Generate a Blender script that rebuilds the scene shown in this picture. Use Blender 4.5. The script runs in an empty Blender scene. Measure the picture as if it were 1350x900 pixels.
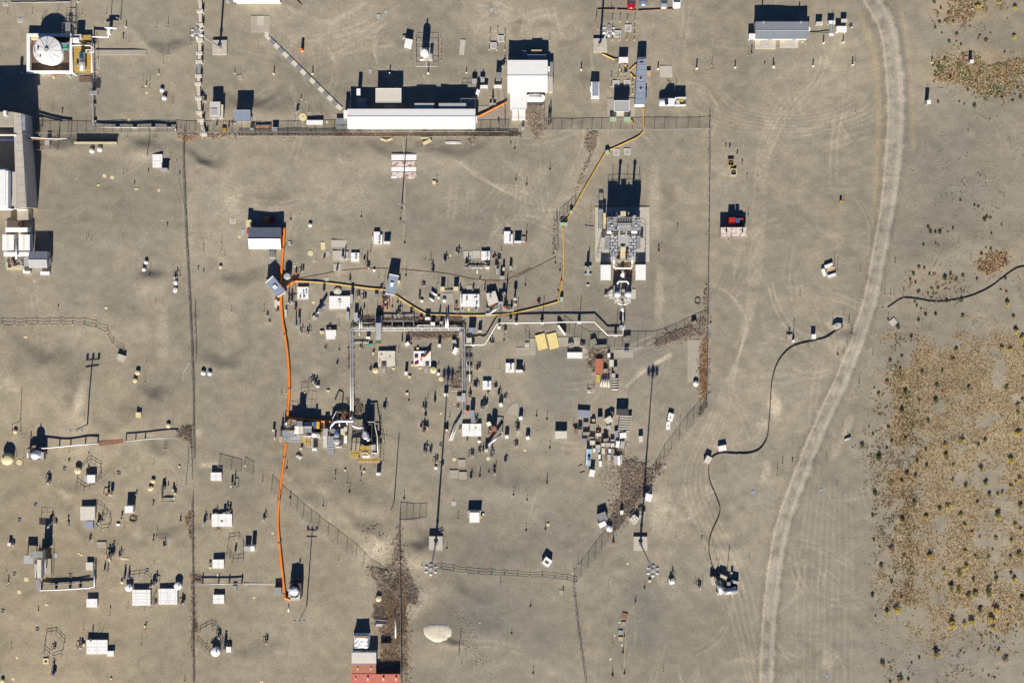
import bpy, math, random
import numpy as np
from mathutils import Vector

# ---------------------------------------------------------------- camera, sky, sun, exposure
S = 0.19                       # metres per photo pixel on the ground
NX, NY, CH = 652.0, 308.0, 249.0   # photo pixel below the camera, camera height
scene = bpy.context.scene
col = scene.collection
cam_d = bpy.data.cameras.new('camera'); cam = bpy.data.objects.new('camera', cam_d); col.objects.link(cam)
CX, CY = (NX - 675) * S, (450 - NY) * S
cam.location = (CX, CY, CH)
cam_d.sensor_width = 36; cam_d.lens = 36 * CH / (1350 * S)
cam_d.shift_x = (675 - NX) / 1350; cam_d.shift_y = -(450 - NY) / 1350
cam_d.clip_end = 3000
scene.camera = cam
EL, AZ = math.radians(25), math.radians(4.2)
world = bpy.data.worlds.new('World'); scene.world = world; world.use_nodes = True
wn = world.node_tree.nodes; wl = world.node_tree.links
sky = wn.new('ShaderNodeTexSky'); sky.sky_type = 'NISHITA'; sky.sun_disc = False
sky.sun_elevation = EL; sky.sun_rotation = math.pi + AZ; sky.altitude = 250; sky.air_density = .55; sky.dust_density = .1; sky.ozone_density = 8
wl.new(sky.outputs[0], wn['Background'].inputs[0]); wn['Background'].inputs[1].default_value = 0.05
sun_d = bpy.data.lights.new('sun', 'SUN'); sun_d.energy = 5.0; sun_d.angle = math.radians(0.5); sun_d.color = (1, .93, .82)
sun = bpy.data.objects.new('sun', sun_d); col.objects.link(sun); sun.location = (0, -100, 120)
sun.rotation_euler = Vector((math.sin(AZ) * math.cos(EL), math.cos(AZ) * math.cos(EL), -math.sin(EL))).to_track_quat('-Z', 'Y').to_euler()
vs = scene.view_settings
vs.view_transform = 'Standard'; vs.look = 'None'; vs.gamma = 1; vs.exposure = 0.84; vs.use_curve_mapping = False

# ---------------------------------------------------------------- helpers
R = random.Random(7)
rng = np.random.default_rng(11)

def vnoise(x, y, sc, seed):
    g = np.random.default_rng(seed).random((64, 64))
    u, v = x / sc + 1000.3, y / sc + 1000.7
    i, j = np.floor(u).astype(int), np.floor(v).astype(int)
    fu, fv = u - i, v - j
    fu = fu * fu * (3 - 2 * fu); fv = fv * fv * (3 - 2 * fv)
    a, b, c, d = g[i % 64, j % 64], g[(i + 1) % 64, j % 64], g[i % 64, (j + 1) % 64], g[(i + 1) % 64, (j + 1) % 64]
    return (a * (1 - fu) + b * fu) * (1 - fv) + (c * (1 - fu) + d * fu) * fv

# mounds and berms: photo px centre, radii px, height m, turn degrees
MOUNDS = [(232, 300, 16, 50, .4, 0),
          (98, 535, 22, 40, .8, 12), (190, 552, 36, 24, .4, 0),
          (500, 716, 32, 26, .8, -30), (575, 838, 38, 26, .7, -20), (60, 500, 70, 40, .6, 0),
          (1112, 446, 22, 14, .35, 25), (1060, 500, 60, 70, .5, 20), (95, 192, 30, 12, .5, 0), (190, 200, 24, 10, .5, 0),
          (330, 148, 60, 12, .35, 0), (196, 372, 22, 16, .5, 0), (555, 730, 22, 18, .7, 20),
          (520, 205, 50, 16, .45, 0), (590, 205, 40, 14, .4, 0), (1000, 610, 40, 40, .4, 0), (470, 660, 60, 22, .7, 25),
          (400, 480, 30, 60, .25, 0), (790, 790, 40, 60, .45, 0), (230, 420, 14, 60, .4, 0), (880, 340, 12, 60, .3, 0),
          (150, 420, 70, 30, .5, 0), (640, 640, 70, 22, .35, 0), (700, 740, 80, 30, .4, 0), (960, 690, 50, 60, .3, 0)]
# banks that fall steeply on their upper (north) side: px centre, half length px, face width px, height m, tail px, slant
BANKS = [(318, 368, 30, 14, .55, 40, .05), (272, 212, 26, 10, .55, 30, .25), (362, 262, 26, 12, .3, 30, -.3), (295, 478, 36, 12, .45, 40, -.12), (222, 62, 36, 9, .4, 26, 0), (206, 590, 18, 14, .55, 30, 0),
         (220, 700, 18, 12, .45, 24, 0), (478, 690, 26, 14, .6, 30, .5), (556, 718, 22, 10, .4, 26, -.4), (598, 845, 12, 8, .45, 20, .1), (520, 203, 46, 9, .22, 30, 0), (604, 203, 40, 9, .2, 30, 0), (84, 194, 22, 8, .25, 20, 0), (188, 185, 20, 8, .3, 20, 0),
         (328, 138, 50, 8, .22, 20, 0), (200, 365, 14, 8, .3, 16, .2), (60, 470, 60, 16, .3, 60, .15), (205, 516, 26, 12, .4, 36, .3), (1112, 440, 20, 10, .18, 20, -.2), (40, 778, 40, 10, .18, 30, 0), (330, 858, 34, 16, .3, 40, 0), (640, 815, 26, 26, .4, 40, .2), (620, 780, 40, 14, .3, 40, .5),
         (420, 660, 50, 14, .3, 40, .35), (470, 300, 60, 20, .2, 40, 0), (850, 640, 30, 16, .25, 30, -.3), (960, 715, 60, 12, .2, 40, 0), (150, 560, 60, 12, .25, 30, -.1), (420, 500, 40, 16, .3, 40, 0), (690, 640, 60, 14, .2, 30, 0), (100, 640, 80, 16, .22, 40, .1), (150, 720, 70, 16, .2, 40, 0)]
def gz_np(px, py):
    z = np.zeros_like(px)
    for cx, cy, rx, w, h, tl, sl in BANKS:
        dx = px - cx; dy = py - cy - sl * dx + 9 * (vnoise(px, py, 17, int(cx)) - .5) + .012 * dx * dx
        w = w * 1.7; t = np.clip(dy / w + .5, 0, 1)
        z = z + h * np.exp(-(dx / rx) ** 2) * t * t * (3 - 2 * t) * np.exp(-np.maximum(dy - w / 2, 0) / tl)
    for cx, cy, rx, ry, h, a in MOUNDS:
        c, s = math.cos(math.radians(a)), math.sin(math.radians(a))
        dx, dy = px - cx, py - cy
        z = z + h * np.exp(-(((dx * c + dy * s) / rx) ** 2 + ((-dx * s + dy * c) / ry) ** 2))
    inside = np.clip(1 - np.maximum(np.abs(px - 675) - 800, np.abs(py - 450) - 600) / 300, 0, 1)
    z = z + .16 * (vnoise(px, py, 34, 3) - .5) + .1 * (vnoise(px, py, 12, 4) - .5)
    return z * inside
GX, GY = np.arange(-20, 1371, 1.7), np.arange(-20, 921, 1.7)       # heights are read from one raster, the one the ground mesh uses
GZ = gz_np(*[q.ravel() for q in np.meshgrid(GX, GY)]).reshape(len(GY), len(GX))
def gz_at(px, py):
    u, v = np.clip((px + 20) / 1.7, 0, len(GX) - 1.001), np.clip((py + 20) / 1.7, 0, len(GY) - 1.001); i, j = np.floor(u).astype(int), np.floor(v).astype(int); u = u - i; v = v - j
    return (GZ[j, i] * (1 - u) + GZ[j, i + 1] * u) * (1 - v) + (GZ[j + 1, i] * (1 - u) + GZ[j + 1, i + 1] * u) * v
def gz(px, py): return float(gz_at(np.float64(px), np.float64(py)))

def gx(px, py): return ((px - 675) * S, (450 - py) * S)
def W(px, py, z):              # photo pixel seen at height z -> world x, y
    x, y = gx(px, py); f = (CH - z) / CH
    return (CX + (x - CX) * f, CY + (y - CY) * f)

class Tile:                    # coordinates read in an enlarged view of the photograph
    def __init__(s, x0, y0, k): s.x0, s.y0, s.k = x0, y0, k
    def __call__(s, x, y): return (s.x0 + x / s.k, s.y0 + y / s.k)
PX = Tile(0, 0, 1)
T1, T2, T3, T4, T5 = Tile(0, 0, 5), Tile(220, 0, 5), Tile(440, 0, 5), Tile(640, 0, 4.5), Tile(920, 0, 4.0909)
T6, T7, T8, T9, T10 = Tile(0, 160, 4.285), Tile(290, 260, 5), Tile(480, 170, 5), Tile(500, 320, 6), Tile(680, 180, 5.4545)
T11, T12, T13, T14, T15 = Tile(680, 330, 4.5), Tile(440, 400, 5.4545), Tile(340, 510, 6), Tile(540, 480, 5.625), Tile(700, 500, 4.5)
T16, T17, T18, T19, T20 = Tile(480, 620, 4.8214), Tile(0, 370, 4.5), Tile(0, 550, 6), Tile(0, 680, 4.0926), Tile(200, 560, 5)
T21, T22, T23, T24, T25 = Tile(220, 720, 4.21875), Tile(500, 700, 3.375), Tile(850, 400, 4.09), Tile(900, 180, 4.09), Tile(1150, 0, 6)
T26, T27, T28, T29, T30 = Tile(1150, 260, 6), Tile(1100, 410, 4.5), Tile(1110, 600, 3), Tile(830, 560, 2.647), Tile(770, 260, 6)

# ---------------------------------------------------------------- materials
M = {}
def mat(name, rgb, rough=.6, metal=0, var=.12, scale=1.5, dust=.15, bump=0):
    m = bpy.data.materials.new(name); m.use_nodes = True
    n, l = m.node_tree.nodes, m.node_tree.links; b = n['Principled BSDF']
    tc = n.new('ShaderNodeTexCoord'); no = n.new('ShaderNodeTexNoise')
    no.inputs['Scale'].default_value = scale; no.inputs['Detail'].default_value = 6
    oi = n.new('ShaderNodeObjectInfo')
    off = n.new('ShaderNodeVectorMath'); off.operation = 'ADD'
    l.new(tc.outputs['Object'], off.inputs[0]); l.new(oi.outputs['Random'], off.inputs[1])
    sc2 = n.new('ShaderNodeVectorMath'); sc2.operation = 'SCALE'; sc2.inputs[3].default_value = 1.0
    l.new(off.outputs[0], sc2.inputs[0]); l.new(sc2.outputs[0], no.inputs['Vector'])
    rp = n.new('ShaderNodeMapRange'); rp.inputs[1].default_value = .25; rp.inputs[2].default_value = .75
    rp.inputs[3].default_value = 1 - var; rp.inputs[4].default_value = 1 + var * .6
    l.new(no.outputs[0], rp.inputs[0])
    ml = n.new('ShaderNodeVectorMath'); ml.operation = 'SCALE'; ml.inputs[0].default_value = rgb
    l.new(rp.outputs[0], ml.inputs[3])
    mx = n.new('ShaderNodeMix'); mx.data_type = 'RGBA'; mx.inputs[7].default_value = (.36, .29, .2, 1)
    n2 = n.new('ShaderNodeTexNoise'); n2.inputs['Scale'].default_value = scale * 2.3; n2.inputs['Detail'].default_value = 4
    l.new(off.outputs[0], n2.inputs['Vector'])
    r2 = n.new('ShaderNodeMapRange'); r2.inputs[1].default_value = .48; r2.inputs[2].default_value = .72
    r2.inputs[3].default_value = 0; r2.inputs[4].default_value = dust * 2.2
    l.new(n2.outputs[0], r2.inputs[0]); l.new(r2.outputs[0], mx.inputs[0]); l.new(ml.outputs[0], mx.inputs[6])
    l.new(mx.outputs[2], b.inputs['Base Color'])
    b.inputs['Roughness'].default_value = rough; b.inputs['Metallic'].default_value = metal
    if bump:
        bp = n.new('ShaderNodeBump'); bp.inputs['Strength'].default_value = bump; bp.inputs['Distance'].default_value = .05
        l.new(n2.outputs[0], bp.inputs['Height']); l.new(bp.outputs[0], b.inputs['Normal'])
    M[name] = m
    return m
for a in [('white', (.82, .81, .79), .5, 0, .06, 1.2, .05), ('duct', (.56, .51, .41), .8), ('offwhite', (.62, .58, .5), .6), ('cream', (.66, .56, .32), .6), ('lid', (.7, .6, .33), .6),
          ('concrete', (.36, .325, .265), .85, 0, .16, .8, .25), ('pale_concrete', (.47, .44, .38), .85, 0, .12, .8, .2),
          ('grey', (.27, .275, .28), .55, .2), ('light_grey', (.46, .465, .46), .5, .2), ('roof_grey', (.33, .36, .41), .45, .3, .1, .8, .1),
          ('galvanised', (.5, .51, .52), .4, .5, .15, 2), ('dark_steel', (.07, .07, .072), .5, .3), ('black', (.018, .018, .02), .6, 0, .1, 2, .12),
          ('yellow', (.62, .4, .04), .5, 0, .2, 3), ('mustard', (.45, .29, .05), .7, 0, .3, 2, .3), ('orange', (.82, .17, .012), .5, 0, .14, 1.2, .12),
          ('hose_orange', (.8, .3, .02), .5, 0, .12, 2, .1), ('hose_yellow', (.7, .43, .06), .6, 0, .2, 1.2, .2), ('sand', (.68, .61, .48), .95, 0, .14, 1, 0, .2), ('sheet_yellow', (.76, .62, .25), .6), ('strip', (.36, .31, .23), .9, 0, .3, 1.5, .3), ('red', (.42, .02, .018), .35, 0, .08, 2, .08), ('car_red', (.35, .012, .02), .25, .3, .03, 1, .04),
          ('rust', (.25, .11, .065), .85, 0, .35, 2, .2), ('rust_roof', (.52, .3, .24), .8, 0, .35, 1.4, .1), ('red_roof', (.5, .12, .075), .6, 0, .12, 1.4, .1),
          ('brick_red', (.42, .14, .07), .7, 0, .2, 1.4, .15), ('green', (.05, .13, .045), .8), ('pale_green', (.36, .48, .34), .6), ('teal', (.05, .3, .24), .6),
          ('blue', (.05, .12, .32), .4, .2), ('roof_blue', (.36, .42, .52), .35, .3, .08, .7, .05), ('pale_blue', (.3, .5, .62), .5), ('silver', (.45, .46, .48), .3, .5, .04, 1, .05), ('car_blue', (.2, .25, .34), .3, .4, .04, 1, .05),
          ('car_white', (.78, .78, .77), .3, 0, .03, 1, .04), ('wood', (.34, .25, .16), .85, 0, .3, 3, .1), ('grey_wood', (.3, .27, .23), .85, 0, .3, 3, .2),
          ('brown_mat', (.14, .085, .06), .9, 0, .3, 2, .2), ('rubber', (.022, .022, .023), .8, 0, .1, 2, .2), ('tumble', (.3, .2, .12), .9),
          ('shade_cloth', (.1, .1, .095), .9, 0, .2, 2, .2), ('cardboard', (.5, .36, .2), .8), ('pit_grey', (.52, .5, .47), .8, 0, .1, 2, .15)]:
    mat(*a)
g = bpy.data.materials.new('glass'); g.use_nodes = True; M['glass'] = g
b = g.node_tree.nodes['Principled BSDF']; b.inputs['Base Color'].default_value = (.02, .035, .045, 1); b.inputs['Roughness'].default_value = .08
# dusty ground-level patina on white sheet roofs: rust streaks
def rusty_white():
    m = M['rust_roof']; n, l = m.node_tree.nodes, m.node_tree.links; b = n['Principled BSDF']
    no = n.new('ShaderNodeTexNoise'); no.inputs['Scale'].default_value = 1.1; no.inputs['Detail'].default_value = 8; no.inputs['Roughness'].default_value = .65
    tc = n.new('ShaderNodeTexCoord'); l.new(tc.outputs['Object'], no.inputs['Vector'])
    cr = n.new('ShaderNodeValToRGB'); e = cr.color_ramp.elements
    e[0].position = .47; e[0].color = (.68, .6, .54, 1); e[1].position = .64; e[1].color = (.24, .075, .04, 1)
    l.new(no.outputs[0], cr.inputs[0]); l.new(cr.outputs[0], b.inputs['Base Color'])
rusty_white()
def netting(name, rgb, solid):
    m = bpy.data.materials.new(name); m.use_nodes = True; n, l = m.node_tree.nodes, m.node_tree.links
    t = n.new('ShaderNodeBsdfTransparent'); mx = n.new('ShaderNodeMixShader'); b = n['Principled BSDF']
    no = n.new('ShaderNodeTexNoise'); no.inputs['Scale'].default_value = 1.2
    rp = n.new('ShaderNodeMapRange'); rp.inputs[3].default_value = max(0, solid - .08); rp.inputs[4].default_value = solid + .08
    l.new(no.outputs[0], rp.inputs[0]); l.new(rp.outputs[0], mx.inputs[0])
    b.inputs['Base Color'].default_value = (*rgb, 1); b.inputs['Roughness'].default_value = .6
    l.new(t.outputs[0], mx.inputs[1]); l.new(b.outputs[0], mx.inputs[2]); l.new(mx.outputs[0], n['Material Output'].inputs[0])
    M[name] = m
netting('chain_link', (.3, .3, .3), .16)
netting('grating', (.35, .36, .36), .62)
netting('screen', (.14, .13, .12), .5)

# ---------------------------------------------------------------- mesh builder
class MB:
    def __init__(s): s.v, s.f = [], []
    def add(s, vs, fs):
        k = len(s.v); s.v += [tuple(p) for p in vs]; s.f += [tuple(i + k for i in f) for f in fs]; return s
    def box(s, x0, y0, z0, x1, y1, z1):
        return s.add([(x0, y0, z0), (x1, y0, z0), (x1, y1, z0), (x0, y1, z0), (x0, y0, z1), (x1, y0, z1), (x1, y1, z1), (x0, y1, z1)],
                     [(3, 2, 1, 0), (4, 5, 6, 7), (0, 1, 5, 4), (1, 2, 6, 5), (2, 3, 7, 6), (3, 0, 4, 7)])
    def obox(s, c, sz, rot=0):
        k = len(s.v); x, y, z = c; a, b, h = sz[0] / 2, sz[1] / 2, sz[2] / 2
        s.box(-a, -b, -h, a, b, h); co, si = math.cos(rot), math.sin(rot)
        for i in range(k, len(s.v)):
            p = s.v[i]; s.v[i] = (x + p[0] * co - p[1] * si, y + p[0] * si + p[1] * co, z + p[2])
        return s
    def prism(s, pts, z0, z1):
        n = len(pts)
        ar = sum(pts[i][0] * pts[(i + 1) % n][1] - pts[(i + 1) % n][0] * pts[i][1] for i in range(n))
        if ar < 0: pts = pts[::-1]
        return s.add([(p[0], p[1], z0) for p in pts] + [(p[0], p[1], z1) for p in pts],
                     [tuple(range(n - 1, -1, -1)), tuple(range(n, 2 * n))] + [(i, (i + 1) % n, n + (i + 1) % n, n + i) for i in range(n)])
    def cyl(s, p0, p1, r0, r1=None, n=10, caps=True):
        r1 = r0 if r1 is None else r1
        p0, p1 = Vector(p0), Vector(p1); d = (p1 - p0).normalized()
        u = d.orthogonal().normalized(); w = d.cross(u)
        vs = []
        for p, r in ((p0, r0), (p1, r1)):
            for i in range(n):
                a = 2 * math.pi * i / n; vs.append(p + u * (math.cos(a) * r) + w * (math.sin(a) * r))
        fs = [(i, (i + 1) % n, n + (i + 1) % n, n + i) for i in range(n)]
        if caps: fs += [tuple(range(n - 1, -1, -1)), tuple(range(n, 2 * n))]
        return s.add(vs, fs)
    def dome(s, c, r, h, n=12, m=4):
        vs = []; x, y, z = c
        for j in range(m):
            a = math.pi / 2 * j / m
            for i in range(n):
                t = 2 * math.pi * i / n; vs.append((x + r * math.cos(a) * math.cos(t), y + r * math.cos(a) * math.sin(t), z + h * math.sin(a)))
        vs.append((x, y, z + h)); fs = []
        for j in range(m - 1):
            for i in range(n): fs.append((j * n + i, j * n + (i + 1) % n, (j + 1) * n + (i + 1) % n, (j + 1) * n + i))
        for i in range(n): fs.append(((m - 1) * n + i, (m - 1) * n + (i + 1) % n, len(vs) - 1))
        return s.add(vs, fs)
    def tube(s, path, r, n=8):
        path = [Vector(p) for p in path]; rings = []
        for i, p in enumerate(path):
            d = (path[min(i + 1, len(path) - 1)] - path[max(i - 1, 0)]).normalized()
            u = Vector((0, 0, 1)).cross(d)
            u = Vector((1, 0, 0)) if u.length < 1e-3 else u.normalized()
            w = d.cross(u)
            rings.append([p + u * (math.cos(2 * math.pi * k / n) * r) + w * (math.sin(2 * math.pi * k / n) * r) for k in range(n)])
        m = len(rings)
        fs = [(i * n + k, i * n + (k + 1) % n, (i + 1) * n + (k + 1) % n, (i + 1) * n + k) for i in range(m - 1) for k in range(n)]
        fs += [tuple(range(n - 1, -1, -1)), tuple(range((m - 1) * n, m * n))]
        return s.add([p for q in rings for p in q], fs)
    def mesh(s, name, m, smooth=False):
        me = bpy.data.meshes.new(name); me.from_pydata(s.v, [], s.f)
        me.materials.append(M[m] if isinstance(m, str) else m)
        if smooth: me.polygons.foreach_set('use_smooth', [True] * len(me.polygons))
        me.update(); return me
    def build(s, name, m, parent=None, smooth=False, label=None, loc=None, rot=0):
        o = bpy.data.objects.new(name, s.mesh(name, m, smooth)); col.objects.link(o)
        if parent: o.parent = parent
        if loc: o.location = loc
        o.rotation_euler.z = rot
        if label: o['label'] = label
        return o
def tag(o, label, cat, group=None, kind=None):
    if label: o['label'] = label
    if cat: o['category'] = cat
    if group: o['group'] = group
    if kind: o['kind'] = kind
    return o
def thing(name, label, cat, loc, rot=0, group=None):
    o = bpy.data.objects.new(name, None); col.objects.link(o); o.empty_display_size = .3
    o.location = loc; o.rotation_euler.z = rot
    return tag(o, label, cat, group)
def structure(name, mb, m, label=None, loc=None):
    o = mb.build(name, m, None, loc=loc); o['kind'] = 'structure'
    if label: o['label'] = label
    return o
def inst(name, me, parent, loc=(0, 0, 0), rot=0):
    o = bpy.data.objects.new(name, me); col.objects.link(o); o.parent = parent; o.location = loc; o.rotation_euler.z = rot
    return o
LAND = []       # (short name, px, py) of things that are easy to find, for the labels of small things
def land(name, p): LAND.append((name, p[0], p[1]))
PEND = []       # small things waiting for a label: (object, phrase, px, py)
def at(T, x, y, h=0):          # world base position of something whose foot shows at tile point x, y
    p = T(x, y); z = gz(*p); X, Y = W(*p, z + h); return (X, Y, z)
# ---------------------------------------------------------------- ground
def seg_dist(px, py, pts):
    d = np.full(px.shape, 1e9)
    for (x0, y0), (x1, y1) in zip(pts[:-1], pts[1:]):
        dx, dy = x1 - x0, y1 - y0; L = dx * dx + dy * dy or 1e-9
        t = np.clip(((px - x0) * dx + (py - y0) * dy) / L, 0, 1)
        d = np.minimum(d, np.hypot(px - x0 - t * dx, py - y0 - t * dy))
    return d
def smooth_path(pts, n=6):
    out = []
    P = [pts[0]] + list(pts) + [pts[-1]]
    for i in range(1, len(P) - 2):
        p0, p1, p2, p3 = [np.array(q, float) for q in P[i - 1:i + 3]]
        for k in range(n):
            t = k / n
            out.append(tuple(.5 * (2 * p1 + (p2 - p0) * t + (2 * p0 - 5 * p1 + 4 * p2 - p3) * t * t + (3 * p1 - p0 - 3 * p2 + p3) * t ** 3)))
    return out + [tuple(map(float, pts[-1]))]
def brush_density(px, py):
    wob = (vnoise(px, py, 22, 23) - .5) * 44 + (vnoise(px, py, 7, 24) - .5) * 18
    n = vnoise(px, py, 26, 31) + .55 * vnoise(px, py, 9, 32) + .25 * vnoise(px, py, 4, 33)
    left = 1150 + 25 * np.clip((520 - py) / 80, 0, 1) * np.clip((py - 440) / 20, 0, 1) + np.where(py < 590, 0, 4)
    inb = np.clip((px - left + wob * .8) / 30, 0, 1) * np.clip((py - 436 + wob * .5) / 14, 0, 1) * np.clip((850 - py + wob) / 26, 0, 1)
    thr = .88 - .3 * np.clip((px - 1170) / 70, 0, 1)
    return np.clip((n - thr) * 3.2, 0, 1) * inb
def build_ground():
    fx, fy = GX, GY
    ext = np.array([60, 140, 300, 700, 1600, 4000.])
    xs = np.concatenate([(-20 - ext)[::-1], fx, fx[-1] + ext]); ys = np.concatenate([(-20 - ext)[::-1], fy, fy[-1] + ext])
    gxx, gyy = np.meshgrid(xs, ys); px, py = gxx.ravel(), gyy.ravel()
    z = gz_np(px, py)
    co = np.stack([(px - 675) * S, (450 - py) * S, z], 1)
    nx, ny = len(xs), len(ys)
    i, j = np.meshgrid(np.arange(nx - 1), np.arange(ny - 1)); a = (j * nx + i).ravel()
    f = np.stack([a, a + nx, a + nx + 1, a + 1], 1)
    me = bpy.data.meshes.new('ground'); me.vertices.add(len(co)); me.vertices.foreach_set('co', co.ravel())
    me.loops.add(f.size); me.loops.foreach_set('vertex_index', f.ravel())
    me.polygons.add(len(f)); me.polygons.foreach_set('loop_start', np.arange(0, f.size, 4)); me.polygons.foreach_set('loop_total', np.full(len(f), 4))
    me.update(calc_edges=True)
    me.polygons.foreach_set('use_smooth', np.ones(len(f), bool))
    pale, grey, tan, stain = (np.zeros(len(px)) for _ in range(4))
    wob = (vnoise(px, py, 9, 21) - .5) * 8 + (vnoise(px, py, 4, 22) - .5) * 5
    def ell(arr, cx, cy, rx, ry, v, a=0, soft=True):
        c, s = math.cos(math.radians(a)), math.sin(math.radians(a)); dx, dy = px - cx, py - cy
        q = np.hypot((dx * c + dy * s) / rx, (-dx * s + dy * c) / ry) + (wob / max(6, (rx + ry) / 2) if soft else 0)
        arr += v * np.clip(1.6 - q * 1.2, 0, 1)
    def line(arr, pts, w, v, wb=.3):
        pts = smooth_path(pts, 5)
        xa, ya = np.array(pts).T; box = (px > xa.min() - w * 3) & (px < xa.max() + w * 3) & (py > ya.min() - w * 3) & (py < ya.max() + w * 3)
        d = seg_dist(px[box], py[box], pts) + wob[box] * wb * w / 10
        arr[box] += v * np.clip(1.5 - d / w, 0, 1)
    # broad soil zones
    tan += .3 * np.clip((270 - px + wob * 3) / 120, 0, 1) * np.clip((py - 380) / 150, 0, 1)
    tan += .2 * np.clip((py - 560) / 140, 0, 1) * np.clip((620 - px + wob * 3) / 120, 0, 1)
    ell(grey, 600, 270, 150, 90, .45); ell(grey, 640, 390, 120, 50, .25); ell(grey, 830, 400, 60, 90, .55); ell(grey, 735, 490, 40, 60, .7)
    ell(grey, 790, 470, 90, 50, .35); ell(grey, 690, 700, 120, 70, .45); ell(grey, 660, 820, 110, 80, .5); ell(grey, 900, 820, 110, 90, .3)
    ell(grey, 120, 290, 90, 90, .3); ell(grey, 560, 70, 90, 50, .35); ell(grey, 130, 110, 60, 40, .25); ell(grey, 1090, 720, 50, 190, .5)
    ell(grey, 1250, 230, 90, 120, .6); ell(grey, 1225, 870, 140, 40, .6); ell(grey, 1190, 500, 26, 70, .4); ell(grey, 390, 210, 80, 60, .12)
    ell(grey, 885, 500, 40, 60, .4); ell(grey, 1000, 300, 50, 200, .12); ell(grey, 1180, 60, 14, 60, .6, -10); ell(grey, 845, 805, 22, 60, .6); ell(grey, 835, 830, 40, 40, .4)
    ell(grey, 640, 815, 40, 34, .5); ell(grey, 1045, 165, 26, 30, .5); ell(grey, 1030, 70, 40, 20, .5)
    ell(pale, 430, 40, 100, 40, .35); ell(pale, 680, 30, 90, 30, .3); ell(pale, 900, 60, 60, 60, .25); ell(pale, 1060, 110, 80, 50, .25); ell(pale, 1010, 210, 90, 60, .2)
    ell(pale, 300, 300, 60, 90, .18); ell(pale, 440, 240, 60, 40, .2); ell(pale, 600, 250, 40, 30, .2)
    # pale spills and tracks
    ell(pale, 10, 505, 14, 12, .7); ell(pale, 1020, 535, 9, 16, .8); ell(pale, 1006, 556, 8, 12, .5)
    ell(pale, 1105, 432, 14, 12, .7, 20); ell(pale, 108, 520, 6, 26, .8, 12); ell(pale, 868, 665, 12, 34, .4); ell(pale, 880, 680, 20, 30, .35)
    ell(pale, 1010, 620, 5, 14, .5, 20); ell(pale, 1105, 590, 6, 20, .5, 25); ell(pale, 1118, 560, 5, 14, .6, 15); ell(pale, 495, 722, 22, 14, .8, -20)
    ell(pale, 560, 790, 34, 14, .5, -30); ell(pale, 863, 265, 8, 50, .5); ell(pale, 869, 390, 6, 34, .5); ell(pale, 1090, 870, 10, 14, .5)
    ell(pale, 1250, 345, 40, 14, .3, -20); ell(pale, 858, 530, 10, 5, .5, -35); ell(pale, 275, 613, 12, 4, .8); ell(pale, 262, 572, 5, 7, .6); ell(pale, 385, 628, 7, 5, .6)
    for k in range(5):
        line(pale, [(1010 - k * 6, 900), (985 - k * 9, 760), (930 - k * 7, 640), (960 - k * 5, 540), (985 + k * 3, 400), (1000 + k * 4, 200), (1030 + k * 10, 130)], 1.2, .28)
        line(pale, [(690 + k * 5, 340), (730 + k * 4, 270), (765 + k * 5, 200), (770 + k * 4, 170)], 1.3, .3)
        line(pale, [(600 + k * 7, 210 + k * 4), (640 + k * 6, 240 + k * 3), (690 + k * 3, 245 + k * 6)], 1.2, .25)
    for a in range(7):
        r = 38 + a * 5
        line(pale, [(1040 + r * 2.2 * math.cos(t), 118 + r * .9 * math.sin(t)) for t in np.linspace(.2, 3, 9)], 1.2, .26)
        line(pale, [(820 + a * 4, 515 - a * 5), (850 + a * 2, 490 - a * 2), (885, 470 - a)], 1.0, .35)
        line(pale, [(900 + a * 3, 640), (880 + a * 4, 700), (862 + a * 3, 750), (890 + a * 4, 800)], 1.2, .2)
    line(tan, [(1135, 20), (1155, 90), (1158, 180), (1152, 290)], 4, .7); line(tan, [(1185, 0), (1200, 90), (1204, 200)], 3, .5)
    line(pale, [(380, 10), (430, 30), (455, 20), (480, 5)], 3, .4); line(pale, [(400, 95), (460, 70), (520, 60)], 2, .3)
    for k in range(9):
        line(pale, [(1050 + k * 9, 900), (1052 + k * 9, 760), (1066 + k * 7, 640)], .9, .22); line(pale, [(1160, 870 + k * 3), (1350, 800 + k * 10)], .8, .12)
        line(stain, [(935 + k * 6, 850 + R.random() * 20), (920 + k * 5, 800), (960 + k * 4, 780)], .7, .06)
    # dry litter under the brush
    ell(tan, 1285, 90, 70, 26, .9); ell(tan, 1270, 12, 55, 18, .7); ell(tan, 1310, 345, 26, 18, .8); ell(tan, 1225, 370, 34, 18, .35)
    tan += .85 * brush_density(px, py)
    # dark stains
    for cx, cy, rx, ry in [(680, 36, 8, 10), (690, 29, 8, 4), (725, 35, 10, 6), (745, 56, 8, 5), (770, 104, 5, 8), (940, 90, 4, 4), (920, 95, 8, 5), (650, 20, 10, 4), (1000, 250, 4, 4), (940, 232, 8, 8), (885, 260, 10, 14)]:
        ell(stain, cx, cy, rx, ry, .4)
    # vertical gravel bands and crossing wheel tracks
    for cx, cy, rx, ry in [(232, 434, 12, 40), (277, 265, 9, 28), (325, 422, 9, 34), (205, 525, 10, 28), (95, 500, 7, 40), (735, 500, 26, 44), (95, 145, 6, 14), (92, 800, 10, 14)]: ell(grey, cx, cy, rx, ry, .6)
    for cx, cy, rx, ry in [(214, 440, 8, 60), (300, 440, 12, 40), (250, 290, 8, 60), (305, 250, 14, 50), (120, 600, 30, 14), (440, 560, 20, 30)]: ell(pale, cx, cy, rx, ry, .22)
    q = random.Random(3)
    for k in range(150):
        x, y = (q.uniform(370, 720), q.uniform(320, 640)) if k < 90 else (q.uniform(0, 340), q.uniform(560, 900))
        ell((pale, grey, stain)[k % 3], x, y, q.uniform(3, 9), q.uniform(2, 6), (.4, .5, .16)[k % 3] * q.uniform(.5, 1.2), q.uniform(0, 180))
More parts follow.
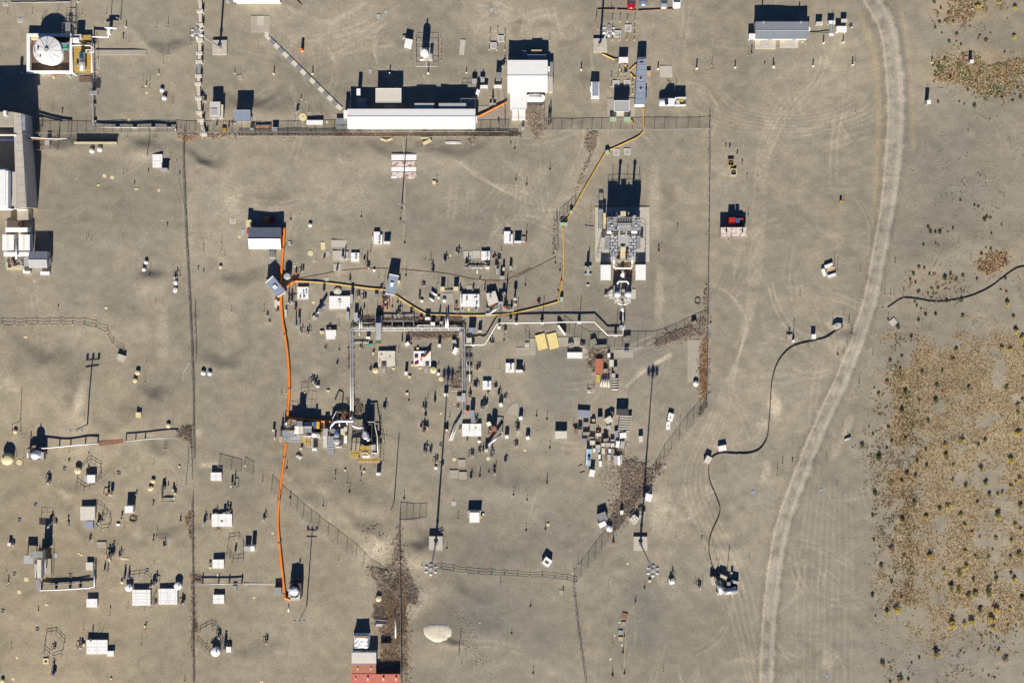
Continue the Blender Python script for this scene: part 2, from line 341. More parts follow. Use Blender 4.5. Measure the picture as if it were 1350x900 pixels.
    for x0, y0, x1, y1, n, st in [(300, -10, 1000, 130, 46, .26), (940, 40, 1150, 560, 60, .22), (640, 180, 770, 340, 22, .22), (300, 185, 730, 300, 26, .16), (830, 560, 1120, 900, 50, .2), (560, 620, 900, 900, 22, .13), (690, 430, 930, 640, 22, .22), (1040, 560, 1150, 900, 16, .16), (270, 560, 520, 900, 14, .12), (0, 190, 240, 560, 16, .12), (1205, 120, 1350, 430, 12, .12), (0, 560, 250, 900, 14, .1)]:
        for k in range(n):
            x, y = q.uniform(x0, x1), q.uniform(y0, y1); a = q.choice([0, math.pi / 2, q.uniform(0, 6.3)]) + q.gauss(0, .3); c = q.gauss(0, .035); P = []
            for i in range(q.randint(5, 13)):
                P.append((x, y)); x += 9 * math.cos(a); y += 9 * math.sin(a); a += c * 9 / 3 + q.gauss(0, .05)
            o = (-math.sin(a) * 8.5, math.cos(a) * 8.5); v = st * q.uniform(.4, 1.5); tgt = pale if q.random() < .72 else grey; wd = q.uniform(.9, 1.7)
            line(tgt, P, wd, v, .8); line(tgt, [(u + o[0], w_ + o[1]) for u, w_ in P], wd, v, .8)
    ca = me.attributes.new('tone', 'FLOAT_COLOR', 'POINT')
    ca.data.foreach_set('color', np.stack([np.clip(pale, 0, 1), np.clip(grey, 0, 1), np.clip(tan, 0, 1), np.clip(stain, 0, 1)], 1).astype(np.float32).ravel())
    me.materials.append(soil('soil'))
    o = bpy.data.objects.new('ground', me); col.objects.link(o); o['kind'] = 'structure'
    o['label'] = 'dusty tan gravel and sand ground of the yard'
    return o
def soil(name, road=False):
    m = bpy.data.materials.new(name); m.use_nodes = True; n, l = m.node_tree.nodes, m.node_tree.links; b = n['Principled BSDF']
    tc = n.new('ShaderNodeTexCoord')
    def noise(sc, det=4, ro=.55):
        q = n.new('ShaderNodeTexNoise'); q.inputs['Scale'].default_value = sc; q.inputs['Detail'].default_value = det; q.inputs['Roughness'].default_value = ro
        l.new(tc.outputs['Object'], q.inputs['Vector']); return q.outputs[0]
    def rng_(src, a, b_, c, d):
        q = n.new('ShaderNodeMapRange'); q.inputs[1].default_value = a; q.inputs[2].default_value = b_; q.inputs[3].default_value = c; q.inputs[4].default_value = d
        l.new(src, q.inputs[0]); return q.outputs[0]
    def math_(op, a, b_):
        q = n.new('ShaderNodeMath'); q.operation = op
        for k, v in ((0, a), (1, b_)):
            if isinstance(v, (int, float)): q.inputs[k].default_value = v
            else: l.new(v, q.inputs[k])
        return q.outputs[0]
    def mix(fac, a, b_):
        q = n.new('ShaderNodeMix'); q.data_type = 'RGBA'
        if isinstance(fac, (int, float)): q.inputs[0].default_value = fac
        else: l.new(fac, q.inputs[0])
        for k, v in ((6, a), (7, b_)):
            if isinstance(v, tuple): q.inputs[k].default_value = (*v, 1)
            else: l.new(v, q.inputs[k])
        return q.outputs[2]
    big, mid, fine, grit = noise(.07, 8, .68), noise(.35, 6, .6), noise(1.6, 6, .65), noise(3.4, 4, .7)
    at_ = n.new('ShaderNodeAttribute'); at_.attribute_name = 'tone'
    sp = n.new('ShaderNodeSeparateColor'); l.new(at_.outputs['Color'], sp.inputs[0])
    c = mix(rng_(big, .35, .65, 0, 1), (.25, .225, .175), (.304, .264, .196))
    if road: c = mix(rng_(mid, .3, .7, 0, 1), (.282, .262, .224), (.315, .288, .24))
    brk = rng_(fine, .3, .7, .55, 1.2)
    c = mix(math_('MULTIPLY', sp.outputs[1], rng_(mid, .3, .7, .5, 1)), c, (.2, .188, .16))
    c = mix(math_('MULTIPLY', sp.outputs[2], brk), c, (.36, .285, .178))
    c = mix(math_('MULTIPLY', sp.outputs[0], brk), c, (.49, .42, .315))
    c = mix(math_('MULTIPLY', at_.outputs['Alpha'], brk), c, (.13, .105, .075))
    val = math_('MULTIPLY', math_('MULTIPLY', rng_(noise(.022, 8, .66), .34, .66, .84, 1.16), math_('MULTIPLY', rng_(mid, .32, .68, .9, 1.09), rng_(fine, .32, .68, .89, 1.1))), rng_(grit, .32, .68, .83, 1.17))
    sv = n.new('ShaderNodeVectorMath'); sv.operation = 'SCALE'; l.new(c, sv.inputs[0]); l.new(val, sv.inputs[3])
    # scattered pale stones
    vo = n.new('ShaderNodeTexVoronoi'); vo.inputs['Scale'].default_value = 1.1; l.new(tc.outputs['Object'], vo.inputs['Vector'])
    st = math_('MULTIPLY', rng_(vo.outputs['Distance'], .05, .1, 1, 0), rng_(noise(.12, 3), .5, .62, 0, 1))
    out = mix(math_('MULTIPLY', st, .65), sv.outputs[0], (.6, .55, .46))
    l.new(out, b.inputs['Base Color']); b.inputs['Roughness'].default_value = .95
    b.inputs['Specular IOR Level'].default_value = .2
    hgt = math_('ADD', math_('MULTIPLY', fine, .5), math_('ADD', math_('MULTIPLY', grit, .16), math_('MULTIPLY', mid, 1.3)))
    bp = n.new('ShaderNodeBump'); bp.inputs['Strength'].default_value = .33; bp.inputs['Distance'].default_value = .16
    l.new(hgt, bp.inputs['Height']); l.new(bp.outputs[0], b.inputs['Normal'])
    if road:
        t = n.new('ShaderNodeBsdfTransparent'); mx = n.new('ShaderNodeMixShader')
        ed = n.new('ShaderNodeAttribute'); ed.attribute_name = 'edge'
        fac = rng_(math_('ADD', ed.outputs['Fac'], math_('MULTIPLY', math_('SUBTRACT', mid, .5), 1.1)), .2, .8, 0, 1)
        l.new(fac, mx.inputs[0]); l.new(t.outputs[0], mx.inputs[1]); l.new(b.outputs[0], mx.inputs[2]); l.new(mx.outputs[0], n['Material Output'].inputs[0])
    return m
build_ground()
def build_road():
    c = smooth_path([(1128, -40), (1150, 0), (1169, 35), (1178, 90), (1181, 160), (1172, 260), (1160, 330), (1146, 400), (1118, 480), (1082, 560), (1052, 635), (1030, 700), (1018, 780), (1012, 860), (1010, 940)], 24)
    prof = [(-1.5, 0, .1), (-1.1, .25, .15), (-.75, .55, .5), (-.58, 1, .8), (-.42, .8, .15), (-.15, .75, .3), (-.02, .8, .1), (.14, .9, .1), (.32, 1, .75), (.5, 1, .6), (.68, .65, .15), (1.05, .25, .1), (1.5, 0, .1)]
    v, f, ed, tn = [], [], [], []
    for i, p in enumerate(c):
        q, r = np.array(c[max(i - 1, 0)]), np.array(c[min(i + 1, len(c) - 1)]); d = (r - q) / np.hypot(*(r - q)); nrm = np.array([-d[1], d[0]])
        hw = 17 if p[1] < 200 else 17 - 3 * min(1, (p[1] - 200) / 100)
        for u, e, t in prof:
            s = np.array(p) + nrm * u * hw * -1; X, Y = gx(*s); v.append((X, Y, gz(*s) + .03 + .02 * e)); ed.append(e); tn.append((t * .8, 0, .25 if u < -.3 else .05, 0))
    k = len(prof)
    for i in range(len(c) - 1):
        for j in range(k - 1): f.append((i * k + j, i * k + j + 1, (i + 1) * k + j + 1, (i + 1) * k + j))
    me = bpy.data.meshes.new('gravel_road'); me.from_pydata(v, [], f)
    if me.polygons[0].normal.z < 0: me.flip_normals()
    a = me.attributes.new('edge', 'FLOAT', 'POINT'); a.data.foreach_set('value', ed)
    a = me.attributes.new('tone', 'FLOAT_COLOR', 'POINT'); a.data.foreach_set('color', np.array(tn, np.float32).ravel())
    me.materials.append(soil('road_gravel', True)); me.polygons.foreach_set('use_smooth', [True] * len(f))
    o = bpy.data.objects.new('gravel_road', me); col.objects.link(o); o['kind'] = 'structure'; o['label'] = 'pale curving gravel road with wheel tracks'
build_road()
land('pale gravel road', (1090, 540))
def pad(T, x0, y0, x1, y1, m='concrete', h=.05, rot=0, name='concrete_pad', label=None):
    (a, b), (c, d) = T(x0, y0), T(x1, y1); cx, cy = (a + c) / 2, (b + d) / 2
    z = max(gz(*q) for q in ((a, b), (c, d), (a, d), (c, b), (cx, cy)))
    X, Y = gx(cx, cy)
    return structure(name, MB().obox((0, 0, -.25 + h / 2), (abs(c - a) * S, abs(d - b) * S, h + .5), math.radians(rot)), m, label, (X, Y, z))
# ---------------------------------------------------------------- builders for things
POSTS = {}
def post_mesh(h, r=.05, m='galvanised'):
    k = (h, r, m)
    if k not in POSTS: POSTS[k] = MB().cyl((0, 0, -.3), (0, 0, h), r, n=8).dome((0, 0, h), r * 1.3, r * 1.3, 8, 2).mesh('post', m)
    return POSTS[k]
def along(pts, step):
    out = []
    for (x0, y0), (x1, y1) in zip(pts[:-1], pts[1:]):
        L = math.hypot(x1 - x0, y1 - y0); n = max(1, round(L / step))
        out += [(x0 + (x1 - x0) * i / n, y0 + (y1 - y0) * i / n) for i in range(n)]
    return out + [tuple(pts[-1])]
def fence(label, pts, T=PX, h=1.8, sp=15, net='chain_link', name='chain_link_fence', rails=(1.0,), pm='galvanised', pr=.05, cat='fence', lm=None, wob=0, group=None):
    pts = [T(*p) for p in pts]; P = along(pts, sp)
    zs = [gz(*p) for p in P]; o = (*gx(*P[0]), zs[0]); t = thing(name, label, cat, o, 0, group)
    w = [(gx(*p)[0] - o[0], gx(*p)[1] - o[1], z - o[2]) for p, z in zip(P, zs)]
    me = post_mesh(h, pr, pm)
    tops = []
    for p in w:
        q = inst('post', me, t, p); lx, ly = R.gauss(0, wob), R.gauss(0, wob); q.rotation_euler.x = ly; q.rotation_euler.y = lx
        tops.append((p[0] + lx * h, p[1] - ly * h, p[2]))
    for k in rails:
        MB().tube([(p[0], p[1], p[2] + h * k - .03) for p in tops], .035, 6).build('rail', pm, t)
    if net:
        b = MB()
        for p, q in zip(tops[:-1], tops[1:]): b.add([(p[0], p[1], p[2] + .03), (q[0], q[1], q[2] + .03), (q[0], q[1], q[2] + h - .05), (p[0], p[1], p[2] + h - .05)], [(0, 1, 2, 3)])
        b.build('wire_mesh', net, t)
    if lm: land(lm, pts[len(pts) // 2])
    return t
def rope_barrier(label, pts, T, colors, h=1.0, lm=None):
    P = [T(*p) for p in pts]; o = (*gx(*P[0]), gz(*P[0])); t = thing('rope_barrier', label, 'barrier', o)
    w = [(gx(*p)[0] - o[0], gx(*p)[1] - o[1], gz(*p) - o[2]) for p in P]
    for i, p in enumerate(w):
        s = inst('stanchion', post_mesh(h, .035, 'dark_steel'), t, p)
        MB().cyl((0, 0, -.1), (0, 0, .12), .26, .2, 10).build('base', colors[i % len(colors)], s)
    for k, m, r in ((.95, 'black', .03), (.5, 'black', .03)):
        path = []
        for p, q in zip(w[:-1], w[1:]):
            for u in (0, .33, .66): path.append((p[0] + (q[0] - p[0]) * u, p[1] + (q[1] - p[1]) * u, p[2] + (q[2] - p[2]) * u + h * k - .12 * math.sin(math.pi * u)))
        path.append((w[-1][0], w[-1][1], w[-1][2] + h * k)); MB().tube(path, r, 5).build('rope', m, t)
    MB().tube([(p[0], p[1] - .12, p[2] + .02) for p in w], .03, 5).build('ground_cord', 'rust', t)
    if lm: land(lm, P[len(P) // 2])
# ---- small repeated things
PROTO = {}
def proto(kind, *parts): PROTO[kind] = parts
proto('marker_stake', ('base', MB().cyl((0, 0, -.15), (0, 0, .13), .3, .22, 10).mesh('base', 'rubber')), ('stake', MB().cyl((0, 0, .1), (0, 0, .85), .045, n=6).cyl((0, 0, .68), (0, 0, .86), .07, n=6).mesh('stake', 'dark_steel')))
proto('thin_post', ('stake', MB().cyl((0, 0, -.2), (0, 0, .95), .04, n=6).mesh('stake', 'dark_steel')), ('foot', MB().cyl((0, 0, -.1), (0, 0, .1), .14, n=8).mesh('foot', 'cream')))
proto('red_post', ('stake', MB().cyl((0, 0, -.2), (0, 0, .9), .05, n=6).mesh('stake', 'dark_steel')), ('reflector', MB().box(-.14, -.06, .65, .14, .06, .9).mesh('reflector', 'orange')))
proto('bollard', ('post', MB().cyl((0, 0, -.2), (0, 0, .85), .15, n=10).mesh('post', 'offwhite')), ('cap', MB().dome((0, 0, .85), .17, .12, 10, 3).mesh('cap', 'white')), ('footing', MB().cyl((0, 0, -.2), (0, 0, .07), .34, .28, 10).mesh('footing', 'cream')))
proto('guard_post', ('post', MB().cyl((0, 0, -.2), (0, 0, .9), .07, n=8).mesh('post', 'dark_steel')), ('cap', MB().cyl((0, 0, .8), (0, 0, .93), .13, .1, 8).mesh('cap', 'lid')), ('foot', MB().cyl((0, 0, -.1), (0, 0, .08), .2, n=8).mesh('foot', 'lid')))
proto('manhole_cover', ('plate', MB().cyl((0, 0, -.2), (0, 0, .1), 1, .97, 20).mesh('plate', 'lid')), ('handle', MB().box(-.3, -.06, .1, .3, .06, .17).box(-.06, -.25, .1, .06, .25, .15).mesh('handle', 'offwhite')))
proto('white_drum', ('body', MB().cyl((0, 0, -.2), (0, 0, .8), .9, n=16).mesh('body', 'offwhite')), ('lid', MB().dome((0, 0, .8), 1, .28, 16, 3).mesh('lid', 'white')), ('vent', MB().cyl((.3, .1, .9), (.3, .1, 1.25), .12, n=8).mesh('vent', 'light_grey')))
proto('cream_drum', ('body', MB().cyl((0, 0, -.2), (0, 0, .8), .9, n=16).mesh('body', 'cream')), ('lid', MB().dome((0, 0, .8), 1, .2, 16, 3).mesh('lid', 'lid')), ('knob', MB().cyl((0, 0, .95), (0, 0, 1.15), .12, n=8).mesh('knob', 'light_grey')))
proto('traffic_cone', ('cone', MB().cyl((0, 0, .04), (0, 0, .75), .2, .04, 10).mesh('cone', 'orange')), ('base', MB().box(-.24, -.24, -.05, .24, .24, .05).mesh('base', 'rubber')))
proto('orange_barrel', ('body', MB().cyl((0, 0, -.1), (0, 0, 1.1), .36, .32, 12).mesh('body', 'orange')), ('band', MB().cyl((0, 0, .5), (0, 0, .7), .365, .358, 12).mesh('band', 'white')))
proto('pipe_plug', ('pipe', MB().cyl((0, 0, -.2), (0, 0, .55), .13, n=8).mesh('pipe', 'dark_steel')), ('flange', MB().cyl((0, 0, .5), (0, 0, .6), .22, n=10).mesh('flange', 'grey')))
proto('floor_hatch', ('frame', MB().box(-1, -1, -.2, 1, -.62, .22).box(-1, .62, -.2, 1, 1, .22).box(-1, -.62, -.2, -.62, .62, .22).box(.62, -.62, -.2, 1, .62, .22).mesh('frame', 'pit_grey')), ('hatch', MB().box(-.6, -.6, -.2, .6, .6, .16).box(-.1, -.3, .16, .1, .3, .2).mesh('hatch', 'light_grey')))
proto('dark_hatch', ('frame', MB().box(-1, -1, -.2, 1, -.7, .3).box(-1, .7, -.2, 1, 1, .3).box(-1, -.7, -.2, -.7, .7, .3).box(.7, -.7, -.2, 1, .7, .3).mesh('frame', 'grey')), ('well', MB().box(-.69, -.69, -.2, .69, .69, .08).mesh('well', 'dark_steel')), ('riser', MB().cyl((.1, .1, .08), (.1, .1, .5), .2, n=8).mesh('riser', 'light_grey')))
for v in range(6):        # instrument risers: pipe, flange, side arm, cabinet, valve wheel
    q = random.Random(50 + v); a = q.uniform(.2, 2.6); h = q.uniform(.8, 1.35)
    dx, dy = math.cos(a), math.sin(a)
    stem = MB().cyl((0, 0, -.2), (0, 0, h), .14, n=10).cyl((0, 0, .25), (0, 0, .35), .28, n=10).cyl((0, 0, h - .1), (0, 0, h), .26, n=10)
    arm = MB().tube([(0, 0, h * .7), (dx * .8, dy * .8, h * .7), (dx * .95, dy * .95, h * .6), (dx * 1.0, dy * 1.0, -.1)], .08, 7)
    cab_ = MB().obox((-dx * .75, -dy * .6, .75), (.6, .35, .75), a).cyl((-dx * .75, -dy * .6, -.1), (-dx * .75, -dy * .6, .4), .06, n=6)
    wheel = MB().cyl((0, 0, h), (0, 0, h + .25), .03, n=6).cyl((0, 0, h + .22), (0, 0, h + .27), .24, n=10)
    con = MB().tube([(-dx * .75, -dy * .6, .2), (-dx * .2, -dy * .2, .1), (0, 0, .3)], .04, 6)
    proto('instrument_riser%d' % v, ('stem', stem.mesh('stem', q.choice(['light_grey', 'grey', 'grey']))), ('side_pipe', arm.mesh('side_pipe', q.choice(['grey', 'rust', 'dark_steel']))), ('cabinet', cab_.mesh('cabinet', q.choice(['light_grey', 'offwhite', 'grey']))), ('valve_wheel', wheel.mesh('valve_wheel', 'dark_steel' if v != 2 else 'red')), ('conduit', con.mesh('conduit', 'dark_steel')))
PHRASE = {'marker_stake': ('black-based marker stake', 'stake', 'marker stakes on black bases'), 'thin_post': ('thin dark stake', 'stake', 'thin dark stakes'),
          'red_post': ('orange-tipped post', 'stake', 'orange tipped posts'), 'bollard': ('pale round-capped bollard', 'bollard', 'pale bollards'), 'guard_post': ('yellow-capped guard post', 'guard post', 'yellow guard posts'),
          'manhole_cover': ('cream round cover', 'lid', 'cream pit lids'), 'white_drum': ('white domed drum', 'drum', 'white domed drums'), 'cream_drum': ('cream domed drum', 'drum', 'cream domed drums'),
          'traffic_cone': ('orange traffic cone', 'cone', 'traffic cones'), 'orange_barrel': ('upright orange safety barrel', 'barrel', 'orange barrels'), 'pipe_plug': ('short dark capped pipe', 'pipe stub', 'short pipe stubs'),
          'floor_hatch': ('square framed concrete hatch', 'hatch', 'framed concrete hatches'), 'dark_hatch': ('dark hatch box', 'hatch', 'dark hatch boxes'), 'instrument_riser': ('grey instrument riser', 'riser', 'instrument risers')}
def small(kind, T, pts, s=1.0, rot=None):
    for p in pts:
        x, y = p[0], p[1]; k = (p[2] if len(p) > 2 else s) * (.78 if kind == 'instrument_riser' else 1)
        ph, cat, grp = PHRASE[kind]; key = kind
        if kind == 'instrument_riser': key = 'instrument_riser%d' % R.randrange(6)
        t = thing(kind, '', cat, at(T, x, y), R.uniform(-.5, .5) if rot is None else rot, grp)
        t.scale = (k, k, k * (R.uniform(.85, 1.2) if kind not in ('manhole_cover', 'floor_hatch') else 1) if kind not in ('white_drum', 'cream_drum') else k)
        for n_, me in PROTO[key]: inst(n_, me, t)
        q = T(x, y); PEND.append((t, ph, q[0], q[1]))
# ---- boxes
def rect(T, x0, y0, x1, y1, h):      # top outline in the picture at height h above ground -> world centre, size, ground z
    (a, b), (c, d) = T(x0, y0), T(x1, y1); a, c = min(a, c), max(a, c); b, d = min(b, d), max(b, d)
    z = gz((a + c) / 2, (b + d) / 2)
    (X0, Y1), (X1, Y0) = W(a, b, z + h), W(c, d, z + h)
    return (X0 + X1) / 2, (Y0 + Y1) / 2, X1 - X0, Y1 - Y0, z
def cabinet(T, x0, y0, x1, y1, h, m='white', lid=None, label=None, name='cabinet', cat='cabinet', rot=0, legs=False, lm=None, phrase=None, door='grey', group=None):
    X, Y, w, d, z = rect(T, x0, y0, x1, y1, h); t = thing(name, label or '', cat, (X, Y, z), math.radians(rot), group)
    z0 = .35 if legs else -.15; e = min(.06, w * .04)
    MB().box(-w / 2 + e, -d / 2 + e, z0, w / 2 - e, d / 2 - e, h - .07).build('body', m, t)
    MB().box(-w / 2, -d / 2, h - .07, w / 2, d / 2, h).build('lid', lid or m, t)
    dz = max(.12, h - .07 - z0)
    MB().box(-w * .3, -d / 2 + e - .035, z0 + dz * .12, w * .3, -d / 2 + e, z0 + dz * .9).build('door', door, t)
    MB().box(w * .2, -d / 2 + e - .07, z0 + dz * .45, w * .25, -d / 2 + e - .036, z0 + dz * .6).build('handle', 'dark_steel', t)
    if legs:
        for sx in (-1, 1):
            for sy in (-1, 1): MB().box(-.05, -.05, -.2, .05, .05, z0).build('leg', 'dark_steel', t, loc=(sx * (w / 2 - .12), sy * (d / 2 - .12), 0))
    q = T((x0 + x1) / 2, (y0 + y1) / 2)
    if phrase: PEND.append((t, phrase, *q))
    if lm: land(lm, q)
    return t, w, d
def cover(T, x0, y0, x1, y1, label, nx=2, ny=1, h=.55, rot=0, m='white', lm=None, extras=(), trim=None):
    X, Y, w, d, z = rect(T, x0, y0, x1, y1, h); t = thing('pit_cover', label, 'cover block', (X, Y, z), math.radians(rot), 'white pit cover blocks')
    MB().box(-w / 2 + .06, -d / 2 + .06, -.2, w / 2 - .06, d / 2 - .06, h - .14).build('curb', 'offwhite', t)
    for i in range(nx):
        for j in range(ny):
            a, b = -w / 2 + w * i / nx + .03, -w / 2 + w * (i + 1) / nx - .03; c, e = -d / 2 + d * j / ny + .03, -d / 2 + d * (j + 1) / ny - .03
            hh = h + R.uniform(-.03, .03)
            p = MB().box(a, c, h - .14, b, e, hh).build('cover_panel', m, t)
            lg = MB()
            for u in (.2, .8): lg.box(a + (b - a) * u - .06, c + (e - c) * .5 - .05, hh, a + (b - a) * u + .06, c + (e - c) * .5 + .05, hh + .06)
            lg.build('lifting_lug', 'grey', p)
    for (u, v, sx, sy, hz, mm, nm) in extras: MB().box((u - sx / 2) * w - 0, (v - sy / 2) * d, h - .03, (u + sx / 2) * w, (v + sy / 2) * d, h + hz).build(nm, mm, t)
    if trim: MB().box(-w / 2 - .02, -d / 2 - .05, -.1, w / 2 + .02, -d / 2 + .055, h * .6).build('trim', trim, t)
    q = T((x0 + x1) / 2, (y0 + y1) / 2)
    if lm: land(lm, q)
    return t
def building(T, x0, y0, x1, y1, h, label, name='building', cat='building', rise=.8, axis='x', ridge=.5, wall='white', roofs=('white', 'white'), rot=0, seams=0, vents=(), doors=(.3,), lm=None, over=.15, flat=False, lip='light_grey', group=None):
    X, Y, w, d, z = rect(T, x0, y0, x1, y1, h); t = thing(name, label, cat, (X, Y, z), math.radians(rot), group)
    a, b = w / 2 - over, d / 2 - over
    if flat: MB().box(-a, -b, -.3, a, b, h - .12).build('wall', wall, t)
    elif axis == 'x':
        yr = -b + 2 * b * ridge; r = h + rise - .1
        MB().add([(-a, -b, -.3), (a, -b, -.3), (a, b, -.3), (-a, b, -.3), (-a, -b, h - .1), (a, -b, h - .1), (a, b, h - .1), (-a, b, h - .1), (-a, yr, r), (a, yr, r)],
                 [(0, 1, 5, 4), (2, 3, 7, 6), (1, 2, 6, 9, 5), (3, 0, 4, 8, 7), (4, 5, 9, 8), (6, 7, 8, 9)]).build('wall', wall, t)
    else:
        xr = -a + 2 * a * ridge; r = h + rise - .1
        MB().add([(-a, -b, -.3), (a, -b, -.3), (a, b, -.3), (-a, b, -.3), (-a, -b, h - .1), (a, -b, h - .1), (a, b, h - .1), (-a, b, h - .1), (xr, -b, r), (xr, b, r)],
                 [(0, 1, 5, 8, 4), (1, 2, 6, 5), (2, 3, 7, 9, 6), (3, 0, 4, 7), (4, 8, 9, 7), (5, 6, 9, 8)]).build('wall', wall, t)
    a, b = w / 2, d / 2; T_ = .07; slopes = []
    if flat:
        p = MB().box(-a, -b, h - .12, a, b, h).build('roof', roofs[0], t); slopes = [(p, None)]
        MB().box(-a, -b, h, a, -b + .1, h + .05).box(-a, b - .1, h, a, b, h + .05).box(-a, -b + .1, h, -a + .1, b - .1, h + .05).box(a - .1, -b + .1, h, a, b - .1, h + .05).build('roof_edge', lip, p)
    else:
        yr = -b + 2 * b * ridge if axis == 'x' else -a + 2 * a * ridge; r = h + rise
        for k, (lo, mm) in enumerate(((-1, roofs[0]), (1, roofs[1]))):
            e = lo * (b if axis == 'x' else a)
            def pt(u, v, zz): return (u, v, zz) if axis == 'x' else (v, u, zz)
            L = a if axis == 'x' else b; g_ = .02 * lo
            vs_ = [pt(-L, e, h), pt(L, e, h), pt(L, yr + g_, r), pt(-L, yr + g_, r)]
            vs_ += [(q[0], q[1], q[2] + T_) for q in vs_]
            fs_ = [(0, 1, 2, 3), (4, 7, 6, 5), (0, 4, 5, 1), (1, 5, 6, 2), (2, 6, 7, 3), (3, 7, 4, 0)]
            if (lo < 0) == (axis == 'x'): fs_ = [f[::-1] for f in fs_]
            p = MB().add(vs_, fs_).build('roof_slope', mm, t); slopes.append((p, lo))
            if seams:
                sb = MB(); n = int(2 * L / seams)
                for i in range(1, n):
                    u = -L + 2 * L * i / n
                    s1, s2 = pt(u - .025, e * .99, h + T_), pt(u + .025, e * .99, h + T_); s3, s4 = pt(u + .025, yr, r + T_), pt(u - .025, yr, r + T_)
                    q = [s1, s2, s3, s4]; sb.add(q + [(k_[0], k_[1], k_[2] + .05) for k_ in q], [(4, 5, 6, 7), (0, 1, 5, 4), (1, 2, 6, 5), (2, 3, 7, 6), (3, 0, 4, 7)])
                so = sb.build('roof_seams', mm, p); so['kind'] = 'stuff'
        cp = [pt(-L, yr, r + T_), pt(L, yr, r + T_)]; MB().tube(cp, .07, 6).build('ridge_cap', lip, t)
    for (u, v, sx, sy, hz, mm, nm) in vents:
        px_, py_ = u * w, v * d
        zz = h if flat else h + rise * (1 - abs(((py_ if axis == 'x' else px_) - yr) / ((b if axis == 'x' else a) * (1 if ((py_ if axis == 'x' else px_) > yr) else 1) + 1e-6)))
        MB().box(px_ - sx / 2, py_ - sy / 2, zz - .2, px_ + sx / 2, py_ + sy / 2, zz + hz).build(nm, mm, t)
    for u in doors:
        dr = MB().box(-.45, -.04, 0, .45, .02, min(2.0, h - .3)).build('door', 'grey', t, loc=(u * w, -d / 2 + over - .01, .05))
        MB().box(.3, -.09, .95, .36, -.04, 1.05).build('handle', 'dark_steel', dr)
    if lm: land(lm, T((x0 + x1) / 2, (y0 + y1) / 2))
    return t, w, d
# ---- pipes, hoses
def pipe(label, T, pts, r, z, m='white', name='pipe', cat='pipe', sm=0, parent=None, lm=None, zs=None, follow=True, sides=10, extra=None):
    P = [T(*p) for p in pts]
    if sm: P = smooth_path(P, sm)
    w = []
    for i, p in enumerate(P):
        g_ = gz(*p) if follow else 0; zz = (zs[i] if zs else z) + g_; w.append((*W(*p, zz), zz))
    b = MB().tube(w, r, sides)
    if parent:
        L = parent.location; b.v = [(v[0] - L[0], v[1] - L[1], v[2] - L[2]) for v in b.v]; return b.build(name, m, parent, True)
    o = b.v[0]; b.v = [(v[0] - o[0], v[1] - o[1], v[2] - o[2]) for v in b.v]
    q = b.build(name, m, None, True, loc=o); tag(q, label, cat)
    if lm: land(lm, P[len(P) // 2])
    return q
def hose(label, T, pts, r, m, sm=6, name='hose', lm=None, stripe=None, couple=None):
    P = smooth_path([T(*p) for p in pts], sm); w = [(*W(*p, gz(*p) + r), gz(*p) + r * .9) for p in P]; o = w[0]
    t = thing(name, label, 'hose', o)
    MB().tube([(a - o[0], b - o[1], c - o[2]) for a, b, c in w], r, 10).build('jacket', m, t, True)
    if stripe: MB().tube([(a - o[0] + .35 * r, b - o[1], c - o[2] + .72 * r) for a, b, c in w], r * .4, 6).build('stripe', stripe, t, True)
    if couple:
        for i in range(couple // 2, len(w) - 1, couple):
            a, c = Vector(w[i]), Vector(w[i + 1]); d = (c - a).normalized() * .22
            MB().cyl(a - d - Vector(o), a + d - Vector(o), r * 1.25, n=10).build('coupling', 'grey' if m == 'rubber' else 'rust', t)
    if lm: land(lm, P[len(P) // 2])
    return t
def railing(t, T, pts, z0, h=1.0, m='light_grey', name='railing', step=1.3):
    L = t.location; b = MB(); P = [(*W(*T(*p), z0 + h), z0 + L[2]) for p in pts]
    for p, q in zip(P[:-1], P[1:]):
        p, q = Vector(p) - L, Vector(q) - L; n = max(1, round((q - p).length / step))
        for i in range(n + 1):
            s = p.lerp(q, i / n); b.cyl(s, s + Vector((0, 0, h)), .03, n=5)
        for k in (.5, 1): b.cyl(p + Vector((0, 0, h * k)), q + Vector((0, 0, h * k)), .03, n=5)
    return b.build(name, m, t)
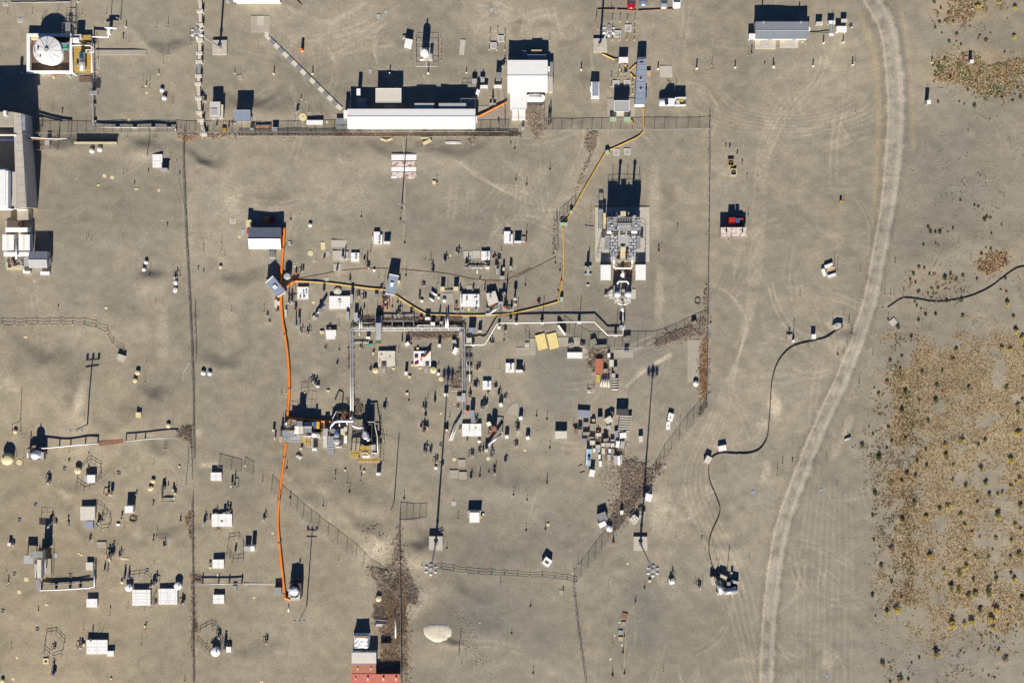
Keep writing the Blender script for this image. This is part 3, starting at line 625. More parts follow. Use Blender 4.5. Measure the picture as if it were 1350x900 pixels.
class Plant:        # a thing assembled from blocks given in picture coordinates
    def __init__(s, name, label, cat, T, x, y, lm=None):
        s.T = T; p = T(x, y); s.g = gz(*p); s.t = thing(name, label, cat, (*gx(*p), s.g)); s.L = s.t.location.copy()
        if lm: land(lm, p)
    def xy(s, x, y, z): X, Y = W(*s.T(x, y), z + s.g); return X - s.L[0], Y - s.L[1]
    def b(s, nm, m, x0, y0, x1, y1, z0, z1, parent=None):
        (a, d), (c, e) = s.xy(x0, y0, z1), s.xy(x1, y1, z1); return MB().box(min(a, c), min(d, e), z0, max(a, c), max(d, e), z1).build(nm, m, s.t)
    def q(s, nm, m, pts, z0, z1): return MB().prism([s.xy(*p, z1) for p in pts], z0, z1).build(nm, m, s.t)
    def c(s, nm, m, x, y, r, z0, z1, dome=0, n=16):
        a, d = s.xy(x, y, z1); k = MB().cyl((a, d, z0), (a, d, z1), r, n=n)
        if dome: k.dome((a, d, z1), r, dome, n, 4)
        return k.build(nm, m, s.t, False)
    def p(s, nm, m, pts, r, n=9):
        w = [(*s.xy(x, y, z), z) for x, y, z in pts]
        if all(q[:2] == pts[0][:2] for q in pts): w = [(*w[0][:2], q[2]) for q in w]      # upright
        return MB().tube(w, r, n).build(nm, m, s.t, True)
    def rail(s, pts, z0, h=1.0, m='light_grey', nm='railing'):
        b = MB()
        for (x0, y0), (x1, y1) in zip(pts[:-1], pts[1:]):
            p, q = Vector((*s.xy(x0, y0, z0 + h), z0)), Vector((*s.xy(x1, y1, z0 + h), z0)); n = max(1, round((q - p).length / 1.3))
            for i in range(n + 1): v = p.lerp(q, i / n); b.cyl(v, v + Vector((0, 0, h)), .028, n=5)
            for k in (.5, 1): b.cyl(p + Vector((0, 0, h * k)), q + Vector((0, 0, h * k)), .028, n=5)
        return b.build(nm, m, s.t)
    def legs(s, x0, y0, x1, y1, z, n=2, m='grey', nm='leg'):
        for i in range(n):
            for y in (y0, y1):
                a, d = s.xy(x0 + (x1 - x0) * i / max(1, n - 1), y, z); MB().box(a - .06, d - .06, -.3, a + .06, d + .06, z).build(nm, m, s.t)
# ---- light masts
def mast(T, x, y, h, label, head=6, pad_=None, lm=None, r=.28):
    p = T(x, y); z = gz(*p); X, Y = gx(*p); t = thing('light_mast', label, 'light mast', (X, Y, z), 0, 'floodlight masts')
    z0 = 0
    if pad_:
        w = pad_ * S; MB().box(-w / 2, -w / 2, -.4, w / 2, w / 2, .45).build('footing', 'pale_concrete', t); z0 = .45
        MB().box(-.5, -.5, z0, .5, .5, z0 + .3).build('plinth', 'concrete', t); z0 += .3
    MB().cyl((0, 0, z0 - .2), (0, 0, h), r, r * .45, 12).build('pole', 'galvanised', t, True)
    MB().cyl((0, 0, z0 + 1.2), (0, 0, z0 + 1.5), r * 1.3, n=10).build('collar', 'galvanised', t)
    hd = MB().cyl((0, 0, h - .5), (0, 0, h + .1), .55, .45, 14).build('head_ring', 'galvanised', t)
    for i in range(head):
        a = 2 * math.pi * i / head + .5; c, s = math.cos(a), math.sin(a)
        MB().cyl((0, 0, h - .2), (c * 1.05, s * 1.05, h - .25), .06, n=6).build('arm', 'galvanised', t)
        f = MB().cyl((c * 1.05, s * 1.05, h - .1), (c * 1.25, s * 1.25, h - .55), .2, .44, 12).dome((c * 1.05, s * 1.05, h - .1), .2, .12, 12, 2).build('floodlight', 'light_grey', t)
        MB().cyl((c * 1.252, s * 1.252, h - .555), (c * 1.257, s * 1.257, h - .565), .38, n=12).build('lens', 'glass', f)
    if lm: land(lm, p)
def pole(T, x, y, h, label, m='grey_wood', cross=None, name='wooden_pole', lm=None, lamps=(), r=.14, cat='pole'):
    p = T(x, y); z = gz(*p); t = thing(name, label, cat, (*gx(*p), z))
    MB().cyl((0, 0, -.4), (0, 0, h), r, r * .7, 10).build('shaft', m, t, True)
    if cross:
        for k, zz in enumerate((h - .25, h - 1.1)):
            MB().box(-cross / 2, -.08, zz - .07, cross / 2, .08, zz + .07).build('crossarm', m, t)
    for u in lamps:
        f = MB().obox((u, -.25, h + .05), (.5, .5, .35)).build('floodlight', 'grey', t); MB().box(u - .2, -.52, h - .08, u + .2, -.505, h + .18).build('lens', 'glass', f)
    if lm: land(lm, p)
    return t
# ---- vehicles
def loft(stations):
    b = MB(); n = len(stations[0]); vs_ = [p for s in stations for p in s]; m = len(stations)
    fs_ = [(i * n + k, (i + 1) * n + k, (i + 1) * n + (k + 1) % n, i * n + (k + 1) % n) for i in range(m - 1) for k in range(n)]
    fs_ += [tuple(range(n)), tuple(range((m - 1) * n + n - 1, (m - 1) * n - 1, -1))]
    return b.add(vs_, fs_)
def wheels(t, xs, y, r=.36):
    for x in xs:
        for s in (-1, 1):
            k = MB().cyl((x, s * y - .11, r), (x, s * y + .11, r), r, n=16).build('wheel', 'rubber', t)
            MB().cyl((x, s * y - .115, r), (x, s * y + .115, r), r * .6, n=12).build('rim', 'silver', k)
def car(T, x, y, rot, paint, label, L=4.6, w=.92, kind='sedan', name='parked_car', cat='car', lm=None):
    t = thing(name, label, cat, at(T, x, y), math.radians(rot)); h = L / 2
    def sec(X, ww, zt, zl=.28): return [(X, -ww, zl), (X, -ww, zt * .78), (X, -ww * .88, zt), (X, ww * .88, zt), (X, ww, zt * .78), (X, ww, zl)]
    bt = .95 if kind == 'sedan' else 1.05
    loft([sec(-h, w * .8, bt * .8, .4), sec(-h + .18, w * .95, bt * .97), sec(-h * .55, w, bt), sec(h * .25, w, bt), sec(h * .42, w, bt * .98), sec(h - .35, w * .95, bt * .82), sec(h, w * .78, bt * .62, .35)]).build('body', paint, t, True)
    if kind == 'sedan': gl = [(-h * .72, .0), (-h * .38, .5), (h * .12, .52), (h * .46, .0)]
    else: gl = [(-h * .96, .0), (-h * .86, .62), (h * .1, .64), (h * .44, .0)]
    g_ = loft([[(X, -w * .86 + e * .28, bt - .03), (X + .001, -w * .86 + e * .28, bt - .02 + e), (X + .001, w * .86 - e * .28, bt - .02 + e), (X, w * .86 - e * .28, bt - .03)] for X, e in gl])
    g_.build('windows', 'glass', t)
    rf = [(gl[1][0] - .02, gl[1][1]), (gl[2][0] + .05, gl[2][1])]
    MB().add([(rf[0][0], -w * .73, bt + rf[0][1] - .015), (rf[1][0], -w * .73, bt + rf[1][1] - .015), (rf[1][0], w * .73, bt + rf[1][1] - .015), (rf[0][0], w * .73, bt + rf[0][1] - .015),
              (rf[0][0] + .05, -w * .62, bt + rf[0][1] + .05), (rf[1][0] - .08, -w * .62, bt + rf[1][1] + .05), (rf[1][0] - .08, w * .62, bt + rf[1][1] + .05), (rf[0][0] + .05, w * .62, bt + rf[0][1] + .05)],
             [(4, 5, 6, 7), (0, 1, 5, 4), (1, 2, 6, 5), (2, 3, 7, 6), (3, 0, 4, 7), (3, 2, 1, 0)]).build('roof', paint, t)
    for s in (-1, 1):
        MB().obox((h - .12, s * w * .62, bt * .6), (.22, .32, .14)).build('headlight', 'silver', t)
        MB().obox((-h + .08, s * w * .66, bt * .75), (.1, .28, .16)).build('tail_light', 'red', t)
        MB().obox((h * .32, s * (w + .08), bt + .02), (.14, .2, .14)).build('mirror', paint, t)
        for a in (-h * .3, h * .1): MB().box(a - .02, s * w * .995 - .012, .4, a + .02, s * w * .995 + .012, bt * .8).build('door_seam', 'dark_steel', t)
    wheels(t, (-h * .6, h * .62), w - .08)
    q = T(x, y)
    if lm: land(lm, q)
    return t
# ================================================================ top left: tank in its basin
t=thing('storage_tank','white cone-roofed round tank standing inside the walled basin','tank',at(T1,310,333,3.2));land('round tank basin',(65,70))
MB().cyl((0,0,-.1),(0,0,3.0),3.35,n=40).build('wall','white',t,True);MB().cyl((0,0,2.98),(0,0,3.46),3.3,.4,24).build('roof_deck','grey',t)
for i in range(12):
    a0,a1=2*math.pi*i/12,2*math.pi*(i+1)/12;vs_=[]
    for r_,z_,g_ in ((.42,3.55,.1),(3.5,3.03,.019)):
        for k in range(5):a=a0+g_+(a1-a0-2*g_)*k/4;vs_.append((r_*math.cos(a),r_*math.sin(a),z_))
    vs_ += [(v[0],v[1],v[2]-.05) for v in vs_]
    MB().add(vs_,[(k,k+5,k+6,k+1) for k in range(4)]+[(k+5,k+15,k+16,k+6) for k in range(4)]+[(k+10,k,k+1,k+11) for k in range(4)]+[(0,10,15,5),(4,9,19,14)]+[(k+10,k+11,k+16,k+15) for k in range(4)]).build('roof_panel','white',t)
MB().cyl((0,0,3.5),(0,0,3.75),.5,n=14).build('roof_hatch','light_grey',t)
MB().cyl((-2.2,.3,3.1),(-2.2,.3,3.5),.3,n=10).build('nozzle','light_grey',t);MB().cyl((-1.6,-1.6,3.2),(-1.6,-1.6,3.55),.18,n=10).build('vent','grey',t)
b=MB()
for i in range(24):
    a=2.2+2.0*i/23;b.cyl((3.3*math.cos(a),3.3*math.sin(a),3.0),(3.3*math.cos(a),3.3*math.sin(a),4.0),.025,n=5)
b.build('railing','light_grey',t)
P=Plant('containment_basin','square white-rimmed concrete basin around the round tank','basin',T1,322,350)
for q in ((175,222,470,240),(175,466,480,484),(175,240,197,466),(458,240,474,466)):P.b('basin_wall','white',*q,-.3,1.1)
P.b('floor','brown_mat',200,242,456,464,-.2,.12);P.b('ladder_frame','teal',398,290,440,320,1.1,2.6);P.b('walkway','grating',372,284,460,292,2.7,2.8);P.b('walkway','grating',385,325,460,333,2.7,2.8)  # dark floor colour stands in for the shade down in the basin
P.b('ledge','cream',205,238,272,262,.1,.9);P.b('drain_trough','rust',338,480,425,496,-.1,.45);P.b('valve','pale_green',283,486,297,500,0,.4);P.b('valve','pale_green',455,503,470,515,0,.4);P.b('valve','cream',345,500,360,514,0,.4)
P.rail([(410,240),(410,150),(480,150),(480,232)],0,2.0,'grey','stair_rail');P.rail([(430,225),(430,110),(465,110),(465,225)],0,2.6,'grey','stair_rail');P.b('stair','grating',432,150,462,220,1.2,1.3)
P=Plant('pump_platform','yellow grating pump platform right of the round tank basin','platform',T1,540,360,'yellow pump platform')
P.b('deck','mustard',480,300,600,480,.7,.8);P.b('deck','mustard',525,232,600,298,.7,.8);P.legs(485,305,595,475,.7,3);P.legs(530,236,595,292,.7,2);P.b('deck_edge','light_grey',476,300,482,484,.6,.95);P.b('deck_edge','light_grey',476,296,612,301,.6,.95)
for k in range(8):P.b('deck_bar','yellow',484,310+k*21,596,312+k*21,.8,.84)
a,d_=P.xy(542,345,1.6);c_,e_=P.xy(542,470,1.6)
MB().cyl((a,d_,1.6),(c_,e_,1.6),.72,n=18).build('pressure_vessel','galvanised',P.t,True)
P.b('saddle','grey',528,365,556,372,.8,1.1);P.b('saddle','grey',528,445,556,452,.8,1.1);P.b('vessel_band','dark_steel',522,402,562,409,2.3,2.34)
P.b('motor','light_grey',519,370,527,400,.8,1.5);P.b('control_box','white',478,250,520,280,.8,2.2);P.b('control_box','offwhite',488,228,536,255,.0,1.9);P.c('pump','grey',505,425,.3,.8,1.4);P.c('pump','grey',580,345,.3,.8,1.5)
P.p('pipe','white',[(470,300,1.3),(590,300,1.3),(615,315,1.3),(615,345,1.3),(565,345,1.3),(565,330,1.3),(600,330,1.3)],.16);P.p('pipe','white',[(605,235,1.2),(605,330,1.3),(605,480,1.3)],.14);P.p('pipe','white',[(480,300,1.1),(480,480,1.1),(505,500,.4)],.1)
P.rail([(612,300),(625,360),(625,470),(605,480)],.8,1.0);P.b('step','grating',485,478,512,502,.3,.4)
pad(T1,630,331,967,363,'concrete',.06,label='long concrete strip right of the yellow pump platform');pad(T1,632,375,660,480,'concrete',.04)
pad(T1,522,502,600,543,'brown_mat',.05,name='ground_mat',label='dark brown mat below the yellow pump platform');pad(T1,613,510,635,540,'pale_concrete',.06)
P=Plant('pipe_run','grey elevated pipe running down from the yellow pump platform to the fence','pipe',T1,610,650,'grey elevated pipe')
P.p('pipe','galvanised',[(606,480,1.2),(608,600,1.1),(613,700,.8),(618,835,.6),(700,838,.6),(900,840,.6),(1155,838,.6),(1158,865,.4)],.17)
P.p('pipe','white',[(608,242,1.1),(712,247,1.1),(715,185,1.1),(690,182,.9)],.18);P.p('pipe','white',[(700,184,1.3),(768,186,1.3)],.3)
for x,y in ((612,600),(615,690),(620,800),(770,838),(885,840),(1005,840),(1110,838)):P.b('support','light_grey',x-14,y-5,x+14,y+5,-.2,.5)
P.b('crossover_step','grating',586,600,640,624,.8,1.6);P.rail([(586,600),(600,560),(620,560),(640,600)],.3,1.6,'dark_steel');P.b('tee','white',705,195,725,225,.4,1.4)
for q in ((20,14,54,42),(116,118,152,150)):
    pad(T1,*q,'pit_grey',.05,name='ground_plate');pad(T1,q[0]+4,q[1]+4,q[2]-4,q[3]-4,'light_grey',.09,name='ground_plate')
small('thin_post',T1,[(50,97),(213,97),(380,97),(543,97),(703,97),(1033,188),(1108,185),(855,280),(1077,428),(967,360),(1108,362),(940,535),(990,535),(940,582),(985,588),(262,740),(347,738),(390,890),(520,125),(1140,685)])
small('bollard',T1,[(517,15),(832,180),(965,567),(1047,490)],.8);small('pipe_plug',T1,[(812,256),(410,748),(740,146)]);small('white_drum',T1,[(1070,597,.55),(1087,648,.62)]);small('manhole_cover',T1,[(850,792,.42),(967,613,.3)]);small('cream_drum',PX,[(29,96,.3)])
pipe('thin pale pipe lying along the top edge, upper left corner',T1,[(70,17),(250,16),(440,14),(465,10)],.07,.15,'light_grey');pole(T1,728,165,4.0,'tall thin pole right of the round tank, at the white pipe elbow','galvanised',name='pole',r=.1);pole(T1,795,132,3.0,'tall thin pole at the top edge, upper right of the round tank','galvanised',name='pole',r=.12)
# ================================================================ left edge: concrete building, gas plant
T31=Tile(0,130,3.75);HB=6.1
P=Plant('concrete_building','large grey concrete building with an open court, cut by the left edge','building',T31,60,350,'concrete building on the left edge')
P.b('north_wing','concrete',-260,66,66,135,-.3,HB-.3);P.q('east_wing','pale_concrete',[(66,68),(103,74),(121,370),(130,540),(84,540),(84,365),(75,360)],-.3,HB);P.b('south_wing','pale_concrete',-260,362,83,545,-.3,HB-.02);P.b('court_floor','concrete',-260,136,74,361,-.3,.6)
P.q('shaded_wall_strip','roof_blue',[(103,74),(124,80),(125,155),(107,157)],HB-.6,HB-.15);P.b('porch','concrete',85,545,140,600,-.3,2.2);P.b('roof_edge','white',84,546,132,553,2.2,2.5)  # blue strip puts the shade of the east wall into its colour
P.b('penthouse','white',-100,357,40,545,HB,HB+1.6);P.b('penthouse_roof','white',-100,352,26,530,HB+1.6,HB+1.75);P.b('roof_edge','white',-200,545,66,552,HB,HB+.3)
for k in range(6):P.b('slab_joint','grey',85+k*9,372,86.2+k*9,538,HB,HB+.012)
for k in range(11):P.b('slab_joint','grey',78+k*1.2,90+k*42,130+k*.5,91.3+k*42,HB,HB+.014)
P.b('roof_unit','white',16,60,30,84,HB-.3,HB+.6);P.b('crane_beam','white',-200,177,80,184,HB-.2,HB+.2);P.b('crane_beam','blue',-200,202,72,207,HB-.6,HB-.2);P.p('pipe','white',[(0,346,HB),(35,349,HB),(45,360,HB),(45,400,HB)],.15)
P.p('pipe_bridge','offwhite',[(80,186,HB-1),(150,192,3.2),(280,200,2.6),(330,196,2.4)],.18);P.p('pipe_bridge','rust',[(100,196,3.4),(150,200,3.0),(280,206,2.4)],.12);P.p('bent_pipe','dark_steel',[(165,145,1.5),(190,148,1.5),(195,160,1.5),(195,185,1.3)],.12);P.legs(270,196,330,200,2.3,2)
cabinet(T31,222,206,244,228,.9,'light_grey',label='grey cabinet below the pipe bridge, right of the concrete building')
P=Plant('gas_plant','cluster of white process boxes below the concrete building on the left edge','plant',T6,100,700,'white process boxes on left edge')
P.b('skid_base','concrete',30,560,185,835,-.3,.15);P.b('process_box','white',30,600,155,626,.15,2.3);P.b('process_box','white',13,640,78,730,.15,2.0);P.b('process_box','white',105,640,168,730,.15,2.0);P.b('header_box','white',20,738,163,764,.15,1.7)
P.b('yellow_strip','cream',132,645,136,726,2.0,2.06);P.b('yellow_strip','cream',42,645,46,726,2.0,2.06);P.p('duct','light_grey',[(92,640,2.4),(92,780,2.4)],.22);P.c('rusty_lid','rust',64,800,.6,.2,1.4);P.c('rusty_lid','rust',113,580,.6,.2,1.0)
P.p('pipe','offwhite',[(65,775,1.4),(70,820,1.2),(130,815,1.2),(138,850,.8)],.18);P.p('pipe','offwhite',[(100,770,1.6),(120,800,1.2),(140,840,.6)],.14);P.b('valve_box','cream',38,825,125,838,.1,.7);P.b('valve_box','pale_green',30,795,45,820,.15,1.0);P.b('cabinet','white',130,845,170,860,.0,.9);P.b('pump','offwhite',95,795,130,822,.15,.9);P.b('pump','dark_steel',60,768,90,790,.15,1.0)
P.rail([(20,832),(165,836)],.15);P.b('duct_box','light_grey',135,768,162,820,.15,1.8)
building(T6,165,734,268,828,2.3,'grey ribbed metal shed beside the white process boxes','metal_shed','shed',.45,wall='light_grey',roofs=('light_grey','roof_grey'),seams=.5,lm='ribbed metal shed')
cabinet(T6,228,848,280,868,.8,'offwhite',label='low cream box below the ribbed metal shed',lid='white');cabinet(T6,266,765,284,800,1.2,'grey',label='grey unit against the right side of the ribbed metal shed')
cover(T6,861,186,918,262,'white block with a cabinet beside the fence, below the elevated pipe',1,2,.5,lm='white block by the left fence');cabinet(T6,905,264,946,278,1.3,'light_grey',label='grey cabinet at the lower right of the white block by the left fence')
t=thing('retaining_wall','long low concrete wall casting a dark shadow, upper left','wall',at(T6,548,124));MB().box(-5.1,-.16,-.4,5.1,.16,.9).build('panel','concrete',t);MB().box(-5.3,-.26,.9,5.3,.26,1.02).build('coping','cream',t);land('low concrete wall',(128,189))
small('white_drum',T6,[(522,168,.62),(567,160,.62),(828,796,.5),(815,836,.5)]);small('manhole_cover',T6,[(590,307,.5),(633,316,.5),(432,327,.18),(920,560,.15)])
for q in ((549,356,565,366),(762,377,779,388),(892,381,904,398)):pad(T6,*q,'lid',.07,name='ground_plate')
small('thin_post',T6,[(486,677),(516,677),(500,655),(697,306),(962,224),(842,878),(980,875),(1020,875),(1150,700),(1150,733),(880,97),(720,96)]);small('pipe_plug',T6,[(760,356),(838,285),(945,594),(1015,305),(1120,838),(1150,855)],.8)
pole(T6,838,195,2.5,'short pole left of the white block by the left fence','galvanised',name='pole',r=.1);small('instrument_riser',T6,[(1000,880)],.9)
# ================================================================ top: saddle duct line, mast, plates
t=thing('cable_duct','line of beige duct segments on saddles running down from the top edge','duct',at(T2,217,262));L=t.location;land('beige duct line',(262,90))
pts=[(215,-60),(218,0),(219,75),(219,165),(217,264),(214,352),(213,408),(209,502),(206,553),(209,648),(215,742),(225,793),(245,887)]
w=[Vector((*W(*T2(*p),.7),0))-Vector((L[0],L[1],0)) for p in pts]
for k,(p,q) in enumerate(zip(w[:-1],w[1:])):
    d=(q-p);L_=d.length;MB().obox((*((p+q)/2).xy,.36),(.85,L_-.25,.5),math.atan2(d.y,d.x)-math.pi/2).build('duct_segment','roof_grey' if k == 6 else 'duct',t)
for p in w[2:]:MB().box(-.8,-.38,-.3,.8,.38,.7).box(-.8,-.38,.7,-.5,.38,.9).box(.5,-.38,.7,.8,.38,.9).build('saddle','offwhite',t,loc=(p.x,p.y,0))
mast(T2,350,315,19.5,'tall floodlight mast beside the beige duct line',6,19,'mast by the duct line')
pad(T2,555,107,680,213,'concrete',.07,label='square concrete slab at the end of the striped walkway');pad(T2,596,108,640,170,'pale_concrete',.09);pad(T2,594,172,643,205,'light_grey',.12,name='ground_plate')
t=thing('striped_walkway','diagonal walkway of alternating white and grey plates','walkway',at(T2,900,470));L=t.location;land('striped walkway',T2(900,470))
for i in range(17):
    u0=i/17;u1=(i+1)/17
    if i == 0:q=[(645,213),(672,213),(672,240),(690,257),(672,270),(645,243)]
    else:
        a0,b0,a1,b1=681+(1150-681)*(i-1)/16,263+(722-263)*(i-1)/16,681+(1150-681)*i/16,263+(722-263)*i/16
        nx_,ny_=.7*14,-.71*14;q=[(a0+nx_,b0+ny_),(a1+nx_-1,b1+ny_-1),(a1-nx_-1,b1-ny_-1),(a0-nx_,b0-ny_)]
    pp=[gx(*T2(*p)) for p in q];g_=gz(*T2(*q[0]))-L[2]
    MB().prism([(x-L[0],y-L[1]) for x,y in pp],g_-.15,g_+.16).build('plate','offwhite' if i % 2 == 0 else 'grey',t)
building(T2,283,672,352,782,1.7,'small pale hut beside the beige duct line','hut','hut',0,flat=True,wall='offwhite',roofs=('pit_grey',),lip='offwhite',doors=(0,),lm='small pale hut by the duct line',vents=((-.1,-.1,1.6,1.6,.12,'light_grey','roof_unit'),));cabinet(T2,352,690,370,780,1.2,'offwhite',label='narrow cabinet on the right side of the small pale hut')
building(T2,442,725,549,800,1.9,'grey flat-roofed hut right of the small pale hut, near the fence','hut','hut',0,flat=True,wall='light_grey',roofs=('roof_blue',),doors=(.2,),lm='grey flat-roofed hut');cabinet(T2,548,770,560,792,.7,'light_grey',label='small box on the right side of the grey flat-roofed hut')
small('orange_barrel',T2,[(893,336,1.1)]);small('bollard',T2,[(706,488),(961,488),(449,485,.6),(888,657,.6)]);small('manhole_cover',T2,[(896,773,1.0),(1055,804,.4)]);small('thin_post',T2,[(5,620),(8,160),(153,230),(155,300),(877,670),(908,668),(872,402),(842,808),(933,744),(1018,752),(145,860),(92,850)])
pad(T2,468,495,496,527,'concrete',.1,20,name='ground_plate')
cabinet(T2,920,793,1028,823,.65,'offwhite',label='long white tank box beside the cream pit lid near the fence',lid='white',lm='white tank box by the fence');cabinet(T2,1116,780,1192,848,.6,'grey',label='grey grated deck at the left end of the long white building',lid='grating',name='deck',cat='deck')
t=thing('gate_arm','rusty orange barrier arm between two cabinets on the top fence','barrier',at(T2,636,842));MB().box(-1.9,-.15,.4,1.9,.15,.65).build('arm','rust',t);MB().box(-1.6,-.17,.45,-.9,.17,.68).box(.6,-.17,.45,1.5,.17,.68).build('stripe','orange',t);MB().box(-2.0,-.12,-.2,-1.8,.12,.75).box(1.8,-.12,-.2,2.0,.12,.75).build('bracket','dark_steel',t);land('rusty barrier arm',T2(636,842))
cabinet(T2,544,840,572,858,.9,'light_grey',label='grey cabinet left of the rusty barrier arm');cabinet(T2,690,840,730,862,1.1,'light_grey',label='grey cabinet right of the rusty barrier arm');cabinet(T2,360,845,390,872,.5,'cream',label='small yellow framed box at the top fence below the small pale hut',lid='mustard')
small('instrument_riser',T2,[(332,830),(865,735),(248,662),(410,830),(440,815)],.9);small('pipe_plug',T2,[(240,640),(455,815)])
building(T2,440,-22,742,12,2.6,'white-roofed building cut off by the top edge above the striped walkway',rise=.4,doors=(),lm='white roof at the top edge');cabinet(T2,389,-20,413,18,.6,'lid',label='small pale box left of the white roof at the top edge',lid='light_grey');pipe('rusty red bar lying near the top edge, right of the white roof',T2,[(858,0),(888,38)],.12,.1,'rust',name='bar',cat='bar')
# ================================================================ top: long white building
t,w_,d_=building(T3,90,719,934,850,2.7,'long white ribbed metal building at the top fence','long_building','building',.16,lip='roof_grey',ridge=.62,seams=.75,doors=(-.42,.1,.45),lm='long white building',wall='white')
cabinet(T3,65,727,92,780,2.3,'white',label='white entrance porch on the left end of the long white building',name='porch',cat='porch');cabinet(T3,934,765,946,805,2.0,'white',label='white door porch on the right end of the long white building',name='porch',cat='porch')
building(T3,276,583,445,676,2.2,'white flat block rising behind the long white building','rooftop_block','building',0,flat=True,roofs=('offwhite',),lip='white',doors=())
for q,l_ in (((532,681,662,720),'grey container in the shadow behind the long white building, left one'),((692,681,872,720),'grey container in the shadow behind the long white building, right one')):
    cabinet(T3,*q,2.3,'roof_grey',label=l_,name='container',cat='container',lid='light_grey')
cabinet(T3,150,585,175,628,2.2,'light_grey',label='small white-topped unit in the shadow, left of the flat block',lid='white');cabinet(T3,150,650,218,712,.9,'grey',label='grey plinth in the shadow behind the long white building, left end');cabinet(T3,400,570,428,582,1.6,'light_grey',label='small unit against the back of the flat white block')
P=Plant('scaffold_stair','grey steel stair frame in the shadow at the right end of the long building','stair',T3,885,680);P.b('deck','grating',835,655,932,712,1.4,1.5);P.rail([(835,712),(835,650),(932,650),(932,712)],1.5,1.0,'grey');P.legs(838,655,928,710,1.4,2)
cabinet(T3,938,590,960,625,1.6,'white',label='white tapered hopper at the right end of the long building shadow',rot=-20);small('thin_post',T3,[(940,600)])
P=Plant('vent_stack','tall white vent tank on a slab inside a railed pen','vent stack',T3,598,345,'railed white vent tank')
P.b('slab','pale_concrete',568,312,655,402,-.3,.12);P.c('tank','white',597,342,.92,.1,3.2,.3,20);P.c('cap','light_grey',595,325,.2,3.2,3.9);P.b('blower','light_grey',630,355,650,395,.1,1.6);P.b('step','white',568,390,592,400,.1,.35)
P.rail([(540,438),(540,278),(684,278),(684,438),(540,438)],0,1.3,'light_grey');P.p('pipe','light_grey',[(597,360,.5),(612,390,.4),(612,435,.3)],.06)
cabinet(T3,468,258,516,314,1.3,'white',label='white wrapped bundle left of the railed white vent tank',rot=-12,name='wrapped_bundle',cat='bundle',lid='white',door='white');pipe('short white pipe behind the white wrapped bundle',T3,[(452,256),(478,250)],.12,.5,'offwhite')
small('thin_post',T3,[(512,352),(512,406),(708,302),(708,352),(708,402),(705,255),(560,258)]);small('bollard',T3,[(370,484),(623,485,1.1),(874,480,.8)])
for q,r_ in (((282,95,308,124),5),((332,68,354,90),20),((231,456,250,484),2),((1030,55,1050,75),15),((1058,68,1080,88),25)):pad(T3,*q,'light_grey',.05,r_,name='ground_plate')
pad(T3,831,263,864,363,'pale_concrete',.1,-6,label='tilted long concrete slab right of the railed vent tank')
small('floor_hatch',T3,[(1053,302,.8),(1100,256,.8)],rot=0);small('guard_post',T3,[(1030,230),(1079,230),(1128,230),(1027,280),(1127,280),(1026,330),(1075,332),(1126,332)])
cabinet(T3,912,520,944,548,.9,'light_grey',phrase='small grey cabinet with a mast');small('instrument_riser',T3,[(928,522,.8),(982,510,.8),(1048,650,1.2),(1122,440,.9)])
cabinet(T3,968,512,994,542,.8,'light_grey',phrase='small grey cabinet with a mast');cabinet(T3,1068,478,1104,530,1.6,'grey',label='grey slatted rack left of the white gabled building',lid='grating',legs=True);cabinet(T3,963,562,1015,582,.9,'white',label='low white bench box, left of two below the grey rack');cabinet(T3,1056,560,1107,580,.9,'white',label='low white bench box, right of two below the grey rack');cabinet(T3,1026,680,1070,690,.5,'light_grey',label='low grey skid under the forked riser by the orange hose',name='skid',cat='skid')
hose('short orange hose from the long white building to the gabled building',T3,[(945,770),(1010,738),(1080,702),(1140,672)],.24,'orange',4,stripe='hose_orange',lm='short orange hose');pad(T3,950,700,1025,722,'concrete',.05);small('pipe_plug',T3,[(1085,812)])
# ================================================================ top centre: gabled building, trailers, cars
t,w_,d_=building(T4,130,358,369,548,2.5,'white gabled building with a lean-to front annex','gabled_building','building',.2,lip='roof_grey',ridge=.52,seams=.9,doors=(.35,),lm='white gabled building')
building(T4,146,546,244,648,2.1,'flat white annex in front of the white gabled building','annex','annex',0,flat=True,lip='white',roofs=('white',),doors=());P=Plant('entry_ramp','white twin entry ramp below the annex of the gabled building','ramp',T4,195,680)
P.b('ramp','white',157,650,192,712,-.2,.8);P.b('ramp','white',200,650,236,712,-.2,.8)
for k in range(5):P.b('tread','offwhite',160,656+k*11,233,659+k*11,.8,.83)
P.rail([(157,712),(157,650)],.8,.9,'white');P.rail([(236,712),(236,650)],.8,.9,'white')
P=Plant('propane_tank','white rounded tank on a dark skid right of the annex','tank',T4,298,583);a,c_=P.xy(265,582,1.0),P.xy(330,582,1.0);k=MB().cyl((a[0]-.3,a[1],1.1),(c_[0]+.1,c_[1],1.1),1.0,n=18).build('shell','white',P.t,True);P.b('skid','dark_steel',250,600,345,622,-.2,.3);P.b('skid','dark_steel',258,560,330,570,-.2,.3);P.c('end_cap','white',258,582,.85,.4,1.7);P.c('end_cap','white',334,582,.85,.4,1.7)
P=Plant('side_deck','pale side deck with a dark rear bay on the gabled building','deck',T4,386,450);P.b('deck','pale_concrete',372,455,400,548,-.2,1.0);P.b('bay','grey',372,368,402,452,-.2,1.1);P.rail([(400,548),(400,460)],1.0);P.b('unit','white',370,395,382,420,.8,1.9)
cabinet(T4,218,302,244,350,1.4,'grey',label='grey unit in the shadow behind the gabled building');P=Plant('rear_shelter','open steel shelter in the shadow behind the gabled building','shelter',T4,305,338);P.b('roof','grating',248,325,360,352,1.8,1.9);P.legs(250,328,358,350,1.8,3);P.b('beam','cardboard',272,296,334,304,1.3,1.5);P.legs(276,298,330,302,1.3,2)
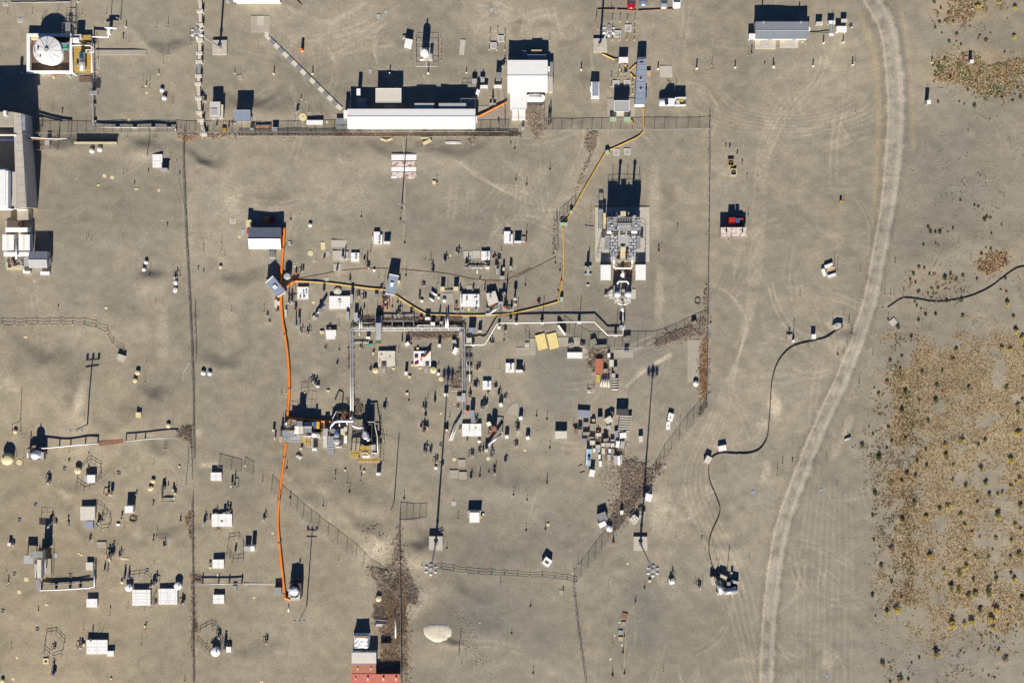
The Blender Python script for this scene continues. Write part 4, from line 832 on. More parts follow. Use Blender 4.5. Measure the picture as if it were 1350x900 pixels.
mast(T4,680,272,19.5,'tall floodlight mast near the parked cars',6,18,'mast near the parked cars')
car(T4,865,0,-92,'car_red','red car parked at the top edge behind the rope line',4.9,.98,lm='parked red car');car(T4,937,-16,-90,'car_blue','blue-grey car parked at the top edge, right of the red one',4.7,.92)
car(T4,1057,0,-90,'silver','silver car parked at the top edge, left of the white one',4.8,.95);car(T4,1131,-4,-90,'car_white','white wide car parked at the top edge, rightmost of four',4.8,1.02,'suv')
for i,(x0,y0,x1,y1) in enumerate(((665,58,770,57),(780,58,893,63),(905,65,985,60),(985,60,1110,54))):
    pipe(['rusty parking rail left of the red car','rusty parking rail below the red car','rusty parking rail below the blue-grey car','rusty parking rail below the silver car'][i],T4,[(x0,y0),(x1,y1)],.13,.13,'rust',name='parking_rail',cat='rail')
pipe('thin rusty rail left of the mast near the parked cars',T4,[(662,62),(655,120),(651,188)],.09,.1,'rust',name='rail',cat='rail')
small('floor_hatch',T4,[(783,202,.85),(846,168,.85),(775,498,.85),(840,496,.85)],rot=0);small('guard_post',T4,[(752,130),(797,130),(840,130),(885,130),(752,165),(883,168),(752,203),(883,205),(752,240),(795,240),(838,240),(882,240),(745,515),(745,468),(785,468),(828,468),(872,490),(872,515),(872,560)])
small('bollard',T4,[(568,415),(1023,410,1.1),(1252,408,1.2),(795,415,.7)]);small('thin_post',T4,[(666,172),(748,70),(1343,390),(1110,66),(380,240),(745,62)])
# long office trailer
P=Plant('office_trailer','long blue-grey trailer with two round roof vents','trailer',T4,922,488,'long blue-grey trailer')
P.q('body','white',[(905,346),(957,341),(946,618),(888,618)],.55,2.1);P.q('roof','roof_blue',[(904,352),(957,348),(946,622),(887,622)],2.1,2.22);P.q('nose','roof_grey',[(912,341),(948,340),(957,349),(904,353)],.9,2.1);P.b('roof_hatch','dark_steel',914,366,938,374,2.22,2.32)
for v in (468,528):c_=P.c('roof_vent','dark_steel',922,v,.28,2.22,2.4);P.c('vent_rim','offwhite',922,v,.38,2.22,2.3)
P.b('bumper','white',884,620,942,634,.5,1.2);P.b('step','blue',950,535,958,578,.1,.9);P.b('hitch','dark_steel',922,332,934,345,.3,.6)
for v in (400,560,590):P.p('wheel','rubber',[(896,v,.45),(899,v,.45)],.45,14);P.p('wheel','rubber',[(944,v,.45),(947,v,.45)],.45,14)
for k in range(7):P.q('roof_rib','roof_blue',[(901-k*2,385+k*34),(955-k*1.4,384+k*34),(955-k*1.4,386+k*34),(901-k*2,387+k*34)],2.22,2.26)
cabinet(T4,957,420,981,444,.6,'cardboard',label='small tan box on the right side of the long trailer');pad(T4,1034,392,1108,458,'pale_concrete',.08,1,label='square concrete slab right of the long blue-grey trailer')
t,w_,d_=cabinet(T4,792,340,847,372,1.3,'white',label='white generator trailer below the mast near the parked cars',name='generator_trailer',cat='trailer',lm='white generator trailer');wheels(t,(-.4,.5),d_/2-.05,.3);MB().box(-w_/2-.9,-.08,.3,-w_/2,.08,.42).build('drawbar','dark_steel',t)
small('instrument_riser',T4,[(835,430,1.0),(825,385,.6)])
for i,p in enumerate(([(690,320),(730,338),(768,355)],[(828,378),(832,395),(836,412)],[(855,418),(872,400),(895,380)],[(860,436),(872,450),(888,464)],[(806,425),(808,442)],[(866,712),(872,724),(878,735)])):
    hose('short yellow hose ' +['from the mast footing toward the generator trailer','below the white generator trailer','rising to the long trailer from the hose manifold','falling to the long trailer from the hose manifold','stub left of the hose manifold','stub beside the right pale green box'][i],T4,p,.15,'hose_yellow',3,stripe='yellow')
P=Plant('panel_trailer','white box trailer with four grey roof panels, left of the canopy shed','trailer',T4,650,535,'white trailer with roof panels')
P.b('body','white',626,486,675,585,.4,1.35)
for k in range(4):P.b('roof_panel','roof_blue',634,489+k*21,671,507+k*21,1.35,1.4)
P.b('fender','white',621,512,628,545,.3,.9)
for v in (520,545):P.p('wheel','rubber',[(628,v,.3),(633,v,.3)],.3,12);P.p('wheel','rubber',[(668,v,.3),(673,v,.3)],.3,12)
pad(T4,722,585,886,690,'concrete',.06);building(T4,762,597,855,662,2.1,'white flat canopy shed above the two pale green boxes','canopy_shed','shed',0,flat=True,roofs=('light_grey',),lip='white',wall='light_grey',doors=(),lm='white canopy shed');pad(T4,778,664,818,690,'pale_concrete',.1)
cabinet(T4,738,694,776,720,.9,'pale_green',label='pale green box, left of two below the canopy shed');cabinet(T4,822,694,861,720,.9,'pale_green',label='pale green box, right of two below the canopy shed')
# service pickup, nose to the left
t=thing('service_truck','white crew-cab service truck with a loaded utility bed','truck',at(T4,1105,608),math.radians(181));land('white service truck',T4(1105,608))
def sec(X,ww,zt,zl=.35):return [(X,-ww,zl),(X,-ww,zt*.85),(X,-ww*.9,zt),(X,ww*.9,zt),(X,ww,zt*.85),(X,ww,zl)]
loft([sec(-.5,1.0,1.25),sec(1.5,1.0,1.25),sec(1.7,1.0,1.2),sec(3.0,.96,1.08),sec(3.25,.85,.8)]).build('body','car_white',t,True)
loft([[(X,-.9+e*.2,1.2),(X,-.9+e*.2,1.2+e),(X,.9-e*.2,1.2+e),(X,.9-e*.2,1.2)] for X,e in ((-.5,.0),(-.4,.68),(1.25,.7),(1.95,.0))]).build('windows','glass',t);MB().box(-.42,-.72,1.86,1.2,.72,1.94).build('roof','car_white',t)
MB().box(-3.3,-1.08,.5,-.6,-.72,1.5).box(-3.3,.72,.5,-.6,1.08,1.5).box(-3.3,-.72,.5,-.6,.72,.75).build('utility_bed','car_white',t);MB().box(-2.6,-.5,.75,-1.9,.1,1.35).build('tool_crate','yellow',t);MB().box(-1.7,-.3,.75,-.9,.6,1.5).build('welder','offwhite',t);MB().box(-3.1,.15,.75,-2.3,.6,1.2).build('tool_box','wood',t);MB().cyl((-2.8,-.45,.75),(-2.8,-.45,1.5),.15,n=10).build('gas_bottle','light_grey',t);MB().box(-3.4,-1,.4,-3.3,1,.6).build('bumper','dark_steel',t);MB().cyl((-.7,-.9,1.4),(1.6,-.9,2.3),.05,n=6).build('ladder_rack','dark_steel',t);MB().cyl((-.9,-.9,.5),(-.9,-.9,2.4),.05,n=6).build('ladder_rack','dark_steel',t)
for s in (-1,1):MB().obox((3.12,s*.7,.8),(.2,.3,.18)).build('headlight','silver',t);MB().obox((1.5,s*1.12,1.3),(.16,.24,.2)).build('mirror','black',t)
wheels(t,(-2.1,2.2),.92,.42)
small('instrument_riser',T4,[(112,385,.9),(375,742,.8),(45,600,.8),(388,625,.7)]);cabinet(T4,372,672,392,704,1.0,'dark_steel',label='dark cabinet right of the weed strip beside the annex');cabinet(T4,214,752,230,768,.9,'light_grey',label='small grey box below the white entry ramp')
# ================================================================ top right building
t,w_,d_=building(T5,310,118,597,212,2.1,'grey metal-roofed building in the upper right yard','metal_building','building',.12,ridge=.5,wall='offwhite',roofs=('roof_grey','roof_grey'),seams=.6,doors=(-.2,.25),lm='grey metal-roofed building',vents=((-.35,.47,.3,.3,.6,'light_grey','vent_pipe'),(.35,.47,.3,.3,.6,'light_grey','vent_pipe')))
for q,l_ in (((308,212,420,263),'left'),((442,208,542,256),'right')):
    P=Plant('entry_landing','pale concrete landing with a grated mat, %s one below the grey metal-roofed building' % l_,'landing',T5,(q[0]+q[2])/2,q[3]-10);P.b('slab','pale_concrete',*q,-.3,.35);P.b('mat','light_grey',q[0]+38,q[1]+6,q[2]-34,q[1]+34,.35,.4);P.rail([(q[0]+34,q[1]+38),(q[0]+70,q[1]+2)],.35,.9,'light_grey')
small('traffic_cone',T5,[(402,216)]);cabinet(T5,276,182,310,214,1.3,'white',label='white unit on the left end of the grey metal-roofed building',lid='white',door='blue');cabinet(T5,596,148,607,168,1.5,'white',label='small white unit on the right end of the grey metal-roofed building')
cabinet(T5,639,118,675,136,1.0,'offwhite',label='pale low box nearest the grey metal-roofed building, right side');cabinet(T5,703,112,740,130,1.0,'white',label='white box above the small steel stair, upper right');cabinet(T5,748,142,803,174,1.05,'white',label='largest white box right of the grey metal-roofed building',lm='largest white box, upper right');cabinet(T5,774,103,806,122,.8,'offwhite',label='pale box behind the largest white box, upper right')
P=Plant('cross_stair','small steel stair between the white boxes, upper right','stair',T5,722,160);P.b('deck','grating',712,132,732,180,.8,.9);P.rail([(710,132),(710,180)],.9);P.rail([(734,132),(734,180)],.9);P.legs(713,134,731,178,.8,2);P.b('foot','white',708,180,734,192,-.1,.3)
pipe('thin grey pipe from the grey metal-roofed building to the steel stair',T5,[(600,183),(712,176)],.08,.3,'dark_steel');small('bollard',T5,[(200,365),(405,360),(411,366,.7),(620,357),(833,351),(676,233,1.1),(782,230,1.1),(562,228,.6)]);small('thin_post',T5,[(75,352),(850,335),(850,608),(1260,340),(272,300)]);small('instrument_riser',T5,[(288,290,.9),(820,148,.7),(212,830,.5)]);small('pipe_plug',T5,[(360,350),(150,795),(172,800),(238,885)],.8)
cabinet(T5,1236,540,1258,562,1.6,'light_grey',label='small grey solar cabinet beside the gravel road, upper right',lid='white',lm='grey solar cabinet')
# ================================================================ right yard
for q,m_,l_ in (((245,122,277,157),'mustard','dark open hatch with an orange frame, upper of two'),((259,174,291,209),'lid','dark open hatch with a yellow frame, lower of two')):
    P=Plant('framed_hatch',l_,'hatch',T24,(q[0]+q[2])/2,(q[1]+q[3])/2)
    for s in ((q[0],q[1],q[2],q[1]+3),(q[0],q[3]-3,q[2],q[3]),(q[0],q[1]+3,q[0]+3,q[3]-3),(q[2]-3,q[1]+3,q[2],q[3]-3)):P.b('frame',m_,*s,-.2,.45)
    P.b('well','dark_steel',q[0]+3,q[1]+3,q[2]-3,q[3]-3,-.2,.1);P.c('riser','grey',(q[0]+q[2])/2,(q[1]+q[3])/2,.15,.1,.5)
land('framed hatches',T24(270,165));small('pipe_plug',T24,[(232,57),(252,62),(295,92),(320,145),(352,435)],.8);small('red_post',T24,[(346,232),(248,555)],.8);small('thin_post',T24,[(868,350),(632,862),(957,730),(1143,682),(1088,850),(1120,855),(1137,855),(1187,862)])
building(T24,205,490,344,545,1.8,'rust-streaked flat-roofed shed with a red tractor behind it','rusty_shed','shed',0,flat=True,wall='rust',roofs=('rust_roof',),lip='offwhite',doors=(-.2,.25),lm='rust-streaked shed',vents=((-.28,.15,.35,.7,.25,'dark_steel','roof_vent'),(.34,.12,.35,.7,.25,'dark_steel','roof_vent')))
t=thing('red_tractor','red utility tractor in the shadow behind the rust-streaked shed','tractor',at(T24,285,453));MB().box(-2.0,-.75,.5,-.35,.75,1.45).build('cargo_bed','red',t);MB().box(-2.0,-.75,1.45,-1.9,.75,1.6).box(-2.0,-.75,1.45,-.35,-.68,1.55).box(-2.0,.68,1.45,-.35,.75,1.55).build('bed_rim','red',t);loft([[(X,-.6,.5),(X,-.6,z_),(X,.6,z_),(X,.6,.5)] for X,z_ in ((-.3,1.0),(.5,1.0),(1.6,.95),(1.9,.7))]).build('hood','red',t);MB().box(-.2,-.55,1.0,.6,.55,1.6).build('cab','glass',t);MB().box(-.25,-.6,1.6,.65,.6,1.68).build('canopy','blue',t);wheels(t,(-1.2,1.3),.72,.42);MB().box(1.85,-.7,.3,2.1,.7,.6).build('bumper','dark_steel',t)
cabinet(T24,849,344,862,356,.6,'mustard',label='small orange box standing alone in the right yard');small('thin_post',T24,[(352,420)])
P=Plant('barrier_blocks','three white blocks around a tan plate in the right yard','blocks',T24,788,715,'three white blocks');P.b('plate','cardboard',782,700,820,735,-.1,.15)
P.q('block','white',[(765,695),(806,680),(811,693),(770,711)],-.2,.55);P.q('block','white',[(750,716),(764,710),(776,748),(762,754)],-.2,.55);P.q('block','white',[(784,748),(824,735),(828,748),(788,762)],-.2,.55);P.p('post','dark_steel',[(815,690,-.2),(815,690,1.6)],.05);P.p('post','dark_steel',[(832,720,-.2),(832,720,1.6)],.05)
# black hoses
hose('long black hose curving across the right yard to the pump skid',T23,[(1068,128),(1030,150),(980,182),(920,200),(840,217),(785,240),(735,290),(702,355),(685,430),(678,520),(672,620),(660,720),(625,780),(575,805),(510,810),(430,806),(385,815),(352,845),(345,890),(352,960),(385,1040),(405,1100),(398,1150),(362,1230),(345,1300),(352,1370),(368,1430)],.12,'rubber',5,couple=28,lm='long black hose')
hose('black hose lying at the right edge beyond the gravel road',T26,[(122,872),(170,840),(225,805),(290,798),(370,808),(450,822),(530,826),(610,820),(690,805),(790,778),(880,740),(950,700),(1010,655),(1060,615),(1110,580),(1160,556),(1240,545)],.11,'rubber',5,couple=24,lm='black hose at the right edge')
cabinet(T23,900,166,924,191,.9,'white',label='small white box above the long black hose',lid='white',lm='white box by the black hose');P=Plant('hose_valve','pale valve pad with tall stakes, left of the white box by the black hose','valve pad',T23,782,180);P.b('pad','concrete',765,165,797,192,-.2,.2);P.p('stake','dark_steel',[(763,185,-.2),(763,185,1.6)],.05);P.p('stake','dark_steel',[(800,175,-.2),(800,175,2.0)],.08);P.c('valve','grey',783,172,.2,.2,.8);P.c('drum','white',803,202,.3,-.1,.7)
P=Plant('hose_outlet','pale rocky hose outlet block beside the gravel road','outlet',T23,1042,125);P.q('block','pale_concrete',[(1015,118),(1038,105),(1066,108),(1068,124),(1035,142),(1020,136)],-.3,.5);P.c('port','grey',1036,120,.2,.5,.6);P.b('clamp','rust',1060,118,1072,130,0,.7)
cabinet(T23,398,765,440,794,.65,'offwhite',label='white block beside the bend of the long black hose, upper one',rot=12,lid='white',lm='white block at the hose bend');cabinet(T23,326,822,356,862,.65,'offwhite',label='tilted pale block beside the long black hose, lower one',rot=-28)
small('thin_post',T23,[(1012,85),(1072,65),(1102,105),(1116,168),(1090,230),(1070,272),(1155,455),(742,865),(978,830),(1190,880),(1065,665),(713,895),(190,640),(880,240)]);small('marker_stake',T23,[(1040,272),(355,102)]);pipe('grey stone rubble heap beside the brush field',T27,[(62,762),(95,745)],.3,.1,'pale_concrete',name='rubble',cat='rubble')
P=Plant('hose_pump_skid','pump skid of pale tanks and blocks at the end of the long black hose','pump skid',T29,332,552,'hose pump skid')
for q in ([(283,532),(294,528),(300,556),(289,560)],[(318,520),(341,530),(338,540),(315,530)],[(363,542),(383,548),(381,558),(361,551)],[(353,585),(377,576),(380,585),(356,595)],[(305,585),(325,582),(326,592),(308,595)]):P.q('block','pale_concrete',q,-.2,1.1)
for a_,c_ in (((308,545),(322,585)),((330,582),(372,572))):P.p('tank','galvanised',[(*a_,1.0),(*c_,1.0)],.75,14)
P.b('pump','grey',340,548,352,560,-.1,1.2);P.b('panel','blue',356,540,364,548,1.0,1.6);P.p('pipe','rubber',[(368,560,.4),(340,545,.6),(305,520,.3),(292,505,.15)],.14);P.b('tray','dark_steel',335,535,375,568,-.1,.15);P.p('stake','dark_steel',[(340,510,-.2),(340,510,3.4)],.07);P.p('stake','dark_steel',[(308,508,-.2),(308,508,1.8)],.05)
small('thin_post',T29,[(263,435),(297,445),(303,472),(417,465),(390,600),(532,135),(514,178),(722,215),(685,128),(668,175),(118,860),(52,575),(290,425),(162,395)]);small('pipe_plug',T29,[(252,398),(20,617),(568,128)],.8);small('cream_drum',T29,[(70,542,.35)])
cover(T29,138,536,156,556,'white pad with a riser and stakes left of the hose pump skid',1,1,.4,12,lm='white riser pad');small('instrument_riser',T29,[(148,536),(240,562)],1.0);small('thin_post',T29,[(132,550),(160,540),(228,556),(255,548),(252,575)])
for q in ((424,226,437,240),(664,221,675,230),(684,869,693,879)):pad(T29,*q,'roof_blue',.06,name='ground_plate')
# ================================================================ right brush margin small things
small('bollard',T25,[(468,497,.8),(786,75,.7)]);cabinet(T25,775,474,802,500,1.2,'white',phrase='small white box in the brush');small('thin_post',T25,[(1110,475),(472,470)]);small('thin_post',T26,[(682,370),(97,772),(140,770),(168,778),(240,795),(80,880),(180,525),(778,510)]);small('thin_post',T27,[(85,75),(102,140),(72,195),(52,250),(225,265),(168,885),(952,90),(565,120),(145,430),(85,60)]);small('marker_stake',T27,[(20,255),(318,48)]);pad(T27,330,46,368,82,'pale_concrete',.15,38,label='tilted pale slab at the corner of the brush field')
# ================================================================ centre left: gabled shed, hoses, huts
building(T7,191,199,402,342,2.05,'gabled metal shed, white sunny slope and blue-grey shaded rear slope','gabled_shed','shed',.8,ridge=.48,wall='light_grey',roofs=('white','roof_grey'),seams=.7,doors=(-.2,.3),lm='gabled metal shed')  # rear slope gets a blue-grey material to paint in its shade
cabinet(T7,172,150,206,196,1.5,'cream',label='yellow machine with red tank at the upper left of the gabled shed',lid='cream',name='compressor',cat='machine');cabinet(T7,178,208,190,240,1.0,'red',label='red bin against the left wall of the gabled metal shed');cabinet(T7,292,132,326,164,.8,'yellow',label='orange spool crate in the shadow behind the gabled shed',lid='orange',name='crate',cat='crate');cabinet(T7,335,130,360,165,.7,'red',label='dark red crate in the shadow behind the gabled shed',name='crate',cat='crate');cabinet(T7,238,155,265,180,.6,'grey',label='grey pallet crate in the shadow behind the gabled shed',name='crate',cat='crate')
P=Plant('pipe_pile','pile of grey pipe offcuts below the gabled metal shed','pipe pile',T7,345,382)
for k in range(7):P.p('pipe','light_grey',[(322+R.uniform(-4,4),358+k*7,.15+.1*(k % 2)),(370+R.uniform(-4,4),356+k*7,.15+.1*(k % 2))],.1,7)
for k in range(3):P.p('pipe','grey',[(332+k*14,352,.4),(330+k*15,410,.4)],.08,7)
pad(T7,66,136,104,174,'cream',.05,name='ground_plate');pad(T7,72,142,98,168,'light_grey',.09,name='ground_plate');pad(T7,140,211,160,244,'light_grey',.06,name='ground_plate');pad(T7,450,291,474,319,'light_grey',.06,name='ground_plate');pad(T7,700,354,724,389,'light_grey',.06,name='ground_plate')
small('manhole_cover',T7,[(128,261,.42),(597,369,.7),(773,381,.35),(616,693,.4),(619,424,.22)]);small('marker_stake',T7,[(467,145),(470,303),(932,128),(1170,690),(1136,720)]);small('white_drum',T7,[(596,184,.5),(1017,480,.36)]);small('thin_post',T7,[(11,352),(33,388),(75,755),(633,415),(993,362),(10,305),(586,805),(783,850),(862,580),(862,622),(1045,535),(935,405),(290,755)])
small('cream_drum',T7,[(5,460,.4)]);pad(T7,666,296,694,346,'lid',.08,name='ground_plate');pad(T7,734,282,834,327,'pale_concrete',.05);pad(T7,744,352,854,415,'pale_concrete',.05);pad(T7,750,440,800,490,'pale_concrete',.05);pad(T7,486,450,505,461,'cream',.06,name='ground_plate');pad(T7,690,528,718,558,'pale_concrete',.05,name='ground_plate')
small('instrument_riser',T7,[(535,490,.9),(690,400,.8),(826,400,1.1),(775,480,.9),(972,458,1.0),(856,545,.7),(470,690,1.1),(376,750,.7),(685,610,1.1),(945,670,1.0),(908,650,.8),(313,775,.6),(326,820,.5),(925,790,1.0),(543,890,.8),(588,885,.8),(517,845,.8),(950,730,.7),(718,860,.7),(955,408,.6),(1070,600,.8),(1170,780,.8)])
cover(T7,862,365,920,426,'white cover with a blue hatch, above the big white double cover',2,1,.5,extras=((.12,.05,.2,.5,.12,'roof_blue','hatch'),));P=Plant('white_cover','white cover block at the end of a row, upper left of the tank farm','cover block',T7,1035,270)
P.b('slab','white',1013,228,1054,308,-.2,.5);P.b('step','white',1054,246,1070,308,-.2,.4);P.b('hatch','roof_blue',1046,255,1058,286,.4,.6);P.b('hatch','rust',1045,292,1056,304,.4,.55);P.b('fin','offwhite',1002,255,1008,282,-.1,.5);cabinet(T7,1078,291,1121,308,1.15,'white',label='white cabinet beside the upper left white cover block',lm='upper left white cabinet')
P=Plant('askew_hut','blue-grey flat-roofed hut turned askew beside the orange hose','hut',T7,368,590,'askew blue-grey hut');P.q('wall','white',[(305,560),(347,522),(432,624),(382,656)],-.3,1.75);P.q('roof','roof_blue',[(298,563),(347,516),(437,626),(381,661)],1.75,1.87);P.q('roof_unit','white',[(345,587),(362,574),(377,592),(360,606)],1.87,2.1);P.q('roof_edge','white',[(298,563),(347,516),(351,521),(302,568)],1.87,1.95);P.q('roof_edge','white',[(381,661),(437,626),(433,620),(377,654)],1.87,1.95);P.c('side_tank','light_grey',442,520,.85,-.2,1.4,.12);P.b('unit','grey',304,520,322,540,0,1.4)
P=Plant('leaning_hut','blue-grey flat-roofed hut on the yellow hose, centre of the tank farm','hut',T7,1132,575,'tilted blue-grey hut');P.q('wall','white',[(1092,634),(1118,512),(1178,522),(1146,640)],-.3,1.75);P.q('roof','roof_blue',[(1088,637),(1117,504),(1181,517),(1150,648)],1.75,1.87);P.q('roof_unit','white',[(1120,585),(1125,560),(1145,563),(1140,590)],1.87,2.1);P.q('roof_edge','white',[(1115,510),(1117,504),(1181,517),(1179,523)],1.87,1.95);P.q('roof_edge','white',[(1088,637),(1090,630),(1152,641),(1150,648)],1.87,1.95);P.b('stoop','grating',1068,640,1112,660,0,.4);P.rail([(1085,530),(1075,620)],0,1.1,'grey');P.b('side_box','cream',1172,548,1188,566,0,.8)
P=Plant('orange_frame_skid','orange-framed steel skid below the tilted blue-grey hut','skid',T7,1088,694);P.b('frame','brick_red',1066,664,1074,724,-.1,.8);P.b('frame','brick_red',1108,664,1116,724,-.1,.8);P.b('crossbar','rust',1075,668,1107,673,.3,.8);P.b('crossbar','rust',1075,715,1107,720,.3,.8);P.b('tray','light_grey',1075,674,1107,714,-.1,.3);P.c('valve','offwhite',1091,690,.25,.3,.8);P.c('valve','rust',1080,705,.18,.3,.9)
cabinet(T7,1018,636,1042,662,.6,'grey',phrase='small grey box');small('orange_barrel',T7,[(502,503,.7),(1102,738,.55)])
cover(T7,510,590,585,672,'white cover with blue hatches right of the askew hut',2,1,.5,lm='cover right of the askew hut',extras=((.05,-.05,.1,.45,.2,'roof_blue','hatch'),(.3,.1,.12,.3,.2,'roof_blue','hatch'),(-.25,-.4,.1,.1,.4,'grey','valve'),(.1,-.35,.12,.12,.3,'light_grey','valve')))
cover(T7,719,650,858,736,'big white double cover beside the cream domed hatch',2,1,.6,lm='big white double cover',extras=((0,.1,.16,.25,.12,'offwhite','hatch'),(.02,-.05,.03,.3,.3,'grey','valve')));t=thing('domed_hatch','cream half-round hatch above the big white double cover','hatch',at(T7,776,622));MB().cyl((0,0,-.2),(0,0,.3),1.0,n=20).build('ring','pale_concrete',t);MB().cyl((0,0,.3),(0,0,.38),.75,n=16).build('lid','offwhite',t)
cabinet(T7,858,640,875,700,1.5,'light_grey',label='narrow grey unit on the right of the big white double cover');cabinet(T7,830,755,850,810,1.2,'light_grey',phrase='small grey equipment box');cabinet(T7,882,760,908,820,1.1,'light_grey',phrase='small grey equipment box');cabinet(T7,696,874,766,915,.6,'white',label='white cover block left of the pipe rack',name='pit_cover',cat='cover block',lm='white cover left of the pipe rack');cabinet(T7,658,880,686,900,.3,'cream',label='small cream box left of the white cover at the pipe rack')
P=Plant('sampling_pump','long tilted grey sampling pump on a pale foot','pump',T7,655,755,'tilted sampling pump');P.p('barrel','galvanised',[(632,775,.4),(695,705,1.2)],.28,12);P.q('foot','pale_concrete',[(605,790),(620,775),(640,795),(625,812)],-.1,.4);P.b('motor','grey',648,735,675,757,.3,1.2);P.b('bracket','dark_steel',628,770,645,790,.1,.8)
for q in ((360,675,375,728),(375,685,395,712),(428,740,440,790)):cabinet(T7,*q,.5,'offwhite',phrase='low pale trough')
for q in ((485,740,500,850),(510,790,525,850)):cabinet(T7,*q,.9,'grey',phrase='narrow steel frame',lid='grating',legs=True)
P=Plant('valve_manifold','tall dark pipe frame of valves right of the askew hut','valve frame',T7,472,640)
for x_ in (440,460,480,495):P.p('upright','dark_steel',[(x_,630,-.2),(x_,630,1.8)],.06,6)
P.p('header','dark_steel',[(438,632,1.6),(498,628,1.6)],.07,6);P.p('header','dark_steel',[(438,690,.9),(498,690,.9)],.07,6);P.p('pipe','grey',[(450,620,.5),(452,700,.5)],.12,8);P.p('pipe','grey',[(475,640,.5),(472,710,.5)],.12,8);P.c('tank','light_grey',468,690,.35,-.1,1.0)
# orange hoses
hose('thick bright orange hose from the gabled shed down to the process plant',T7,[(425,196),(420,300),(411,400),(405,500),(401,600),(403,680),(412,800),(428,900),(445,1020),(455,1150),(456,1280),(448,1400),(445,1470)],.34,'orange',6,stripe='hose_orange',couple=17,lm='thick orange hose');hose('orange hose along the top of the process plant',T13,[(236,240),(330,254),(440,264),(585,272)],.34,'orange',5,stripe='hose_orange',couple=17);hose('short orange hose stub joining the process plant to the hose above',T13,[(500,272),(502,300),(502,360)],.34,'orange',4,stripe='hose_orange',couple=17)
hose('thick orange hose from the process plant down to the white tank',T13,[(222,432),(212,520),(200,620),(185,740),(170,870),(160,980),(160,1100),(170,1230),(185,1380),(205,1560),(212,1645),(216,1670)],.33,'orange',6,stripe='hose_orange',couple=17,lm='lower orange hose');hose('short orange hose end at the white tank, lower left',T21,[(653,280),(668,288),(684,296)],.36,'orange',4,stripe='hose_orange',couple=17)
hose('short orange hose standing right of the askew hut',T7,[(501,720),(497,760),(488,808)],.3,'hose_orange',4)
hose('orange branch hose from the askew hut to the valve frame',T7,[(440,588),(462,570),(490,553),(515,551)],.4,'orange',4,stripe='hose_orange',couple=17)
hose('yellow hose from the askew hut to the tilted hut',T7,[(510,551),(620,557),(740,567),(860,583),(970,597),(1060,606),(1090,609)],.14,'hose_yellow',5,stripe='yellow',lm='yellow hose');hose('yellow hose from the tilted hut across the farm to the upper fence',T9,[(130,415),(190,455),(260,500),(330,540),(380,562),(480,568),(600,571),(720,573),(840,571),(950,567),(1050,557),(1150,535),(1260,508),(1360,480),(1440,455)],.14,'hose_yellow',5,stripe='yellow',lm='yellow hose across the farm')
hose('yellow hose running up from the corner to the top fence',T10,[(305,1175),(325,1090),(338,1000),(345,900),(342,760),(340,645)],.14,'hose_yellow',5,stripe='yellow');hose('straight diagonal yellow hose beside the weed strip',T10,[(352,612),(400,545),(460,430),(530,310),(600,190),(650,108),(660,100)],.14,'hose_yellow',3,stripe='yellow',lm='diagonal yellow hose');hose('yellow hose crossing to the top fence gate',T10,[(665,100),(780,48),(880,0),(918,-42)],.14,'hose_yellow',3,stripe='yellow');hose('yellow hose from the long trailer down to the top fence',T4,[(933,636),(937,700),(939,775),(938,788)],.14,'hose_yellow',3,stripe='yellow')
for q in ((318,618,372,642),(388,532,410,556)):cabinet(T10,*q,.7,'pale_green',phrase='low hose support trestle',name='hose_trestle',cat='trestle')
cabinet(T10,648,98,674,132,.7,'pale_green',phrase='low hose support trestle',name='hose_trestle',cat='trestle',rot=25);cabinet(T11,262,278,282,304,.7,'pale_green',phrase='low hose support trestle',name='hose_trestle',cat='trestle')
for i,p in enumerate(([(505,540),(640,515),(780,488),(900,475),(1000,470),(1110,470)],)):hose('thin dark red cable from the askew hut to the tilted hut',T7,p,.05,'rust',5,name='cable')
hose('thin dark red cable sweeping right from the tilted hut',T9,[(170,212),(300,222),(470,238),(620,262),(740,288),(850,298),(980,300),(1060,270),(1200,200)],.05,'rust',5,name='cable');hose('thin dark red cable crossing to the upper right weed line',T11,[(0,165),(80,120),(160,80),(235,40)],.05,'rust',5,name='cable')
# ================================================================ centre top
pole(T8,250,497,8.2,'tall slim pole below the rusty sheet stack','galvanised',name='pole',r=.16,lm='slim pole below the sheet stack');P=Plant('sheet_stack','rack of white and rusty corrugated sheets crossed by a pole shadow','sheet stack',T8,262,245,'rack of rusty sheets')
for y0,y1,m_ in ((170,207,'white'),(213,246,'rust_roof'),(250,281,'white'),(285,322,'rust_roof')):
    P.b('sheet',m_,180 if m_ == 'white' else 186,y0,345,y1,.25,.38)
for x_ in (200,240,280,325):P.b('bearer','grey_wood',x_-4,166,x_+4,328,-.2,.24)
P.b('rim','grey',180,164,345,168,-.1,.4)
P.b('offcut','white',180,310,215,326,.38,.42);P.b('offcut','offwhite',290,320,330,328,.0,.3)
for q in ((258,60,268,165),(260,330,272,480),(260,500,272,600),(258,620,268,730),(262,840,278,900)):pad(T8,*q,'strip',.02,name='buried_strip')
for q,r_ in (((386,75,444,98),25),((370,57,436,66),-2),((105,66,150,80),-20),((150,64,190,78),20)):cabinet(T8,*q,.25,'cream',phrase='tan plank bundle',rot=r_,name='plank_bundle',cat='planks')
for k in range(3):pipe(['upper','middle','lower'][k]+' of three thin white pipes lying below the fence',T8,[(535,84+k*6),(642,86+k*6)],.07,.07,'white')
small('marker_stake',T8,[(993,130),(480,349),(1001,334),(1072,366),(268,750),(240,596),(248,524),(1072,684)]);cabinet(T8,450,342,472,366,.25,'lid',phrase='small square cream block');small('thin_post',T8,[(45,812),(905,808),(432,872),(404,870),(443,872),(53,725),(910,722)]);small('pipe_plug',T8,[(966,112),(960,62)],.8)
